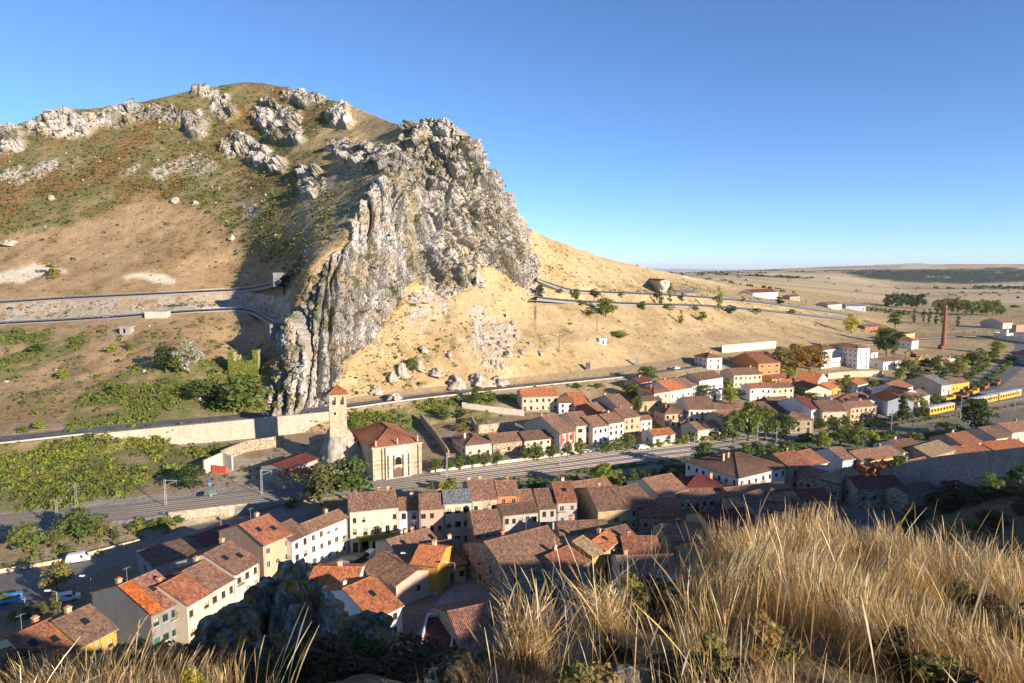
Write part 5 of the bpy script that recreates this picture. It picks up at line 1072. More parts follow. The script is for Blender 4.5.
def crown_mesh(name, n, shape, seed, leaf=.05, clumps=16):
    """Crown inside a unit-height, unit-width box: leaf faces gathered in clumps, with gaps."""
    r_ = np.random.default_rng(seed); cc = []
    while len(cc) < clumps:
        p = r_.uniform(-1, 1, 3)
        if np.linalg.norm(p) < 1: cc.append(p)
    cc = np.array(cc); z = (cc[:, 2]+1)/2
    prof = {'round': np.sqrt(np.clip(1-(2*z-1)**2, 0.05, 1)), 'cone': np.clip(1.05-z, .08, 1)*.95, 'tall': np.clip(np.sin(np.pi*(z*.86+.09)), .15, 1)**.7, 'bush': np.clip(1-z**2.2, .1, 1)**.5}[shape]
    rad = np.linalg.norm(cc[:, :2], axis=1)+1e-6; cen = np.stack([cc[:, 0]*.36*prof, cc[:, 1]*.36*prof, z], 1)
    k = r_.integers(0, clumps, n); d = r_.normal(size=(n, 3)); d /= np.linalg.norm(d, axis=1)[:, None]; d[:, 2] = np.abs(d[:, 2])*.9-.25*(r_.random(n) < .3)
    cr = {'round': .23, 'cone': .15, 'tall': .15, 'bush': .22}[shape]*(.7+.6*r_.random(clumps))
    p = cen[k]+d*(cr[k]*(.55+.45*r_.random(n)**.4))[:, None]*np.array([1, 1, .8]); p[:, 2] = np.clip(p[:, 2], .0, 1.05)
    V = quads(p, d+r_.normal(size=(n, 3))*.45, leaf*(.6+.8*r_.random(n)), r_)
    return np_mesh(name, V, np.arange(4*n).reshape(-1, 4), LM['green'])
CROWN = {(sh, v): crown_mesh('crown', n, sh, 10*i+v, lf, cl) for i, (sh, n, lf, cl) in enumerate((('round', 1100, .046, 18), ('cone', 900, .040, 22), ('tall', 1000, .036, 22), ('bush', 620, .058, 11))) for v in range(3)}
def trunk_mesh(seed):
    r_ = random.Random(seed); m = MB(); m.tube((0, 0, -.5), (.02, 0, .5), .05, .034, 7)
    for i in range(6):
        a_ = i*1.1+r_.random(); m.tube((.015, 0, .34+.05*i), (.24*math.cos(a_), .24*math.sin(a_), .62+.06*i), .02, .007, 5)
    m.tube((.02, 0, .5), (.03, .02, .92), .03, .008, 6); return m.mesh('trunk', BARK)
TRUNK = [trunk_mesh(i) for i in range(3)]
tree_n = 0
def tree(px, py, wpx, hpx, shape, col, label, group=None, cat=None, clear=None, name=None, loc=None):
    """A tree or bush whose foot is seen at (px, py), wpx by hpx pixels large."""
    global tree_n; tree_n += 1; v = tree_n % 3
    p = Vector(loc) if loc is not None else hit(px, py); k = (p.y*CP-(p.z-CAMZ)*SP)/F; w_, h_ = wpx*k, hpx*k*1.04
    bush = shape == 'bush'; cat = cat or ('bush' if bush else 'tree')
    r_ = empty(name or ('bush' if bush else {'cone': 'conifer', 'tall': 'slim_tree'}.get(shape, 'tree')), p, tree_n*1.7, label=label, cat=cat, group=group)
    cl = (0 if bush else (.18 if shape == 'round' else .05)) if clear is None else clear
    c = link(bpy.data.objects.new('crown', CROWN[(shape, v)]), r_); c.location = (0, 0, h_*cl-(.05*h_ if bush else 0)); c.scale = (w_*1.12, w_*1.12, h_*(1-cl)); c.material_slots[0].link = 'OBJECT'; c.material_slots[0].material = LM[col]
    if not bush:
        t_ = link(bpy.data.objects.new('trunk', TRUNK[v]), r_); t_.scale = (w_*.8+.6, w_*.8+.6, h_*.9)
    return r_
G1 = 'trimmed trees along the far side of the tracks'
for x, y in ((436, 472.5), (448, 471), (460, 469.5), (473, 468), (485, 466.5), (497, 465.5)): tree(x, y, 13, 13, 'round', 'green', 'trimmed green tree in the row before the hip roofed house', G1, clear=.08)
for x, y, w_, h_ in ((526, 461.5, 9, 12), (537, 460.5, 20, 15), (553, 458.5, 11, 12), (567, 457.5, 9, 14), (580, 456.5, 12, 15)): tree(x, y, w_, h_, 'round', 'green' if x < 570 else 'lime', 'small round tree along the tracks before the long low row', G1, clear=.06)
for x, y, w_, h_ in ((607, 453.5, 13, 11), (617, 452, 12, 13), (627, 451, 16, 16)): tree(x, y, w_, h_, 'round', 'green', 'bushy tree beside the tracks under the white houses', G1, clear=.05)
for i, x in enumerate(range(512, 578, 9)): tree(x, 489.5-i*.6, 13, 10, 'bush', 'green', 'clipped hedge bush along the town side of the tracks', 'hedge on the town side of the tracks')
for x, y, w_, h_, c_ in ((452, 489, 18, 12, 'lime'), (442, 490, 9, 10, 'yellow'), (431, 489, 10, 9, 'olive')): tree(x, y, w_, h_, 'bush', c_, {'lime': 'light green bush behind the white and pink houses', 'yellow': 'yellowish bush behind the white and pink houses', 'olive': 'olive bush right of the church corner'}[c_])
tree(603, 490, 26, 24, 'round', 'lime', 'round bright green tree behind the small half timbered house', clear=.05)
tree(618, 487, 14, 18, 'tall', 'lime', 'narrow light green tree right of the round bright tree', clear=.05)
tree(577, 486, 6, 12, 'cone', 'green', 'tiny pointed conifer left of the round bright tree')
for i, x in enumerate(range(588, 690, 11)): tree(x, 489-i*1.5, 15, 12+(i % 3)*2, 'bush', 'dark' if i % 2 else 'green', 'dark hedge bush between the tracks and the barns', 'dark hedge between tracks and barns')
tree(322, 505, 48, 38, 'round', 'olive', 'big brownish green tree between town row and tower rock', clear=.08)
tree(352, 501, 44, 42, 'round', 'green', 'big fresh green tree left of the church front', clear=.08)
tree(292, 508, 16, 10, 'bush', 'green', 'small bush at the shaded foot of the big brownish tree')
tree(704, 469, 30, 24, 'round', 'green', 'broad loose tree by the tracks behind the white block', clear=.08)
tree(692, 470, 10, 12, 'bush', 'lime', 'light bush left of the broad loose tree')
for x, y, w_, h_, c_ in ((733, 443, 18, 30, 'green'), (748, 441, 26, 36, 'green'), (765, 440, 22, 32, 'green'), (783, 438, 24, 22, 'dark')): tree(x, y, w_, h_, 'round', c_, {733: 'leftmost of the tall trees beside the tracks', 748: 'tallest green tree beside the tracks', 765: 'tall tree left of the dark round tree', 783: 'dark round tree beside the square stone house'}[x], 'tall trees beside the tracks', clear=.06)
for x, y, w_, h_ in ((744, 459, 20, 16), (757, 457, 17, 20), (772, 455, 22, 14), (787, 453, 20, 12), (800, 451, 18, 10)): tree(x, y, w_, h_, 'bush', 'green', 'bush on the bank between white block and tracks', 'bushes on the bank behind the white block')
tree(727, 461, 12, 12, 'bush', 'dark', 'dark bush at the left end of the bank bushes')
for x, y, w_, h_ in ((820, 431.5, 14, 12), (833, 431, 14, 14), (846, 430.5, 13, 13)): tree(x, y, w_, h_, 'round', 'green', 'small street tree before the dark roofed cream house', 'street trees before the cream house', clear=.1)
for x, y, w_, h_, c_ in ((822, 449, 20, 16, 'lime'), (840, 446, 26, 20, 'green'), (857, 448, 20, 20, 'green'), (872, 445, 22, 14, 'lime'), (886, 441, 22, 13, 'green'), (912, 441, 20, 10, 'olive'), (928, 438, 18, 10, 'olive'), (943, 433, 16, 14, 'lime'), (958, 433, 16, 10, 'lime')):
    tree(x, y, w_, h_, 'bush' if h_ < 15 else 'round', c_, {822: 'yellow green bush on the bank above the blue fronted house', 840: 'large green bush above the blue fronted house', 857: 'dense round bush right of the large green bush', 872: 'light bush in the middle of the track bank', 886: 'low wide bush above the long brown barn', 912: 'dry olive bush above the white garage house', 928: 'second dry olive bush near the catenary mast', 943: 'bright bush left of the big dark tree', 958: 'low bright bush under the big dark tree'}[x], 'bushes on the track bank at right', clear=.03)
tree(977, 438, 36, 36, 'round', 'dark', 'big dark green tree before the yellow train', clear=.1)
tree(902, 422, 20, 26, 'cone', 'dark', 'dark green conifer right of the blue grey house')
for x, y, w_, h_ in ((781, 373, 22, 24), (795, 374, 26, 27), (809, 373, 24, 25), (820, 371, 16, 20)): tree(x, y, w_, h_, 'round', 'autumn' if x != 781 else 'olive', {781: 'olive gold plane tree at the left of the autumn clump', 795: 'largest rusty plane tree in the autumn clump', 809: 'rusty plane tree left of the office block', 820: 'smallest rusty plane tree touching the office block'}[x], 'autumn plane trees by the mill', clear=.05)
tree(790, 376, 13, 9, 'bush', 'lime', 'light green bush under the autumn plane trees')
for x, y, w_, h_, c_, l_ in ((648, 382, 22, 15, 'green', 'wide green tree above the cream corner house'), (632, 397, 20, 12, 'green', 'shrub behind the brown shaded gable'), (639, 412, 9, 15, 'green', 'narrow tree between rosy house and cream corner house'), (478, 402, 13, 15, 'green', 'round garden tree left of the cream house'), (491, 403, 9, 9, 'green', 'smaller garden tree near the cream house'), (471, 408, 10, 12, 'dark', 'dark garden shrub beside the garden wall'), (598, 388, 10, 6, 'olive', 'dry shrub above the orange annexe'), (576, 388, 12, 6, 'green', 'low green shrub behind the cream house'),
                         (445, 420, 16, 12, 'green', 'shrub on the green slope right of the church'), (460, 418, 12, 10, 'dark', 'dark shrub on the green slope right of church'), (462, 430, 18, 8, 'olive', 'dry bush above the ruined stone wall')):
    tree(x, y, w_, h_, 'round' if h_ > 11 else 'bush', c_, l_, clear=.03)
# the left hillside and bank
for x, y, w_, h_, sh, c_, l_ in ((189, 374, 26, 30, 'round', 'silver', 'silvery white poplar above the green thicket'), (166, 373, 22, 26, 'round', 'dark', 'dark green tree left of the silvery poplar'), (178, 374, 14, 16, 'round', 'green', 'green shrub between dark tree and silvery poplar'), (241, 413, 62, 34, 'round', 'green', 'huge round tree above the road beside the cliff'), (206, 402, 34, 22, 'round', 'green', 'broad tree left of the huge round tree'), (191, 489, 32, 22, 'round', 'dark', 'dark spreading tree by the tracks and the ruin'),
                                 (52, 278, 17, 16, 'bush', 'olive', 'round olive bush in the pale quarry cut'), (26, 553, 28, 29, 'round', 'green', 'round leafy tree above the pale street wall'), (54, 548, 18, 17, 'round', 'olive', 'ball shaped olive tree beside the round leafy tree'), (80, 541, 40, 30, 'round', 'green', 'widest tree of the trackside garden'), (97, 537, 20, 18, 'round', 'olive', 'yellowish tree right of the widest garden tree'), (66, 552, 11, 10, 'bush', 'green', 'little bush above the street wall'),
                                 (116, 540, 12, 14, 'tall', 'green', 'slim bush at the end of the trackside garden'), (57, 592, 28, 28, 'round', 'olive', 'loose leafed tree near the white van'), (57, 612, 14, 20, 'tall', 'olive', 'pointed tree in the shaded garden'), (40, 430, 14, 10, 'bush', 'lime', 'light bush just above the road at far left'), (25, 433, 11, 8, 'bush', 'green', 'green bush at the road edge at far left'), (120, 395, 20, 12, 'bush', 'green', 'green bush in the middle of the left thicket'), (64, 379, 14, 10, 'bush', 'lime', 'lime bush at the left end of the thicket'),
                                 (38, 352, 20, 9, 'bush', 'green', 'flat bush below the lower carriageway'), (112, 352, 14, 9, 'bush', 'lime', 'lime bush below the hut'), (128, 350, 10, 8, 'bush', 'green', 'green bush right of the lime bush'), (413, 373, 12, 15, 'round', 'green', 'small green tree among boulders at the cliff foot'), (540, 299, 9, 13, 'round', 'dark', 'dark tree where the motorway leaves the cliff'), (576, 301, 9, 11, 'round', 'green', 'green tree beside the upper carriageway on the slope'),
                                 (606, 317, 19, 18, 'round', 'green', 'round tree behind the tiny white hut'), (589, 316, 12, 9, 'bush', 'olive', 'olive bush left of the tiny white hut'), (661, 305, 7, 20, 'tall', 'green', 'slim poplar on the golden slope, left of two'), (670, 306, 8, 22, 'tall', 'green', 'slim poplar on the golden slope, right of two'), (719, 311, 8, 22, 'tall', 'lime', 'lone yellow green poplar beside the motorway'), (681, 324, 8, 14, 'tall', 'lime', 'small lime poplar under the motorway'), (702, 322, 9, 10, 'round', 'green', 'round bush under the motorway'),
                                 (620, 337, 20, 7, 'bush', 'green', 'low green bush above the long red barn'), (851, 333, 16, 17, 'round', 'yellow', 'bright yellow autumn tree above the mill'), (886, 357, 20, 28, 'round', 'dark', 'tall dark tree right of the mill'), (893, 356, 10, 16, 'round', 'green', 'green tree beside the tall dark tree'), (882, 342, 18, 14, 'round', 'yellow', 'yellow green tree behind the tall dark tree'), (895, 328, 14, 14, 'round', 'green', 'green tree near the ruined reddish barn'), (900, 345, 14, 12, 'round', 'dark', 'dark tree left of the small white house'),
                                 (898, 482, 28, 24, 'round', 'green', 'garden tree in shade below the great wall'), (805, 441, 14, 10, 'bush', 'green', 'bush left of the street trees'), (860, 420, 10, 8, 'bush', 'olive', 'small bush before the peach terrace')):
    tree(x, y, w_, h_, sh, c_, l_, clear=.04)
for i, (x, y, h_) in enumerate(((914, 323, 14), (923.5, 323, 13), (929, 323, 14), (936, 324, 14), (941.5, 325, 14), (957.5, 327, 12))): tree(x, y, 5.5, h_, 'tall', 'dark', 'slim dark cypress in the row left of the brick chimney' if i < 5 else 'lone slim cypress right of the brick chimney', 'cypresses by the chimney', cat='cypress', clear=0, name='cypress')
r_ = random.Random(3)
for i, x in enumerate(range(887, 1006, 5)):
    if x in (927, 932): continue
    c_ = 'olive' if 934 <= x <= 962 else 'dark' if x < 930 else 'green'; tree(x, 313.5-(x < 930)*5+(x > 965)*2.0, 9, 12+r_.random()*3-(x > 998)*4, 'round', c_, {'dark': 'dark green poplar at the left of the far poplar belt', 'olive': 'yellowing poplar in the middle of the far belt', 'green': 'green poplar at the right of the far belt'}[c_], 'far belt of poplars on the plain', cat='poplar', name='poplar', clear=.05)
for i in range(13): tree(853+i*4.6, 309+i*.55, 6, 5, 'bush', 'green', 'clipped bush of the green hedge before the far poplars', 'green hedge on the plain')
for i, (x, y) in enumerate(((905, 371), (915, 372), (925, 371), (938, 373), (950, 372), (962, 370), (972, 368), (981, 364), (989, 359), (996, 354), (912, 382), (922, 386), (932, 388), (900, 379), (942, 378), (957, 377))): tree(x, y, 14, 10+(i % 4)*2, 'bush' if i % 3 else 'round', ('green', 'lime', 'dark', 'olive')[i % 4], ['bush on the yard bank between sheds and yellow building', 'tree on the yard bank left of the yellow building'][0 if i % 3 else 1], 'bushes on the yard bank', clear=.03)
for i, (x, y) in enumerate(polyline([(973, 393), (990, 382), (1003, 371), (1008, 362)], 9)): tree(x, y, 11, 8, 'bush', 'green', 'hedge bush lining the right side of the yard road', 'hedge along the yard road')
for i, (x, y) in enumerate(polyline([(955, 388), (972, 378), (988, 366), (996, 357)], 9)): tree(x, y, 11, 9, 'bush', 'green', 'hedge bush lining the left side of the yard road', 'hedge along the yard road')
for i in range(8): tree(838+i*6, 386.5-(i % 3), 9, 7, 'bush', ('green', 'dark')[i % 2], 'garden bush between the mill lawn and the town', 'bushes below the mill lawn')
for i in range(9): tree(4+i*7+(i % 2)*3, 604+(i*17) % 38, 13, 12, 'bush', ('green', 'olive', 'lime', 'green')[i % 4], 'vegetable garden bush at the lower left edge', 'bushes of the lower left gardens')
for i in range(7): tree(131+i*8, 530.5-i*1.3, 11, 8, 'bush', ('green', 'lime')[i % 2], 'hedge bush along the tracks above the street', 'hedge along the tracks at left')
for i, x in enumerate(range(560, 800, 15)): tree(x+(i*7) % 9, (304 if i % 2 else 293.5)+(x-560)*.045+(i % 3), 7+(i % 4)*2, 5+(i % 3)*2, 'bush', ('olive', 'green', 'dark')[i % 3], 'roadside bush along the motorway on the golden slope', 'roadside bushes on the golden slope')
for i, x in enumerate(range(650, 725, 9)): tree(x, 447.5-(x-650)*.11, 11, 8+(i % 3)*2, 'bush', ('green', 'lime', 'olive')[i % 3], 'track edge bush below the pale stone house', 'track edge bushes in the town middle')
for i, x in enumerate(range(860, 935, 8)): tree(x, 428.5-(x-860)*.2, 11, 7+(i % 3)*2, 'bush', ('green', 'dark', 'lime')[i % 3], 'track edge bush before the conifer and peach terrace', 'track edge bushes at right')
for i, (x, y) in enumerate(((655, 405), (668, 398), (706, 398), (729, 392), (745, 398), (800, 398), (838, 394), (846, 391), (812, 402), (676, 420), (690, 419), (730, 404), (758, 395), (884, 408), (908, 410), (922, 408), (936, 404))): tree(x, y, 10+(i % 3)*3, 9+(i % 4)*2, 'round' if i % 3 else 'bush', ('green', 'dark', 'olive', 'lime')[i % 4], 'small garden tree among the roofs across the railway' if i % 3 else 'garden bush among the roofs across the railway', 'garden trees across the railway', clear=.05)
# scattered scrub: nobody could count it
def scatter(name, n, weight, rlo, rhi, col, leaves_n, seed, rmin=8.3, rmax=17.0, label=None, flat=.75):
    r_ = np.random.default_rng(seed); w_ = (weight*((rp > rmin) & (rp < rmax))); a_ = np.abs(PD/500.0)**1.0*np.gradient(PXg, axis=1); w_ = (w_*a_*(PXg > -60)*(PXg < 1060)).ravel(); w_ = np.clip(w_, 0, None)
    k = r_.choice(len(w_), n, p=w_/w_.sum()); c_ = GV.reshape(-1, 3)[k]+r_.normal(size=(n, 3))*np.array([.6, .6, 0]); rad = rlo+(rhi-rlo)*r_.random(n)**2.2
    m = leaves_n; d = r_.normal(size=(n, m, 3)); d /= np.linalg.norm(d, axis=2)[..., None]; d[..., 2] = np.abs(d[..., 2])
    p = c_[:, None]+d*rad[:, None, None]*np.array([1, 1, flat])*(.6+.4*r_.random((n, m, 1))); s = (rad[:, None]*(1.15/np.sqrt(m))*(.7+.6*r_.random((n, m)))).ravel()*1.15
    V = quads(p.reshape(-1, 3), (d+r_.normal(size=d.shape)*.4).reshape(-1, 3), s, r_, .8)
    o = link(bpy.data.objects.new(name, np_mesh(name, V, np.arange(len(V)).reshape(-1, 4), LM[col]))); return tag(o, label, None, None, 'stuff')
bs = 1-bench; nrm_up = np.clip(N[..., 2], 0, 1)
left = (PXg < 420); slope = bs*(1-.9*np.clip(rock_in*fin_zone, 0, 1))
scatter('scrub', 9000, slope*left*(rust*.8+oliv*1.3+.06)*(.15+sstep(.42, .6, m1)), .35, 1.3, 'olive', 9, 1)
scatter('scrub', 5200, slope*left*rust*(.05+sstep(.46, .58, fbm(X/22+9, Y/22, Z/22, 4))), .35, 1.0, 'rust', 8, 2)
scatter('scrub', 2600, slope*left*(rust*.7+oliv*1.2+.10)*sstep(.4, .6, m2), .4, 1.5, 'dark', 10, 3)
scatter('scrub', 900, slope*(rp > 8.8)*(PXg > 400)*(.15+sstep(.55, .66, m1))*(1-sstep(700, 900, PXg)*.3), .35, 1.4, 'olive', 9, 4)
scatter('scrub', 420, slope*(PXg > 400)*(.1+sstep(.56, .66, m2)), .4, 1.6, 'green', 10, 5)
scatter('scrub', 1500, np.clip(ledge+rock_in*.35, 0, 1)*sstep(.42, .6, m2)*(PXg > 280), .35, 1.3, 'olive', 9, 6)
scatter('scrub', 700, np.clip(ledge+rock_in*.35, 0, 1)*(PXg > 280), .35, 1.2, 'dark', 9, 16)
scatter('thicket', 900, green*(.03+sstep(.44, .58, m1)), .6, 2.1, 'green', 34, 7, 2.0, 12)
scatter('thicket', 1300, green*(.03+sstep(.42, .56, m1)), .5, 1.7, 'lime', 26, 8, 2.0, 12)
scatter('thicket', 900, green*(.06+sstep(.42, .56, m1)), .5, 1.8, 'olive', 26, 9, 2.0, 12)
scatter('thicket', 500, (PXg < 300)*((rp > 8.2) & (rp < 9.9))*sstep(.40, .55, m1), .5, 1.6, 'green', 14, 10, 8.0, 10)
scatter('weeds', 1500, ((rp > 3.1) & (rp < 6.2))*sstep(.38, .55, m1)*(PXg < 640)+.25*((rp > 0.9) & (rp < 1.9))*(PXg < 175), .25, .9, 'olive', 9, 11, .5, 6.3)
scatter('weeds', 900, ((rp > .9) & (rp < 2.0))*((PXg > 500) | (PXg < 170))*sstep(.35, .5, m1), .3, 1.0, 'green', 10, 12, .5, 3)
scatter('dry_tufts', 7000, slope*(PXg > 300)*(rock < .3)*(.3+sstep(.4, .6, m2))*(1-sstep(600, 800, PXg)*.5), .18, .7, 'straw', 7, 17)
scatter('dry_tufts', 5000, slope*left*(1-rust)*(rock < .3)*(.3+sstep(.4, .6, m2)), .18, .7, 'straw', 7, 18)
scatter('dry_tufts', 1600, slope*(rock < .3)*(.1+sstep(.5, .6, m1)), .2, .8, 'brown', 7, 19)
scatter('plain_trees', 700, far*(wood > .3), 5, 11, 'dark', 9, 13, 15, 23)
scatter('plain_trees', 160, far*(Y > 900)*(Y < 3300)*sstep(.55, .68, fbm(X/300, Y/120, 4, 3))+.004*far*(Y < 3300), 2.5, 6, 'green', 10, 14, 15, 23)
# loose stones and boulders
def rocks_stuff(name, n, weight, rlo, rhi, seed):
    r_ = np.random.default_rng(seed); w_ = np.clip(weight*((rp > 8.3) & (rp < 17))*(PXg > -40)*(PXg < 760)*np.gradient(PXg, axis=1), 0, None).ravel(); k = r_.choice(len(w_), n, p=w_/w_.sum()); c_ = GV.reshape(-1, 3)[k]; rad = rlo+(rhi-rlo)*r_.random(n)**3
    ico = np.array([(0, 0, 1), (.9, 0, .35), (.28, .85, .45), (-.72, .53, .35), (-.72, -.53, .45), (.28, -.85, .35), (.72, .53, -.45), (-.28, .85, -.45), (-.9, 0, -.45), (-.28, -.85, -.45), (.72, -.53, -.45)])
    tri = np.array([(0, 1, 2), (0, 2, 3), (0, 3, 4), (0, 4, 5), (0, 5, 1), (1, 6, 2), (2, 7, 3), (3, 8, 4), (4, 9, 5), (5, 10, 1), (6, 7, 2), (7, 8, 3), (8, 9, 4), (9, 10, 5), (10, 6, 1)])
    V = c_[:, None]+ico[None]*rad[:, None, None]*(.65+.7*r_.random((n, 11, 1)))*np.stack([.7+.7*r_.random(n), .7+.7*r_.random(n), .5+.5*r_.random(n)], -1)[:, None]
    T_ = (tri[None]+(np.arange(n)*11)[:, None, None]).reshape(-1, 3); return tag(link(bpy.data.objects.new(name, np_mesh(name, V.reshape(-1, 3), T_, LIME))), None, None, None, 'stuff')
rocks_stuff('stones', 1700, slope*(scree*6+.12+rust*.25+blur(rock, 10)*1.2), .2, 1.3, 21)
ROCKS = [rock_mesh('boulder', 1, 1, 1, 5.1*i+1, 22, 12, rough=.95, mat=LIME, sq=.9, taper=.25) for i in range(6)]
r_ = random.Random(9)
for i, (x, y, w_, h_, l_) in enumerate(((402, 374, 16, 18, 'large split boulder on the straw slope below the cliff'), (418, 368, 14, 12, 'boulder right of the large split boulder'), (436, 375, 20, 10, 'flat pale boulder near the small green tree'), (449, 358, 9, 8, 'small dark boulder high on the straw slope'), (424, 352, 13, 10, 'round boulder above the split boulder'), (480, 384, 26, 18, 'broad pale outcrop above the road'), (498, 384, 22, 12, 'lower outcrop right of the broad pale outcrop'), (392, 380, 16, 12, 'grey boulder at the slope foot left of green tree'), (376, 392, 18, 9, 'pale slab beside the road behind the tower'),
        (418, 300, 26, 10, 'leaning slab at the foot of the great blade'), (506, 318, 6, 6, 'little boulder high on the golden flank'), (513, 325, 7, 6, 'little boulder below its twin on golden flank'), (516, 338, 8, 6, 'pale boulder in the middle of the golden flank'), (500, 345, 10, 6, 'double boulder left of the pale one'), (522, 354, 10, 6, 'boulder in the low right boulder patch'), (508, 356, 11, 7, 'largest of the low right boulder patch'), (541, 355, 9, 6, 'boulder at the right end of the patch'), (530, 345, 7, 5, 'small boulder above the low right patch'), (478, 284, 16, 20, 'steep outcrop at the head of the straw slope'),
        (462, 348, 7, 5, 'small boulder beside the dry gully'), (10, 245, 20, 8, 'pale outcrop low on the left hillside'), (175, 203, 10, 9, 'white boulder in the rust scrub'), (195, 205, 10, 6, 'small white boulder right of the rust scrub boulder'), (52, 200, 10, 6, 'pale stone on the upper left slope'), (232, 240, 8, 7, 'white stone near the cliff shadow'), (330, 400, 18, 16, 'rock rib base at the road left of tower'), (395, 401, 20, 13, 'rough bank rock just above the road'), (455, 386, 24, 16, 'bank outcrop above the green slope'))):
    p = hit(x, y-1); k = (p.y*CP-(p.z-CAMZ)*SP)/F; o = link(bpy.data.objects.new('boulder', ROCKS[i % 6])); o.location = p-Vector((0, 0, h_*k*.05)); o.scale = (w_*k*.40, w_*k*.36, h_*k*.62); o.rotation_euler = (r_.uniform(-.2, .2), r_.uniform(-.2, .2), r_.uniform(0, 6)); tag(o, l_, 'boulder', 'limestone boulders')
# ivy grown ruin on the left slope
p = hit(244, 378); k = p.y/F; rv = empty('ivy_ruin', p, .1, label='roofless ruin walls wholly covered in bright ivy', cat='ruin'); w_, h_ = 27*k, 27*k
m = MB(); m.box(-w_/2, w_/2, 0, .7, -1, h_*.62); m.box(-w_/2, -w_/2+1.2, -.1, 6, -1, h_*.95); m.box(w_/2-1.2, w_/2, -.1, 6, -1, h_); m.box(-w_/2+.1, w_/2-.1, 5.3, 6, -1, h_*.8); m.build('wall', WM['stone'], rv)
rg = np.random.default_rng(3); cs = []
for (x0, x1, y0, y1, z1, n_) in ((-w_/2, w_/2, -.4, .9, h_*.66, 900), (-w_/2-.3, -w_/2+1.5, -.4, 6, h_, 420), (w_/2-1.5, w_/2+.3, -.4, 6, h_*1.04, 460), (-w_/2, w_/2, 5, 6.3, h_*.84, 300)): cs.append(np.stack([rg.uniform(x0, x1, n_), np.where(rg.random(n_) < .7, y0, rg.uniform(y0, y1, n_)), rg.uniform(0, z1, n_)], -1))
cs = np.concatenate(cs); link(bpy.data.objects.new('ivy', np_mesh('ivy', quads(cs, np.tile([0, -1, .4], (len(cs), 1))+rg.normal(size=cs.shape)*.5, .42, rg), np.arange(4*len(cs)).reshape(-1, 4), LM['lime'])), rv)
# ================================================================ TRAIN, MACHINES, CARS, MASTS, SIGNS
YEL = plain('yellow_paint', (.56, .34, .03), .25, .8, .5, .4); RUSTY = plain('rust', (.27, .12, .055), .5, 1.5); CARW = plain('white_car_paint', (.72, .72, .70), .06, .5, .3, .5); CARD = plain('dark_car_paint', (.03, .032, .036), .1, .5, .3, .5); TYRE = plain('tyre', (.02, .02, .02), .1); GREYR = plain('grey_roof_sheet', (.42, .43, .43), .35, .5); BLUEP = plain('blue_paint', (.05, .28, .62), .15); REDP = plain('red_paint', (.50, .05, .035), .2)
def car(px, py, ang, label, mat, L_=4.3, van=False, name='parked_car', group=None):
    p = hit(px, py); r_ = empty(name, (p.x, p.y, p.z+.06), ang, label=label, cat='van' if van else 'car', group=group); W_ = 1.78; hh = 1.95 if van else 1.5
    prof = [(-.5, .35), (-.5, .80), (-.46, .92), (-.40, hh-.08), (-.34, hh), (.20, hh), (.30, hh-.12), (.42, 1.02), (.5, .9), (.5, .35)] if van else [(-.5, .32), (-.5, .82), (-.45, .95), (-.34, hh-.08), (-.27, hh), (.10, hh), (.20, hh-.10), (.31, .98), (.47, .82), (.5, .62), (.5, .32)]
    m = MB(); n_ = len(prof)
    def ring(s, k): return [(x*L_, s*W_/2*(k if z > .95 else 1), z) for x, z in prof]
    vs = ring(-1, .84)+ring(1, .84); m.add(vs, [tuple(range(n_)), tuple(range(2*n_-1, n_-1, -1))]+[(i, n_+i, n_+(i+1) % n_, (i+1) % n_) for i in range(n_)]); m.build('body', mat, r_)
    g = MB()
    for s in (-1, 1): g.add([(-.37*L_, s*W_/2*.885, 1.0), (.24*L_, s*W_/2*.90, 1.0), (.15*L_, s*W_/2*.858, hh-.12), (-.31*L_, s*W_/2*.858, hh-.12)], [(0, 1, 2, 3)])
    x0, x1, zt = (.305, .415, hh-.14) if van else (.205, .308, hh-.12)
    g.add([(x1*L_+.02, -W_*.40, 1.0), (x1*L_+.02, W_*.40, 1.0), (x0*L_+.03, W_*.37, zt), (x0*L_+.03, -W_*.37, zt)], [(0, 1, 2, 3)])
    g.add([(-.452*L_-.03, -W_*.40, 1.0), (-.452*L_-.03, W_*.40, 1.0), (-.36*L_-.05, W_*.37, hh-.14), (-.36*L_-.05, -W_*.37, hh-.14)], [(3, 2, 1, 0)]); g.build('window', GLASS, r_)
    for x in (-.3, .3):
        for s in (-1, 1): w = MB(); w.tube((x*L_, s*W_*.39, .32), (x*L_, s*W_*.515, .32), .32, .32, 14); w.tube((x*L_, s*W_*.5, .32), (x*L_, s*W_*.522, .32), .19, .19, 10, 1); w.build('wheel', [TYRE, STEEL], r_)
    for s in (-1, 1): MB().box(.475*L_, .503*L_, s*W_*.36-.16, s*W_*.36+.16, .62, .78).build('headlight', GLASS if mat is CARW else WHITE, r_)
    return r_
sa = math.radians(26)
car(78, 562, sa, 'white van parked on the lit street at left', CARW, 4.7, True, 'parked_van')
car(345, 570, math.radians(12), 'white car parked in the plaza beside two dark cars', CARW, 4.4)
car(356, 565, math.radians(60), 'dark car parked next to the white plaza car', CARD)
car(364, 560, math.radians(60), 'black car at the arcade end of the parked row', CARD)
car(372, 557, math.radians(65), 'white car half hidden behind the brown ribbed roof', CARW)
car(67, 601, sa, 'white car in shade behind the bare brown roof', CARW)
car(643, 449, math.radians(20), 'white car on the station yard below the white barn', CARW)
car(676, 369.5, math.radians(40), 'white car on the upper road near the tall pale house', CARW)
car(584, 452, math.radians(25), 'dark car in front of the row of white houses', CARD)
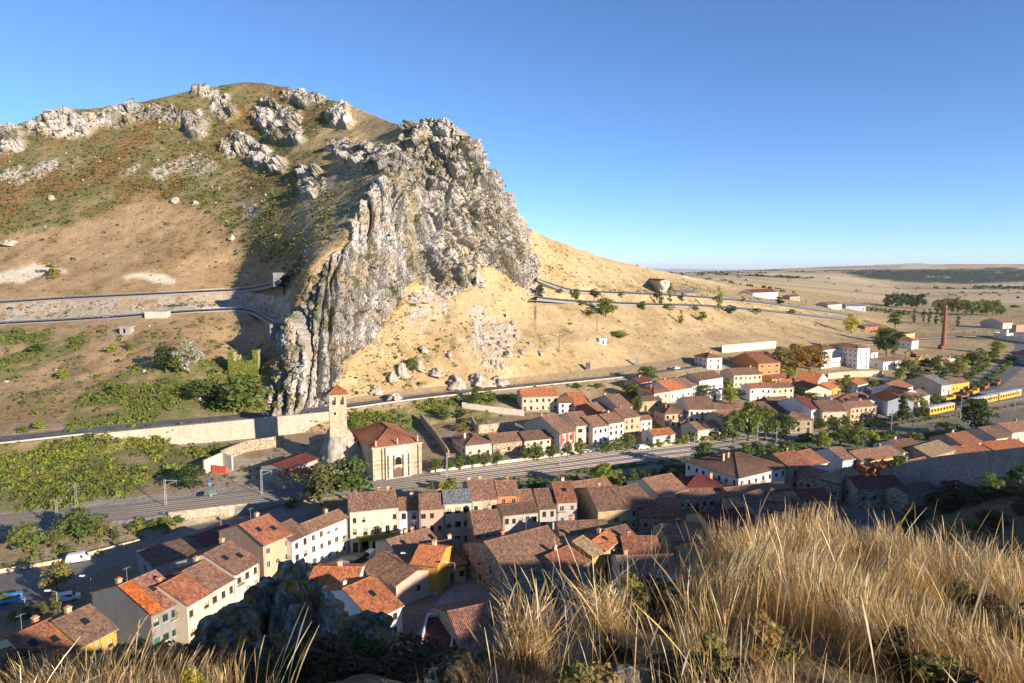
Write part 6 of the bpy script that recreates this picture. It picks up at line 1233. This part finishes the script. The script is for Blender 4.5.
# brick chimney
p = hit(943, 349); k = p.y/F; hC = 43.5*k
c_ = empty('brick_chimney', p, 0, label='tall tapering red brick factory chimney on the plain', cat='chimney'); ck = plain('red_brick', (.30, .12, .075), .4, .6)
MB().lathe([(2.2, -1), (2.1, 3.2), (1.75, 3.4), (.9, hC-1.6)], 16).build('shaft', ck, c_); MB().box(-2.4, 2.4, -2.4, 2.4, -1, 2.6).build('base', ck, c_)
MB().lathe([(.9, hC-1.6), (1.2, hC-1.3), (1.2, hC-.7), (.95, hC-.3), (.95, hC), (.7, hC)], 16).build('cap', plain('pale_brick', (.38, .22, .14), .3), c_)
# yellow train
a, b = P(926, 416.5, z=.25), P(1019, 396.5, z=.25); dv = Vector(b-a); Lt = dv.length; ang = math.atan2(dv.y, dv.x); segs = [(0, .24, 'yellow railcar with grey roof at the left end of the train'), (.255, .42, 'dark flat wagon loaded with rails between yellow railcars'), (.435, .705, 'long yellow railcar in the middle of the train'), (.72, .985, 'pale roofed railcar at the right end of the train')]
for i, (f0, f1, l_) in enumerate(segs):
    q = Vector(a)+dv*((f0+f1)/2); r_ = empty('railcar' if i != 1 else 'flat_wagon', q, ang, label=l_, cat='railcar' if i != 1 else 'wagon', group='yellow work train'); hl = Lt*(f1-f0)/2
    for x in (-hl*.7, hl*.7):
        bg_ = MB().box(x-1.4, x+1.4, -1.0, 1.0, .35, .8)
        for dx in (-.9, .9):
            for s in (-1, 1): bg_.tube((x+dx, s*.65, .46), (x+dx, s*.8, .46), .45, .45, 10)
        bg_.build('bogie', IRON, r_)
    if i == 1:
        MB().box(-hl, hl, -1.35, 1.35, .8, 1.15).build('deck', RUSTY, r_); mm = MB()
        for q_ in range(7): mm.box(-hl*.9, hl*.9, -1.1+q_*.33, -.95+q_*.33, 1.16, 1.5+.2*(q_ % 2))
        mm.build('rail_load', IRON, r_); continue
    re = [(x, x+1.5, 1.9, 2.8) for x in np.arange(.8, 2*hl-2, 2.4)]; m = MB()
    wall_panel(m, (-hl, -1.4, 0), (1, 0, 0), (0, -1, 0), 2*hl, .8, 3.3, re); wall_panel(m, (hl, 1.4, 0), (-1, 0, 0), (0, 1, 0), 2*hl, .8, 3.3, re)
    wall_panel(m, (hl, -1.4, 0), (0, 1, 0), (1, 0, 0), 2.8, .8, 3.3, [(.9, 1.9, 1.8, 2.8)]); wall_panel(m, (-hl, 1.4, 0), (0, -1, 0), (-1, 0, 0), 2.8, .8, 3.3, [(.9, 1.9, 1.8, 2.8)]); m.build('body', YEL, r_)
    m = MB(); pr = [(-1.5, 3.3), (-1.4, 3.55), (-.8, 3.85), (.8, 3.85), (1.4, 3.55), (1.5, 3.3)]; vs = [(x, y, z) for x in (-hl-.1, hl+.1) for y, z in pr]; m.add(vs, [(j, j+6, j+7, j+1) for j in range(5)]+[(0, 1, 2, 3, 4, 5), (11, 10, 9, 8, 7, 6)]); m.build('roof', GREYR, r_)
    m = MB()
    for x0, x1, z0_, z1_ in re: m.add([(x0-hl, -1.28, z0_), (x1-hl, -1.28, z0_), (x1-hl, -1.28, z1_), (x0-hl, -1.28, z1_)], [(0, 1, 2, 3)])
    m.build('window', GLASS, r_)
for i, (x, y, c_, l_) in enumerate(((948, 402, 'y', 'yellow rail wagon left of the long siding row'), (962, 400, 'r', 'rust brown wagon behind the yellow train'), (973, 395, 'y', 'bright yellow track machine behind the train'), (984, 390, 'r', 'rusty wagon by the yard road bend'), (996, 386, 'r', 'last rusty wagon near the station ground'))):
    p = hit(x, y); r_ = empty('wagon', p, ang+.06*i, label=l_, cat='wagon', group='wagons on the siding'); mt = YEL if c_ == 'y' else RUSTY
    MB().box(-4.5, 4.5, -1.3, 1.3, .8, 1.1).build('deck', IRON, r_); m = MB(); m.box(-4.3, 1.5, -1.25, 1.25, 1.1, 2.3); m.box(1.8, 4.2, -1.2, 1.2, 1.1, 3.1); m.build('body', mt, r_)
    for xx in (-3.2, 3.2):
        for s in (-1, 1): MB().tube((xx, s*.6, .5), (xx, s*.8, .5), .45, .45, 10).build('wheel', IRON, r_)
# parked yellow machinery on the plain
for i, (x, y, mt, l_) in enumerate(((936, 366, 'y', 'yellow excavator at the left of the machine yard'), (958, 361, 'y', 'yellow excavator beside the white container'), (964, 358, 'y', 'yellow excavator behind the containers'), (970, 357, 'o', 'orange excavator in the middle of the machine yard'), (976, 358, 'o', 'orange excavator right of the middle one'), (982, 359, 'o', 'rightmost orange excavator of the machine yard'), (968, 363, 'y', 'yellow excavator in front of the orange ones'), (914, 357, 'o', 'orange excavator by the small white house'), (907, 361, 'y', 'yellow excavator near the white warehouse'), (920, 362, 'y', 'yellow excavator right of the warehouse'))):
    p = hit(x, y); r_ = empty('excavator', p, i*2.1, label=l_, cat='excavator', group='machines in the yard'); mm = YEL if mt == 'y' else RUSTY
    for s in (-1, 1): MB().box(-2.2, 2.2, s*1.2-.35, s*1.2+.35, 0, .95).build('track', IRON, r_)
    MB().box(-2.0, 1.6, -1.35, 1.35, 1.0, 2.3).build('body', mm, r_); MB().box(.2, 1.7, .2, 1.3, 2.3, 3.4).build('cab', mm, r_)
    m = MB(); m.tube((1.4, -.4, 1.8), (3.6, -.4, 4.6), .32, .26, 6); m.tube((3.6, -.4, 4.6), (5.6, -.4, 2.6), .25, .18, 6); m.box(5.2, 6.2, -1.0, .2, 1.5, 2.6); m.build('boom', mm, r_)
for x, y, mt, l_ in ((938, 365, WHITE, 'white container left of the red container'), (944.5, 364, REDP, 'red container between two white ones'), (950, 363, WHITE, 'white container right of the red container')):
    p = hit(x, y); r_ = empty('container', p, .15, label=l_, cat='container', group='containers in the yard'); m = MB().box(-2.6, 2.6, -1.2, 1.2, .1, 2.7)
    for q_ in np.arange(-2.4, 2.5, .4): m.box(q_, q_+.16, -1.26, -1.2, .2, 2.6)
    m.build('body', mt, r_); MB().box(-2.65, 2.65, -1.3, 1.3, 2.7, 2.8).build('roof', mt, r_)
# catenary masts and wires
def mast(px, py, hgt, label, rot=.6, arm=1, z=None):
    p = Vector(P(px, py, z=z)) if z is not None else hit(px, py); r_ = empty('catenary_mast', p, rot, label=label, cat='mast', group='overhead line masts')
    m = MB()
    for s in (-1, 1):
        m.tube((s*.22, 0, -.3), (s*.16, 0, hgt), .07, .06, 4)
    for q_ in range(int(hgt/.8)): m.tube((-.2*(1-2*(q_ % 2)), 0, .4+q_*.8), (.2*(1-2*(q_ % 2)), 0, 1.2+q_*.8), .035, .035, 4, cap=False)
    m.build('post', STEEL, r_)
    if arm: a_ = MB().tube((0, 0, hgt-1.6), (2.9, 0, hgt-.9), .05, .04, 5).tube((0, 0, hgt-.3), (2.9, 0, hgt-.9), .04, .04, 5).tube((2.6, 0, hgt-1.0), (2.7, 0, hgt-2.0), .03, .03, 4); a_.build('bracket', STEEL, r_)
    return r_
for i, (x, y, h_, l_) in enumerate(((447, 478, 7.5, 'mast between church and trimmed trees'), (560, 466, 7, 'mast on the wide station tracks'), (757, 446, 8, 'mast in front of the tall track trees'), (776, 450, 7.5, 'mast right of the tall track trees'), (891, 434, 9, 'mast beside the dark conifer'), (912, 431, 9, 'mast right of the dark conifer'), (960, 421, 9, 'mast before the yellow train'), (989, 416, 9, 'mast near the big dark tree'), (1015, 411, 9, 'mast close to the right edge'), (694, 458, 7, 'mast behind the broad loose tree'), (262, 495, 7, 'mast in the church shadow'), (166, 506, 7, 'mast on the tracks left of the ruin board'))):
    mast(x, y, h_, 'grey lattice overhead line '+l_)
# arched double mast over the left tracks
p0, p1 = hit(58, 531), hit(77, 512); mid = (p0+p1)/2; d_ = p1-p0; gl = d_.length; r_ = empty('catenary_portal', (mid.x, mid.y, 0), math.atan2(d_.y, d_.x), label='arched double mast over the tracks at left', cat='mast')
for s in (-1, 1):
    m = MB()
    for q_ in (-.25, .25): m.tube((s*gl/2, q_, -1), (s*gl/2, q_*.7, 7.4), .08, .07, 4)
    for q_ in range(9): m.tube((s*gl/2, -.25 if q_ % 2 else .25, q_*.8), (s*gl/2, .25 if q_ % 2 else -.25, q_*.8+.8), .04, .04, 4, cap=False)
    m.build('post', STEEL, r_)
m = MB(); pv = None
for q_ in np.linspace(0, 1, 11):
    pt_ = (-gl/2+gl*q_, 0, 5.2+2.0*math.sin(math.pi*q_*.5)); 
    if pv: m.tube(pv, pt_, .07, .07, 5, cap=False)
    pv = pt_
m.build('arch_bracket', STEEL, r_)
for f_, l_ in ((.3, 'contact wires over the nearest track'), (.62, 'contact wires over the middle track')):
    xt = np.arange(-100, 1200, 24.0); a_ = rowpt(xt, 3); b_ = rowpt(xt, 4); w_ = a_+(b_-a_)*f_; m = MB()
    for i in range(len(w_)-1):
        for zz_ in (5.4, 6.6): m.tube(w_[i]+np.array([0, 0, zz_]), w_[i+1]+np.array([0, 0, zz_]), .022, .022, 3, cap=False)
    tag(m.build('overhead_wire', IRON), l_, 'wire')
def lamp(px, py, hgt, label, rot=0, wood=False):
    p = hit(px, py); r_ = empty('street_lamp', p, rot, label=label, cat='street lamp'); MB().tube((0, 0, -.3), (0, 0, hgt), .1, .07, 8).build('post', BARK if wood else STEEL, r_)
    MB().tube((0, 0, hgt), (-1.1, 0, hgt+.25), .05, .04, 6).build('arm', STEEL, r_); MB().box(-1.8, -1.0, -.17, .17, hgt+.16, hgt+.34).build('lamp_head', WHITE, r_)
lamp(222, 546, 8.5, 'street lamp rising behind the brown roofed houses'); lamp(455, 598, 6.5, 'lamp post with white head in the shaded lane'); lamp(93, 616, 7, 'grey lamp post behind the bare brown roof'); lamp(60, 640, 8, 'thin lamp post behind the brick red roof'); lamp(411, 585, 6, 'lamp post before the mustard yellow wall')
for x, y, h_, l_ in ((597, 331, 13, 'wooden power pole on the golden slope'), (642, 300, 22, 'tall pale pylon at the end of the golden ridge'), (107, 336, 9, 'wooden pole left of the concrete hut'), (559, 352, 9, 'wooden pole above the road right of the boulders')):
    p = hit(x, y); r_ = empty('power_pole', p, .4, label=l_, cat='pole'); MB().tube((0, 0, -.5), (0, 0, h_), .16, .1, 7).build('post', BARK if 'wooden' in l_ else STEEL, r_); MB().box(-1.2, 1.2, -.07, .07, h_-.9, h_-.7).build('crossarm', STEEL, r_)
# huts and signs on the hillside
p = hit(127, 333); r_ = empty('concrete_hut', p, -.1, label='little flat concrete hut below the motorway', cat='hut'); m = MB(); wall_panel(m, (-2.2, -1.6, 0), (1, 0, 0), (0, -1, 0), 4.4, -1, 2.5, [(1.5, 2.6, .05, 2.0)]); m.box(-2.2, 2.2, -1.55, 1.6, 2.2, 2.5); m.box(-2.2, -2.1, -1.55, 1.6, -1, 2.2); m.box(2.1, 2.2, -1.55, 1.6, -1, 2.2); m.build('wall', CONC, r_); MB().box(-2.6, 2.6, -2, 2, 2.5, 2.75).build('roof', WM['pale'], r_)
p = hit(157, 317.5); r_ = empty('culvert_block', p, -.06, label='pale concrete block set into the lower motorway edge', cat='concrete block'); MB().box(-5.2, 5.2, -.8, 2, -1, 2.7).build('block', WM['pale'], r_); MB().box(-5.4, 5.4, -1, 2.2, 2.7, 2.95).build('coping', CONC, r_)
p = hit(588, 371.5); r_ = empty('road_sign', p, .35, label='dark backed road sign on two posts above the road', cat='sign'); MB().box(-1.2, 1.2, -.05, .05, 1.2, 4.2).build('panel', plain('sign_back', (.10, .09, .08), .2), r_)
for s in (-.8, .8): MB().tube((s, .1, -.4), (s, .1, 4.1), .06, .06, 6).build('post', STEEL, r_)
p = hit(637, 366.5); r_ = empty('road_sign', p, .35, label='grey sign panel at the foot of the golden slope', cat='sign'); MB().box(-1.0, 1.0, -.05, .05, 1.2, 4.6).build('panel', plain('sign_grey', (.22, .21, .2), .2), r_); MB().tube((0, .1, -.4), (0, .1, 4.5), .07, .07, 6).build('post', STEEL, r_)
p = hit(211, 497); r_ = empty('painted_board', p, .5, label='upright painted board with yellow disc beside the tracks', cat='board'); MB().box(-.9, .9, -.06, .06, .6, 4.2).build('panel', plain('pale_green_paint', (.35, .45, .36), .3), r_); MB().lathe([(.75, 0), (.75, .05)], 18).build('disc', YEL, r_); r_.children[-1].location = (.2, -.08, 2.0); r_.children[-1].rotation_euler = (math.pi/2, 0, 0); MB().box(-.5, .2, -.075, -.06, 3.0, 3.9).build('patch', BLUEP, r_); MB().box(-.2, .2, -.05, .05, -.3, .6).build('foot', STEEL, r_)
for i, (x, y) in enumerate(((6, 600), (9, 606))):
    p = hit(x, y); r_ = empty('garden_frame', p, sa, label='upper bright blue garden frame at the left edge' if i == 0 else 'lower bright blue garden frame at the left edge', cat='garden frame'); MB().box(-2.6, 2.6, -.45, .45, .9, 1.05).build('sheet', BLUEP, r_)
    for q_ in (-2.4, 2.4): MB().box(q_-.05, q_+.05, -.4, .4, -.2, .9).build('leg', STEEL, r_)
# rooftop water tank dome
p = P(525, 492, D=166); r_ = empty('roof_dome', (p[0], p[1], p[2]-.3), 0, label='small white domed turret among the brown roofs', cat='turret'); MB().lathe([(1.3, -3.5), (1.3, .4), (1.15, .9), (.8, 1.3), (.3, 1.55), (.05, 2.0)], 14).build('dome', WM['white'], r_); MB().tube((0, 0, 1.9), (0, 0, 3.2), .05, .03, 6).build('finial', STEEL, r_)
# factory sign block at right
root, o_, hw, hd, z0_, hh_ = FAC
p = Vector(P(1012, 332, D=o_.y-2)); r_ = empty('sign_block', (p.x, p.y, z0_+hh_), .2, label='white rooftop block with a red emblem on the factory', cat='sign'); MB().box(-5, 1.5, 0, 6, -.3, 4.6).build('block', WM['white'], r_); MB().box(1.6, 9, .4, 6, -.3, 3.6).build('pink_block', plain('salmon_render', (.55, .27, .19), .2), r_)
m = MB().lathe([(1.25, 0), (1.25, .06)], 20); m.build('emblem', REDP, r_); r_.children[-1].location = (-1.8, -.02, 2.5); r_.children[-1].rotation_euler = (math.pi/2, 0, 0); MB().box(-2.6, -1.0, -.12, -.085, 2.35, 2.65).build('emblem_bar', WHITE, r_)
# far ranges, haze blue mixed into their base colour
def range_(name, prof, D, mat):
    pts = np.array([P(x, y, D=D) for x, y in prof]); b_ = pts.copy(); b_[:, 2] = -400; bk = pts+np.array([0, 4000, -500]); V = np.concatenate([b_, pts, bk]); n_ = len(pts)
    Fc = [(r_*n_+i, r_*n_+i+1, (r_+1)*n_+i+1, (r_+1)*n_+i) for r_ in range(2) for i in range(n_-1)]; tag(link(bpy.data.objects.new(name, np_mesh(name, V, Fc, mat))), kind='structure')
fm_ = plain('hazed_hillside', (.16, .19, .22), .2, .0006)
xs_ = np.arange(560, 1160, 6.0); base = np.interp(xs_, [560, 650, 690, 720, 780, 860, 875, 890, 900, 912, 925, 940, 1000, 1160], [269, 268.5, 268.6, 269.5, 269.5, 267, 265, 264.4, 263.6, 262.6, 263.6, 266, 268, 268]); base = base+(fbm(xs_/14, 0*xs_, 2, 3)-.5)*.9
range_('mountains', list(zip(xs_, base)), 30000, fm_)
# ================================================================ FOREGROUND: dry grass, rocks, brush
t = NT('dry_grass_blade', .7, .25); at = t.new('ShaderNodeAttribute', attribute_name='tint'); t.col(at.outputs['Color'])
tl = t.new('ShaderNodeBsdfTranslucent'); t.l(at.outputs['Color'], tl.inputs[0]); mx = t.new('ShaderNodeMixShader'); mx.inputs[0].default_value = .35; t.l(t.b.outputs[0], mx.inputs[1]); t.l(tl.outputs[0], mx.inputs[2]); t.l(mx.outputs[0], t.n['Material Output'].inputs[0]); BLADE = t.m
TINTS = np.array([(.66, .44, .17), (.72, .52, .25), (.58, .36, .11), (.46, .27, .08), (.80, .62, .36), (.36, .20, .06), (.30, .22, .13), (.24, .14, .055)])
def blades(root, hgt, lean, head, seed, wid=.0014, seg=5, curl=.35, tints=TINTS):
    """Curved tapering stalks; head > 0 thickens the top into a seed head."""
    r_ = np.random.default_rng(seed); n = len(root); s = np.linspace(0, 1, seg+1); az = r_.random(n)*2*math.pi
    ld = np.asarray(lean, float)+np.stack([fbm(root[:, 0]*1.1+3, root[:, 1]*1.1, 3, 2)-.5, fbm(root[:, 0]*1.1, root[:, 1]*1.1+7, 5, 2)-.5], -1)*.9; bend = r_.uniform(.3, 1, n)*curl; dx = (np.cos(az)*bend+ld[:, 0])[:, None]; dy = (np.sin(az)*bend+ld[:, 1])[:, None]
    q = s[None]**1.9; cen = root[:, None]+np.stack([dx*q*hgt[:, None], dy*q*hgt[:, None], s[None]*hgt[:, None]*(1-.18*q*(dx*dx+dy*dy))], -1)
    fz = r_.random(n)*math.pi; side = np.stack([np.cos(fz), np.sin(fz), 0*fz], -1)[:, None]
    w = wid*(.7+.7*r_.random(n))[:, None]*(1-.75*s[None]); hd = head[:, None]*np.where(s[None] > .68, np.sin(np.pi*np.clip((s[None]-.66)/.34, 0, 1))+.25, 0)*.0046; w = (w+hd)[..., None]
    V = np.stack([cen-side*w, cen+side*w], 2).reshape(n, -1, 3); m = 2*(seg+1); f = np.array([(2*i, 2*i+1, 2*i+3, 2*i+2) for i in range(seg)])
    Fc = (f[None]+(np.arange(n)*m)[:, None, None]).reshape(-1, 4); ti = tints[r_.choice(len(tints), n)]*(.7+.5*r_.random((n, 1)))*(.62+.75*fbm(root[:, 0]*1.3, root[:, 1]*1.3, 8, 3))[:, None]; T_ = np.repeat(ti[:, None], m, 1)*(np.array([1, 1, 1])+np.array([.12, .22, .42])*(head > 0)[:, None, None]*(np.repeat(s, 2)[None, :, None] > .66))
    return V.reshape(-1, 3), Fc, T_.reshape(-1, 3)
def grass_obj(name, parts, label=None, cat=None, kind=None, group=None):
    V = []; Fc = []; T_ = []; b = 0
    for v, f, t_ in parts: V.append(v); Fc.append(f+b); T_.append(t_); b += len(v)
    return tag(link(bpy.data.objects.new(name, np_mesh(name, np.concatenate(V), np.concatenate(Fc), BLADE, attrs={'tint': np.concatenate(T_)}))), label, cat, group, kind)
def field(n, be0, be1, r0, r1, seed, dens):
    r_ = np.random.default_rng(seed); be_ = np.radians(r_.uniform(be0, be1, n)); rr_ = np.sqrt(r_.uniform(r0*r0, r1*r1, n)); x, y = rr_*np.sin(be_), rr_*np.cos(be_); k = r_.random(n) < dens(x, y, rr_, np.degrees(be_)); x, y = x[k], y[k]
    return np.stack([x, y, fg(x, y)-.03], -1), np.random.default_rng(seed+1)
def brk(b): return np.interp(b, [p[0] for p in BRK], [p[1] for p in BRK])
bare = lambda x, y: sstep(1.0, .55, np.hypot((x-2.5)/2.1, (y-4.0)/1.5)+.5*(fbm(x*1.1, y*1.1, 2, 2)-.5))
clump = lambda x, y: sstep(.36, .62, fbm(x*.9, y*.9, 5, 3))
d_right = lambda x, y, r, b: np.clip(.02+1.1*clump(x, y)**2, 0, 1)*(.010*sstep(2, 8, b)+.99*sstep(13.5, 18.5, b))*(1-.9*bare(x, y))*sstep(2.3, 3.6, r)*(1-.93*sstep(.44, .56, fbm(x*.5+3, y*.5, 9, 2))*(r < brk(b)*.72)*sstep(15, 20, b))*(r < brk(b)+1.6)
parts = []
p, r_ = field(88000, 2, 48, 1.7, 15, 31, d_right); n = len(p); hh = (.34+.50*r_.random(n))*np.clip(.10+1.6*fbm(p[:, 0]*.7, p[:, 1]*.7, 1, 3), .4, 1.35)*np.interp(np.degrees(np.arctan2(p[:, 0], p[:, 1])), [2, 12, 18, 30, 38], [.55, .6, .8, .78, .95]); parts.append(blades(p, hh, np.tile([-.10, .06], (n, 1)), (r_.random(n) < .62)*r_.uniform(.35, .85, n), 32))
p, r_ = field(90000, 0, 48, 1.7, 15, 41, lambda x, y, r, b: np.clip(.05+clump(x, y), 0, 1)*(1-.8*sstep(.44, .56, fbm(x*.5+3, y*.5, 9, 2))*(r < brk(b)*.72))*(.035*sstep(0, 8, b)+.965*sstep(12.5, 18, b))*(1-.55*bare(x, y))*sstep(2.2, 3.2, r)*(r < brk(b)+2)); n = len(p); parts.append(blades(p, .12+.30*r_.random(n), np.tile([-.1, .0], (n, 1)), np.zeros(n), 42, .0024, 4, .8, TINTS[[0, 2, 3, 5]]))
p, r_ = field(300, 6, 44, 3.0, 14, 51, lambda x, y, r, b: .8*(r < brk(b)+1)); n = len(p); parts.append(blades(p, 0.8+.45*r_.random(n), np.tile([-.08, .05], (n, 1)), r_.uniform(.8, 1.4, n), 52, .0017, 7, .42))
# sparse stalks in the middle and at left
p, r_ = field(700, -2, 16, 3.0, 8.5, 61, lambda x, y, r, b: clump(x, y)*.5); n = len(p); parts.append(blades(p, .35+.5*r_.random(n), np.tile([-.1, .05], (n, 1)), (r_.random(n) < .7)*r_.uniform(.4, 1.0, n), 62))
p, r_ = field(26000, -42, -20, 3.2, 6.4, 71, lambda x, y, r, b: np.clip(-.12+1.1*clump(x+4, y)**2, 0, 1)*.42*(1-sstep(-26, -20, b)*.7)*(r > brk(b)-1.3)); n = len(p); parts.append(blades(p, .14+.34*r_.random(n)**1.6, np.tile([-.12, .06], (n, 1)), (r_.random(n) < .4)*r_.uniform(.3, .8, n), 72))
p, r_ = field(5200, -20, 6, 3.0, 5.2, 81, lambda x, y, r, b: np.clip(clump(x+9, y), 0, 1)*.35*(r > brk(b)-.6)); n = len(p); parts.append(blades(p, .10+.22*r_.random(n), np.tile([-.1, .05], (n, 1)), np.zeros(n), 82, .002, 4, .7))
grass_obj('dry_grass', parts, None, None, 'stuff')
rg_ = np.random.default_rng(77)
for i in range(46):
    b_ = math.radians(rg_.uniform(3, 40)); q_ = rg_.uniform(4.0, 11); x, y = q_*math.sin(b_), q_*math.cos(b_)
    if q_ > brk(math.degrees(b_))+1: continue
    tree(0, 0, 683*rg_.uniform(.22, .5)/y, 683*rg_.uniform(.18, .42)/y, 'bush', ('brown', 'straw', 'olive', 'brown')[i % 4], {0: 'withered brown weed among the dry grass', 1: 'pale straw weed among the dry grass', 2: 'olive weed among the dry grass', 3: 'withered brown weed among the dry grass'}[i % 4], 'weeds among the foreground grass', loc=(x, y, float(fg(x, y))), cat='weed', name='weed')
# single tufts and stalks that stand out
def tuft(px, D, n, h0, h1, spread, label, seed, lean=(-.05, .05), curl=.55, head=.7, base=None):
    c_ = P(px, 600, D=D); x0, y0 = c_[0], c_[1]; r_ = np.random.default_rng(seed); x = x0+r_.normal(size=n)*spread; y = y0+r_.normal(size=n)*spread; z = fg(x, y)-.04 if base is None else np.full(n, base)
    grass_obj('grass_tuft', [blades(np.stack([x, y, z], -1), h0+(h1-h0)*r_.random(n)**1.6, np.tile(lean, (n, 1)), (r_.random(n) < head)*r_.uniform(.4, .9, n), seed+1, .0019, 7, curl)], label, 'grass tuft')
tuft(522, 4.9, 800, .2, .62, .07, 'dense pale straw tuft standing in the middle foreground', 101, curl=.6)
tuft(606, 6.0, 600, .15, .45, .10, 'low rounded straw tuft right of the middle tuft', 111, curl=.8)
tuft(548, 4.4, 40, .6, 1.05, .10, 'few tall bent stalks beside the middle straw tuft', 121, curl=.5)
tuft(258, 3.4, 9, .75, .98, .05, 'arching golden stalks before the dark lichen rock', 131, lean=(.22, .02), curl=.12, head=1)
tuft(20, 3.9, 16, .5, .95, .12, 'tall curved stalks at the lower left corner', 141, lean=(.15, 0), curl=.6, head=1)
tuft(122, 4.6, 22, .45, .85, .14, 'upright stalks before the grey gable at left', 151, curl=.25, head=1)
tuft(845, 7.6, 20, .85, 1.25, .40, 'tallest nodding stalks above the right grass', 161, lean=(-.12, .05), curl=.6, head=1)
tuft(985, 8.4, 18, .8, 1.2, .35, 'tall branching stalks near the right edge', 171, curl=.5, head=1)
# the dark lichen rock down the slope and brush around it
t = NT('lichen_rock', .95, .1); co = t.coord('Object'); n1_ = t.noise(co, 4.2, 8, .78); n2_ = t.noise(co, 5.5, 6, .7); n3_ = t.noise(co, 2.4, 6, .75)
c_ = t.ramp(n1_, [(.36, (.05, .042, .03)), (.5, (.25, .225, .18)), (.64, (.62, .58, .50))]); c_ = t.mix(t.ramp(n2_, [(.50, G(0)), (.58, G(.95))]), c_, (.50, .25, .02)); c_ = t.mix(t.ramp(n3_, [(.50, G(0)), (.62, G(.8))]), c_, (.045, .045, .02)); t.col(c_); t.bump(n1_, 1, .25); LICH = t.m
big = link(bpy.data.objects.new('lichen_rock', rock_mesh('lichen_rock', 1, 1, 1, 8.3, 150, 96, rough=.5, mat=LICH, sq=.75, detail=1))); pz = P(283, 577, D=21); gzr = float(fg(pz[0], pz[1])); big.location = (pz[0]-.1, pz[1]+.6, gzr-.8); big.scale = (2.45, 2.7, (float(pz[2])-gzr+.8)/1.05); tag(big, 'large dark rock crusted with orange lichen on the slope', 'rock')
for i, (x, y, D, w_, h_, l_) in enumerate(((458, 668, 4.4, 34, 26, 'small rock with bright orange lichen at the bottom'), (624, 676, 4.3, 30, 14, 'pale stone in the grass at the bottom'), (228, 640, 18, 70, 60, 'left shoulder of the dark lichen rock'), (365, 640, 19, 60, 56, 'right shoulder of the dark lichen rock'))):
    p = P(x, y, D=D); k = D/F; o = link(bpy.data.objects.new('rock', rock_mesh('rock', 1, 1, 1, 11.7+i*3, 40, 26, rough=.45, mat=LICH if i != 1 else LIME, sq=.7))); o.location = (p[0], p[1], float(p[2])-h_*k*.5); o.scale = (w_*k*.6, w_*k*.6, h_*k); tag(o, l_, 'rock')
for i, (x, y, D, w_, h_, c_) in enumerate(((330, 690, 13, 80, 56, 'brown'), (400, 692, 13, 90, 52, 'brown'), (470, 694, 12, 80, 40, 'dark'), (285, 692, 13, 70, 40, 'dark'), (430, 676, 16, 60, 34, 'brown'), (360, 670, 17, 60, 40, 'dark'), (560, 690, 9, 60, 36, 'brown'), (680, 618, 12, 60, 40, 'brown'), (650, 640, 10, 60, 40, 'brown'), (120, 692, 7, 90, 46, 'straw'), (190, 690, 9, 80, 50, 'brown'), (60, 694, 6, 90, 44, 'straw'), (165, 680, 8, 60, 40, 'straw'), (230, 694, 7, 70, 34, 'brown'), (20, 690, 7, 60, 40, 'brown'), (720, 598, 12, 50, 40, 'brown'), (600, 690, 6.5, 50, 26, 'straw'), (505, 688, 7, 60, 34, 'brown'), (650, 678, 7, 60, 30, 'brown'), (575, 668, 8, 50, 30, 'brown'))):
    p = P(x, y, D=D); g_ = float(fg(p[0], p[1])); k = D/F
    tree(0, 0, w_, h_, 'bush', c_, {'brown': 'dry brown brush on the shaded foreground slope', 'dark': 'dark green brush on the shaded foreground slope', 'straw': 'pale dry brush at the lower left'}[c_], 'brush on the shaded foreground slope', loc=(p[0], p[1], max(g_, float(p[2])) if abs(g_-float(p[2])) < 1.5 else float(p[2])))
for i, (x, y, h_) in enumerate(((188, 672, 20), (196, 678, 16))): p = P(x, y, D=4.6); tree(0, 0, 22, h_, 'bush', 'yellow', 'yellow green weed at the bottom left, '+('taller one' if i == 0 else 'shorter one'), loc=(p[0], p[1], float(p[2])-.1), cat='weed', name='weed')
def hill_hit(px, py):
    D = np.linspace(6, 170, 1400); q = P(np.full(1400, px), np.full(1400, py), D); i = int(np.argmax(q[:, 2] < fg(q[:, 0], q[:, 1]))); return q[i]
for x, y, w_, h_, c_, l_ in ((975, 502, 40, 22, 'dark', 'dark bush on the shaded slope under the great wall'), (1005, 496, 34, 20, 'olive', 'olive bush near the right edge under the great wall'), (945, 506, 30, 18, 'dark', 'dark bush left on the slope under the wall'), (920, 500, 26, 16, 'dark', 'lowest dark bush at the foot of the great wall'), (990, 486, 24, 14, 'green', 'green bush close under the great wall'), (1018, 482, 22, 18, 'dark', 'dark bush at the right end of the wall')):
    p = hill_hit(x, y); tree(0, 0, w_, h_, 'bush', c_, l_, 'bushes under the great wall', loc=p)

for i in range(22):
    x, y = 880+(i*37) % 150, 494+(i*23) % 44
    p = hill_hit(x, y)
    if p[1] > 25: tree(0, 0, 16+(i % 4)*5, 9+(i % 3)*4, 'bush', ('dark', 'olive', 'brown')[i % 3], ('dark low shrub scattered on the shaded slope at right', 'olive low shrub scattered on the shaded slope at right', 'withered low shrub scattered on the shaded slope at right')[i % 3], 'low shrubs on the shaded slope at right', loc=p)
# ================================================================ HAZE
t = bpy.data.materials.new('air'); t.use_nodes = True; nt = t.node_tree; nt.nodes.clear(); out = nt.nodes.new('ShaderNodeOutputMaterial'); pv = nt.nodes.new('ShaderNodeVolumePrincipled')
pv.inputs['Color'].default_value = (.80, .88, 1, 1); pv.inputs['Density'].default_value = 2.2e-5; nt.links.new(pv.outputs[0], out.inputs['Volume'])
hz_ = MB().box(-90000, 90000, -2000, 70000, -1200, 330).build('haze', t); tag(hz_, kind='stuff')
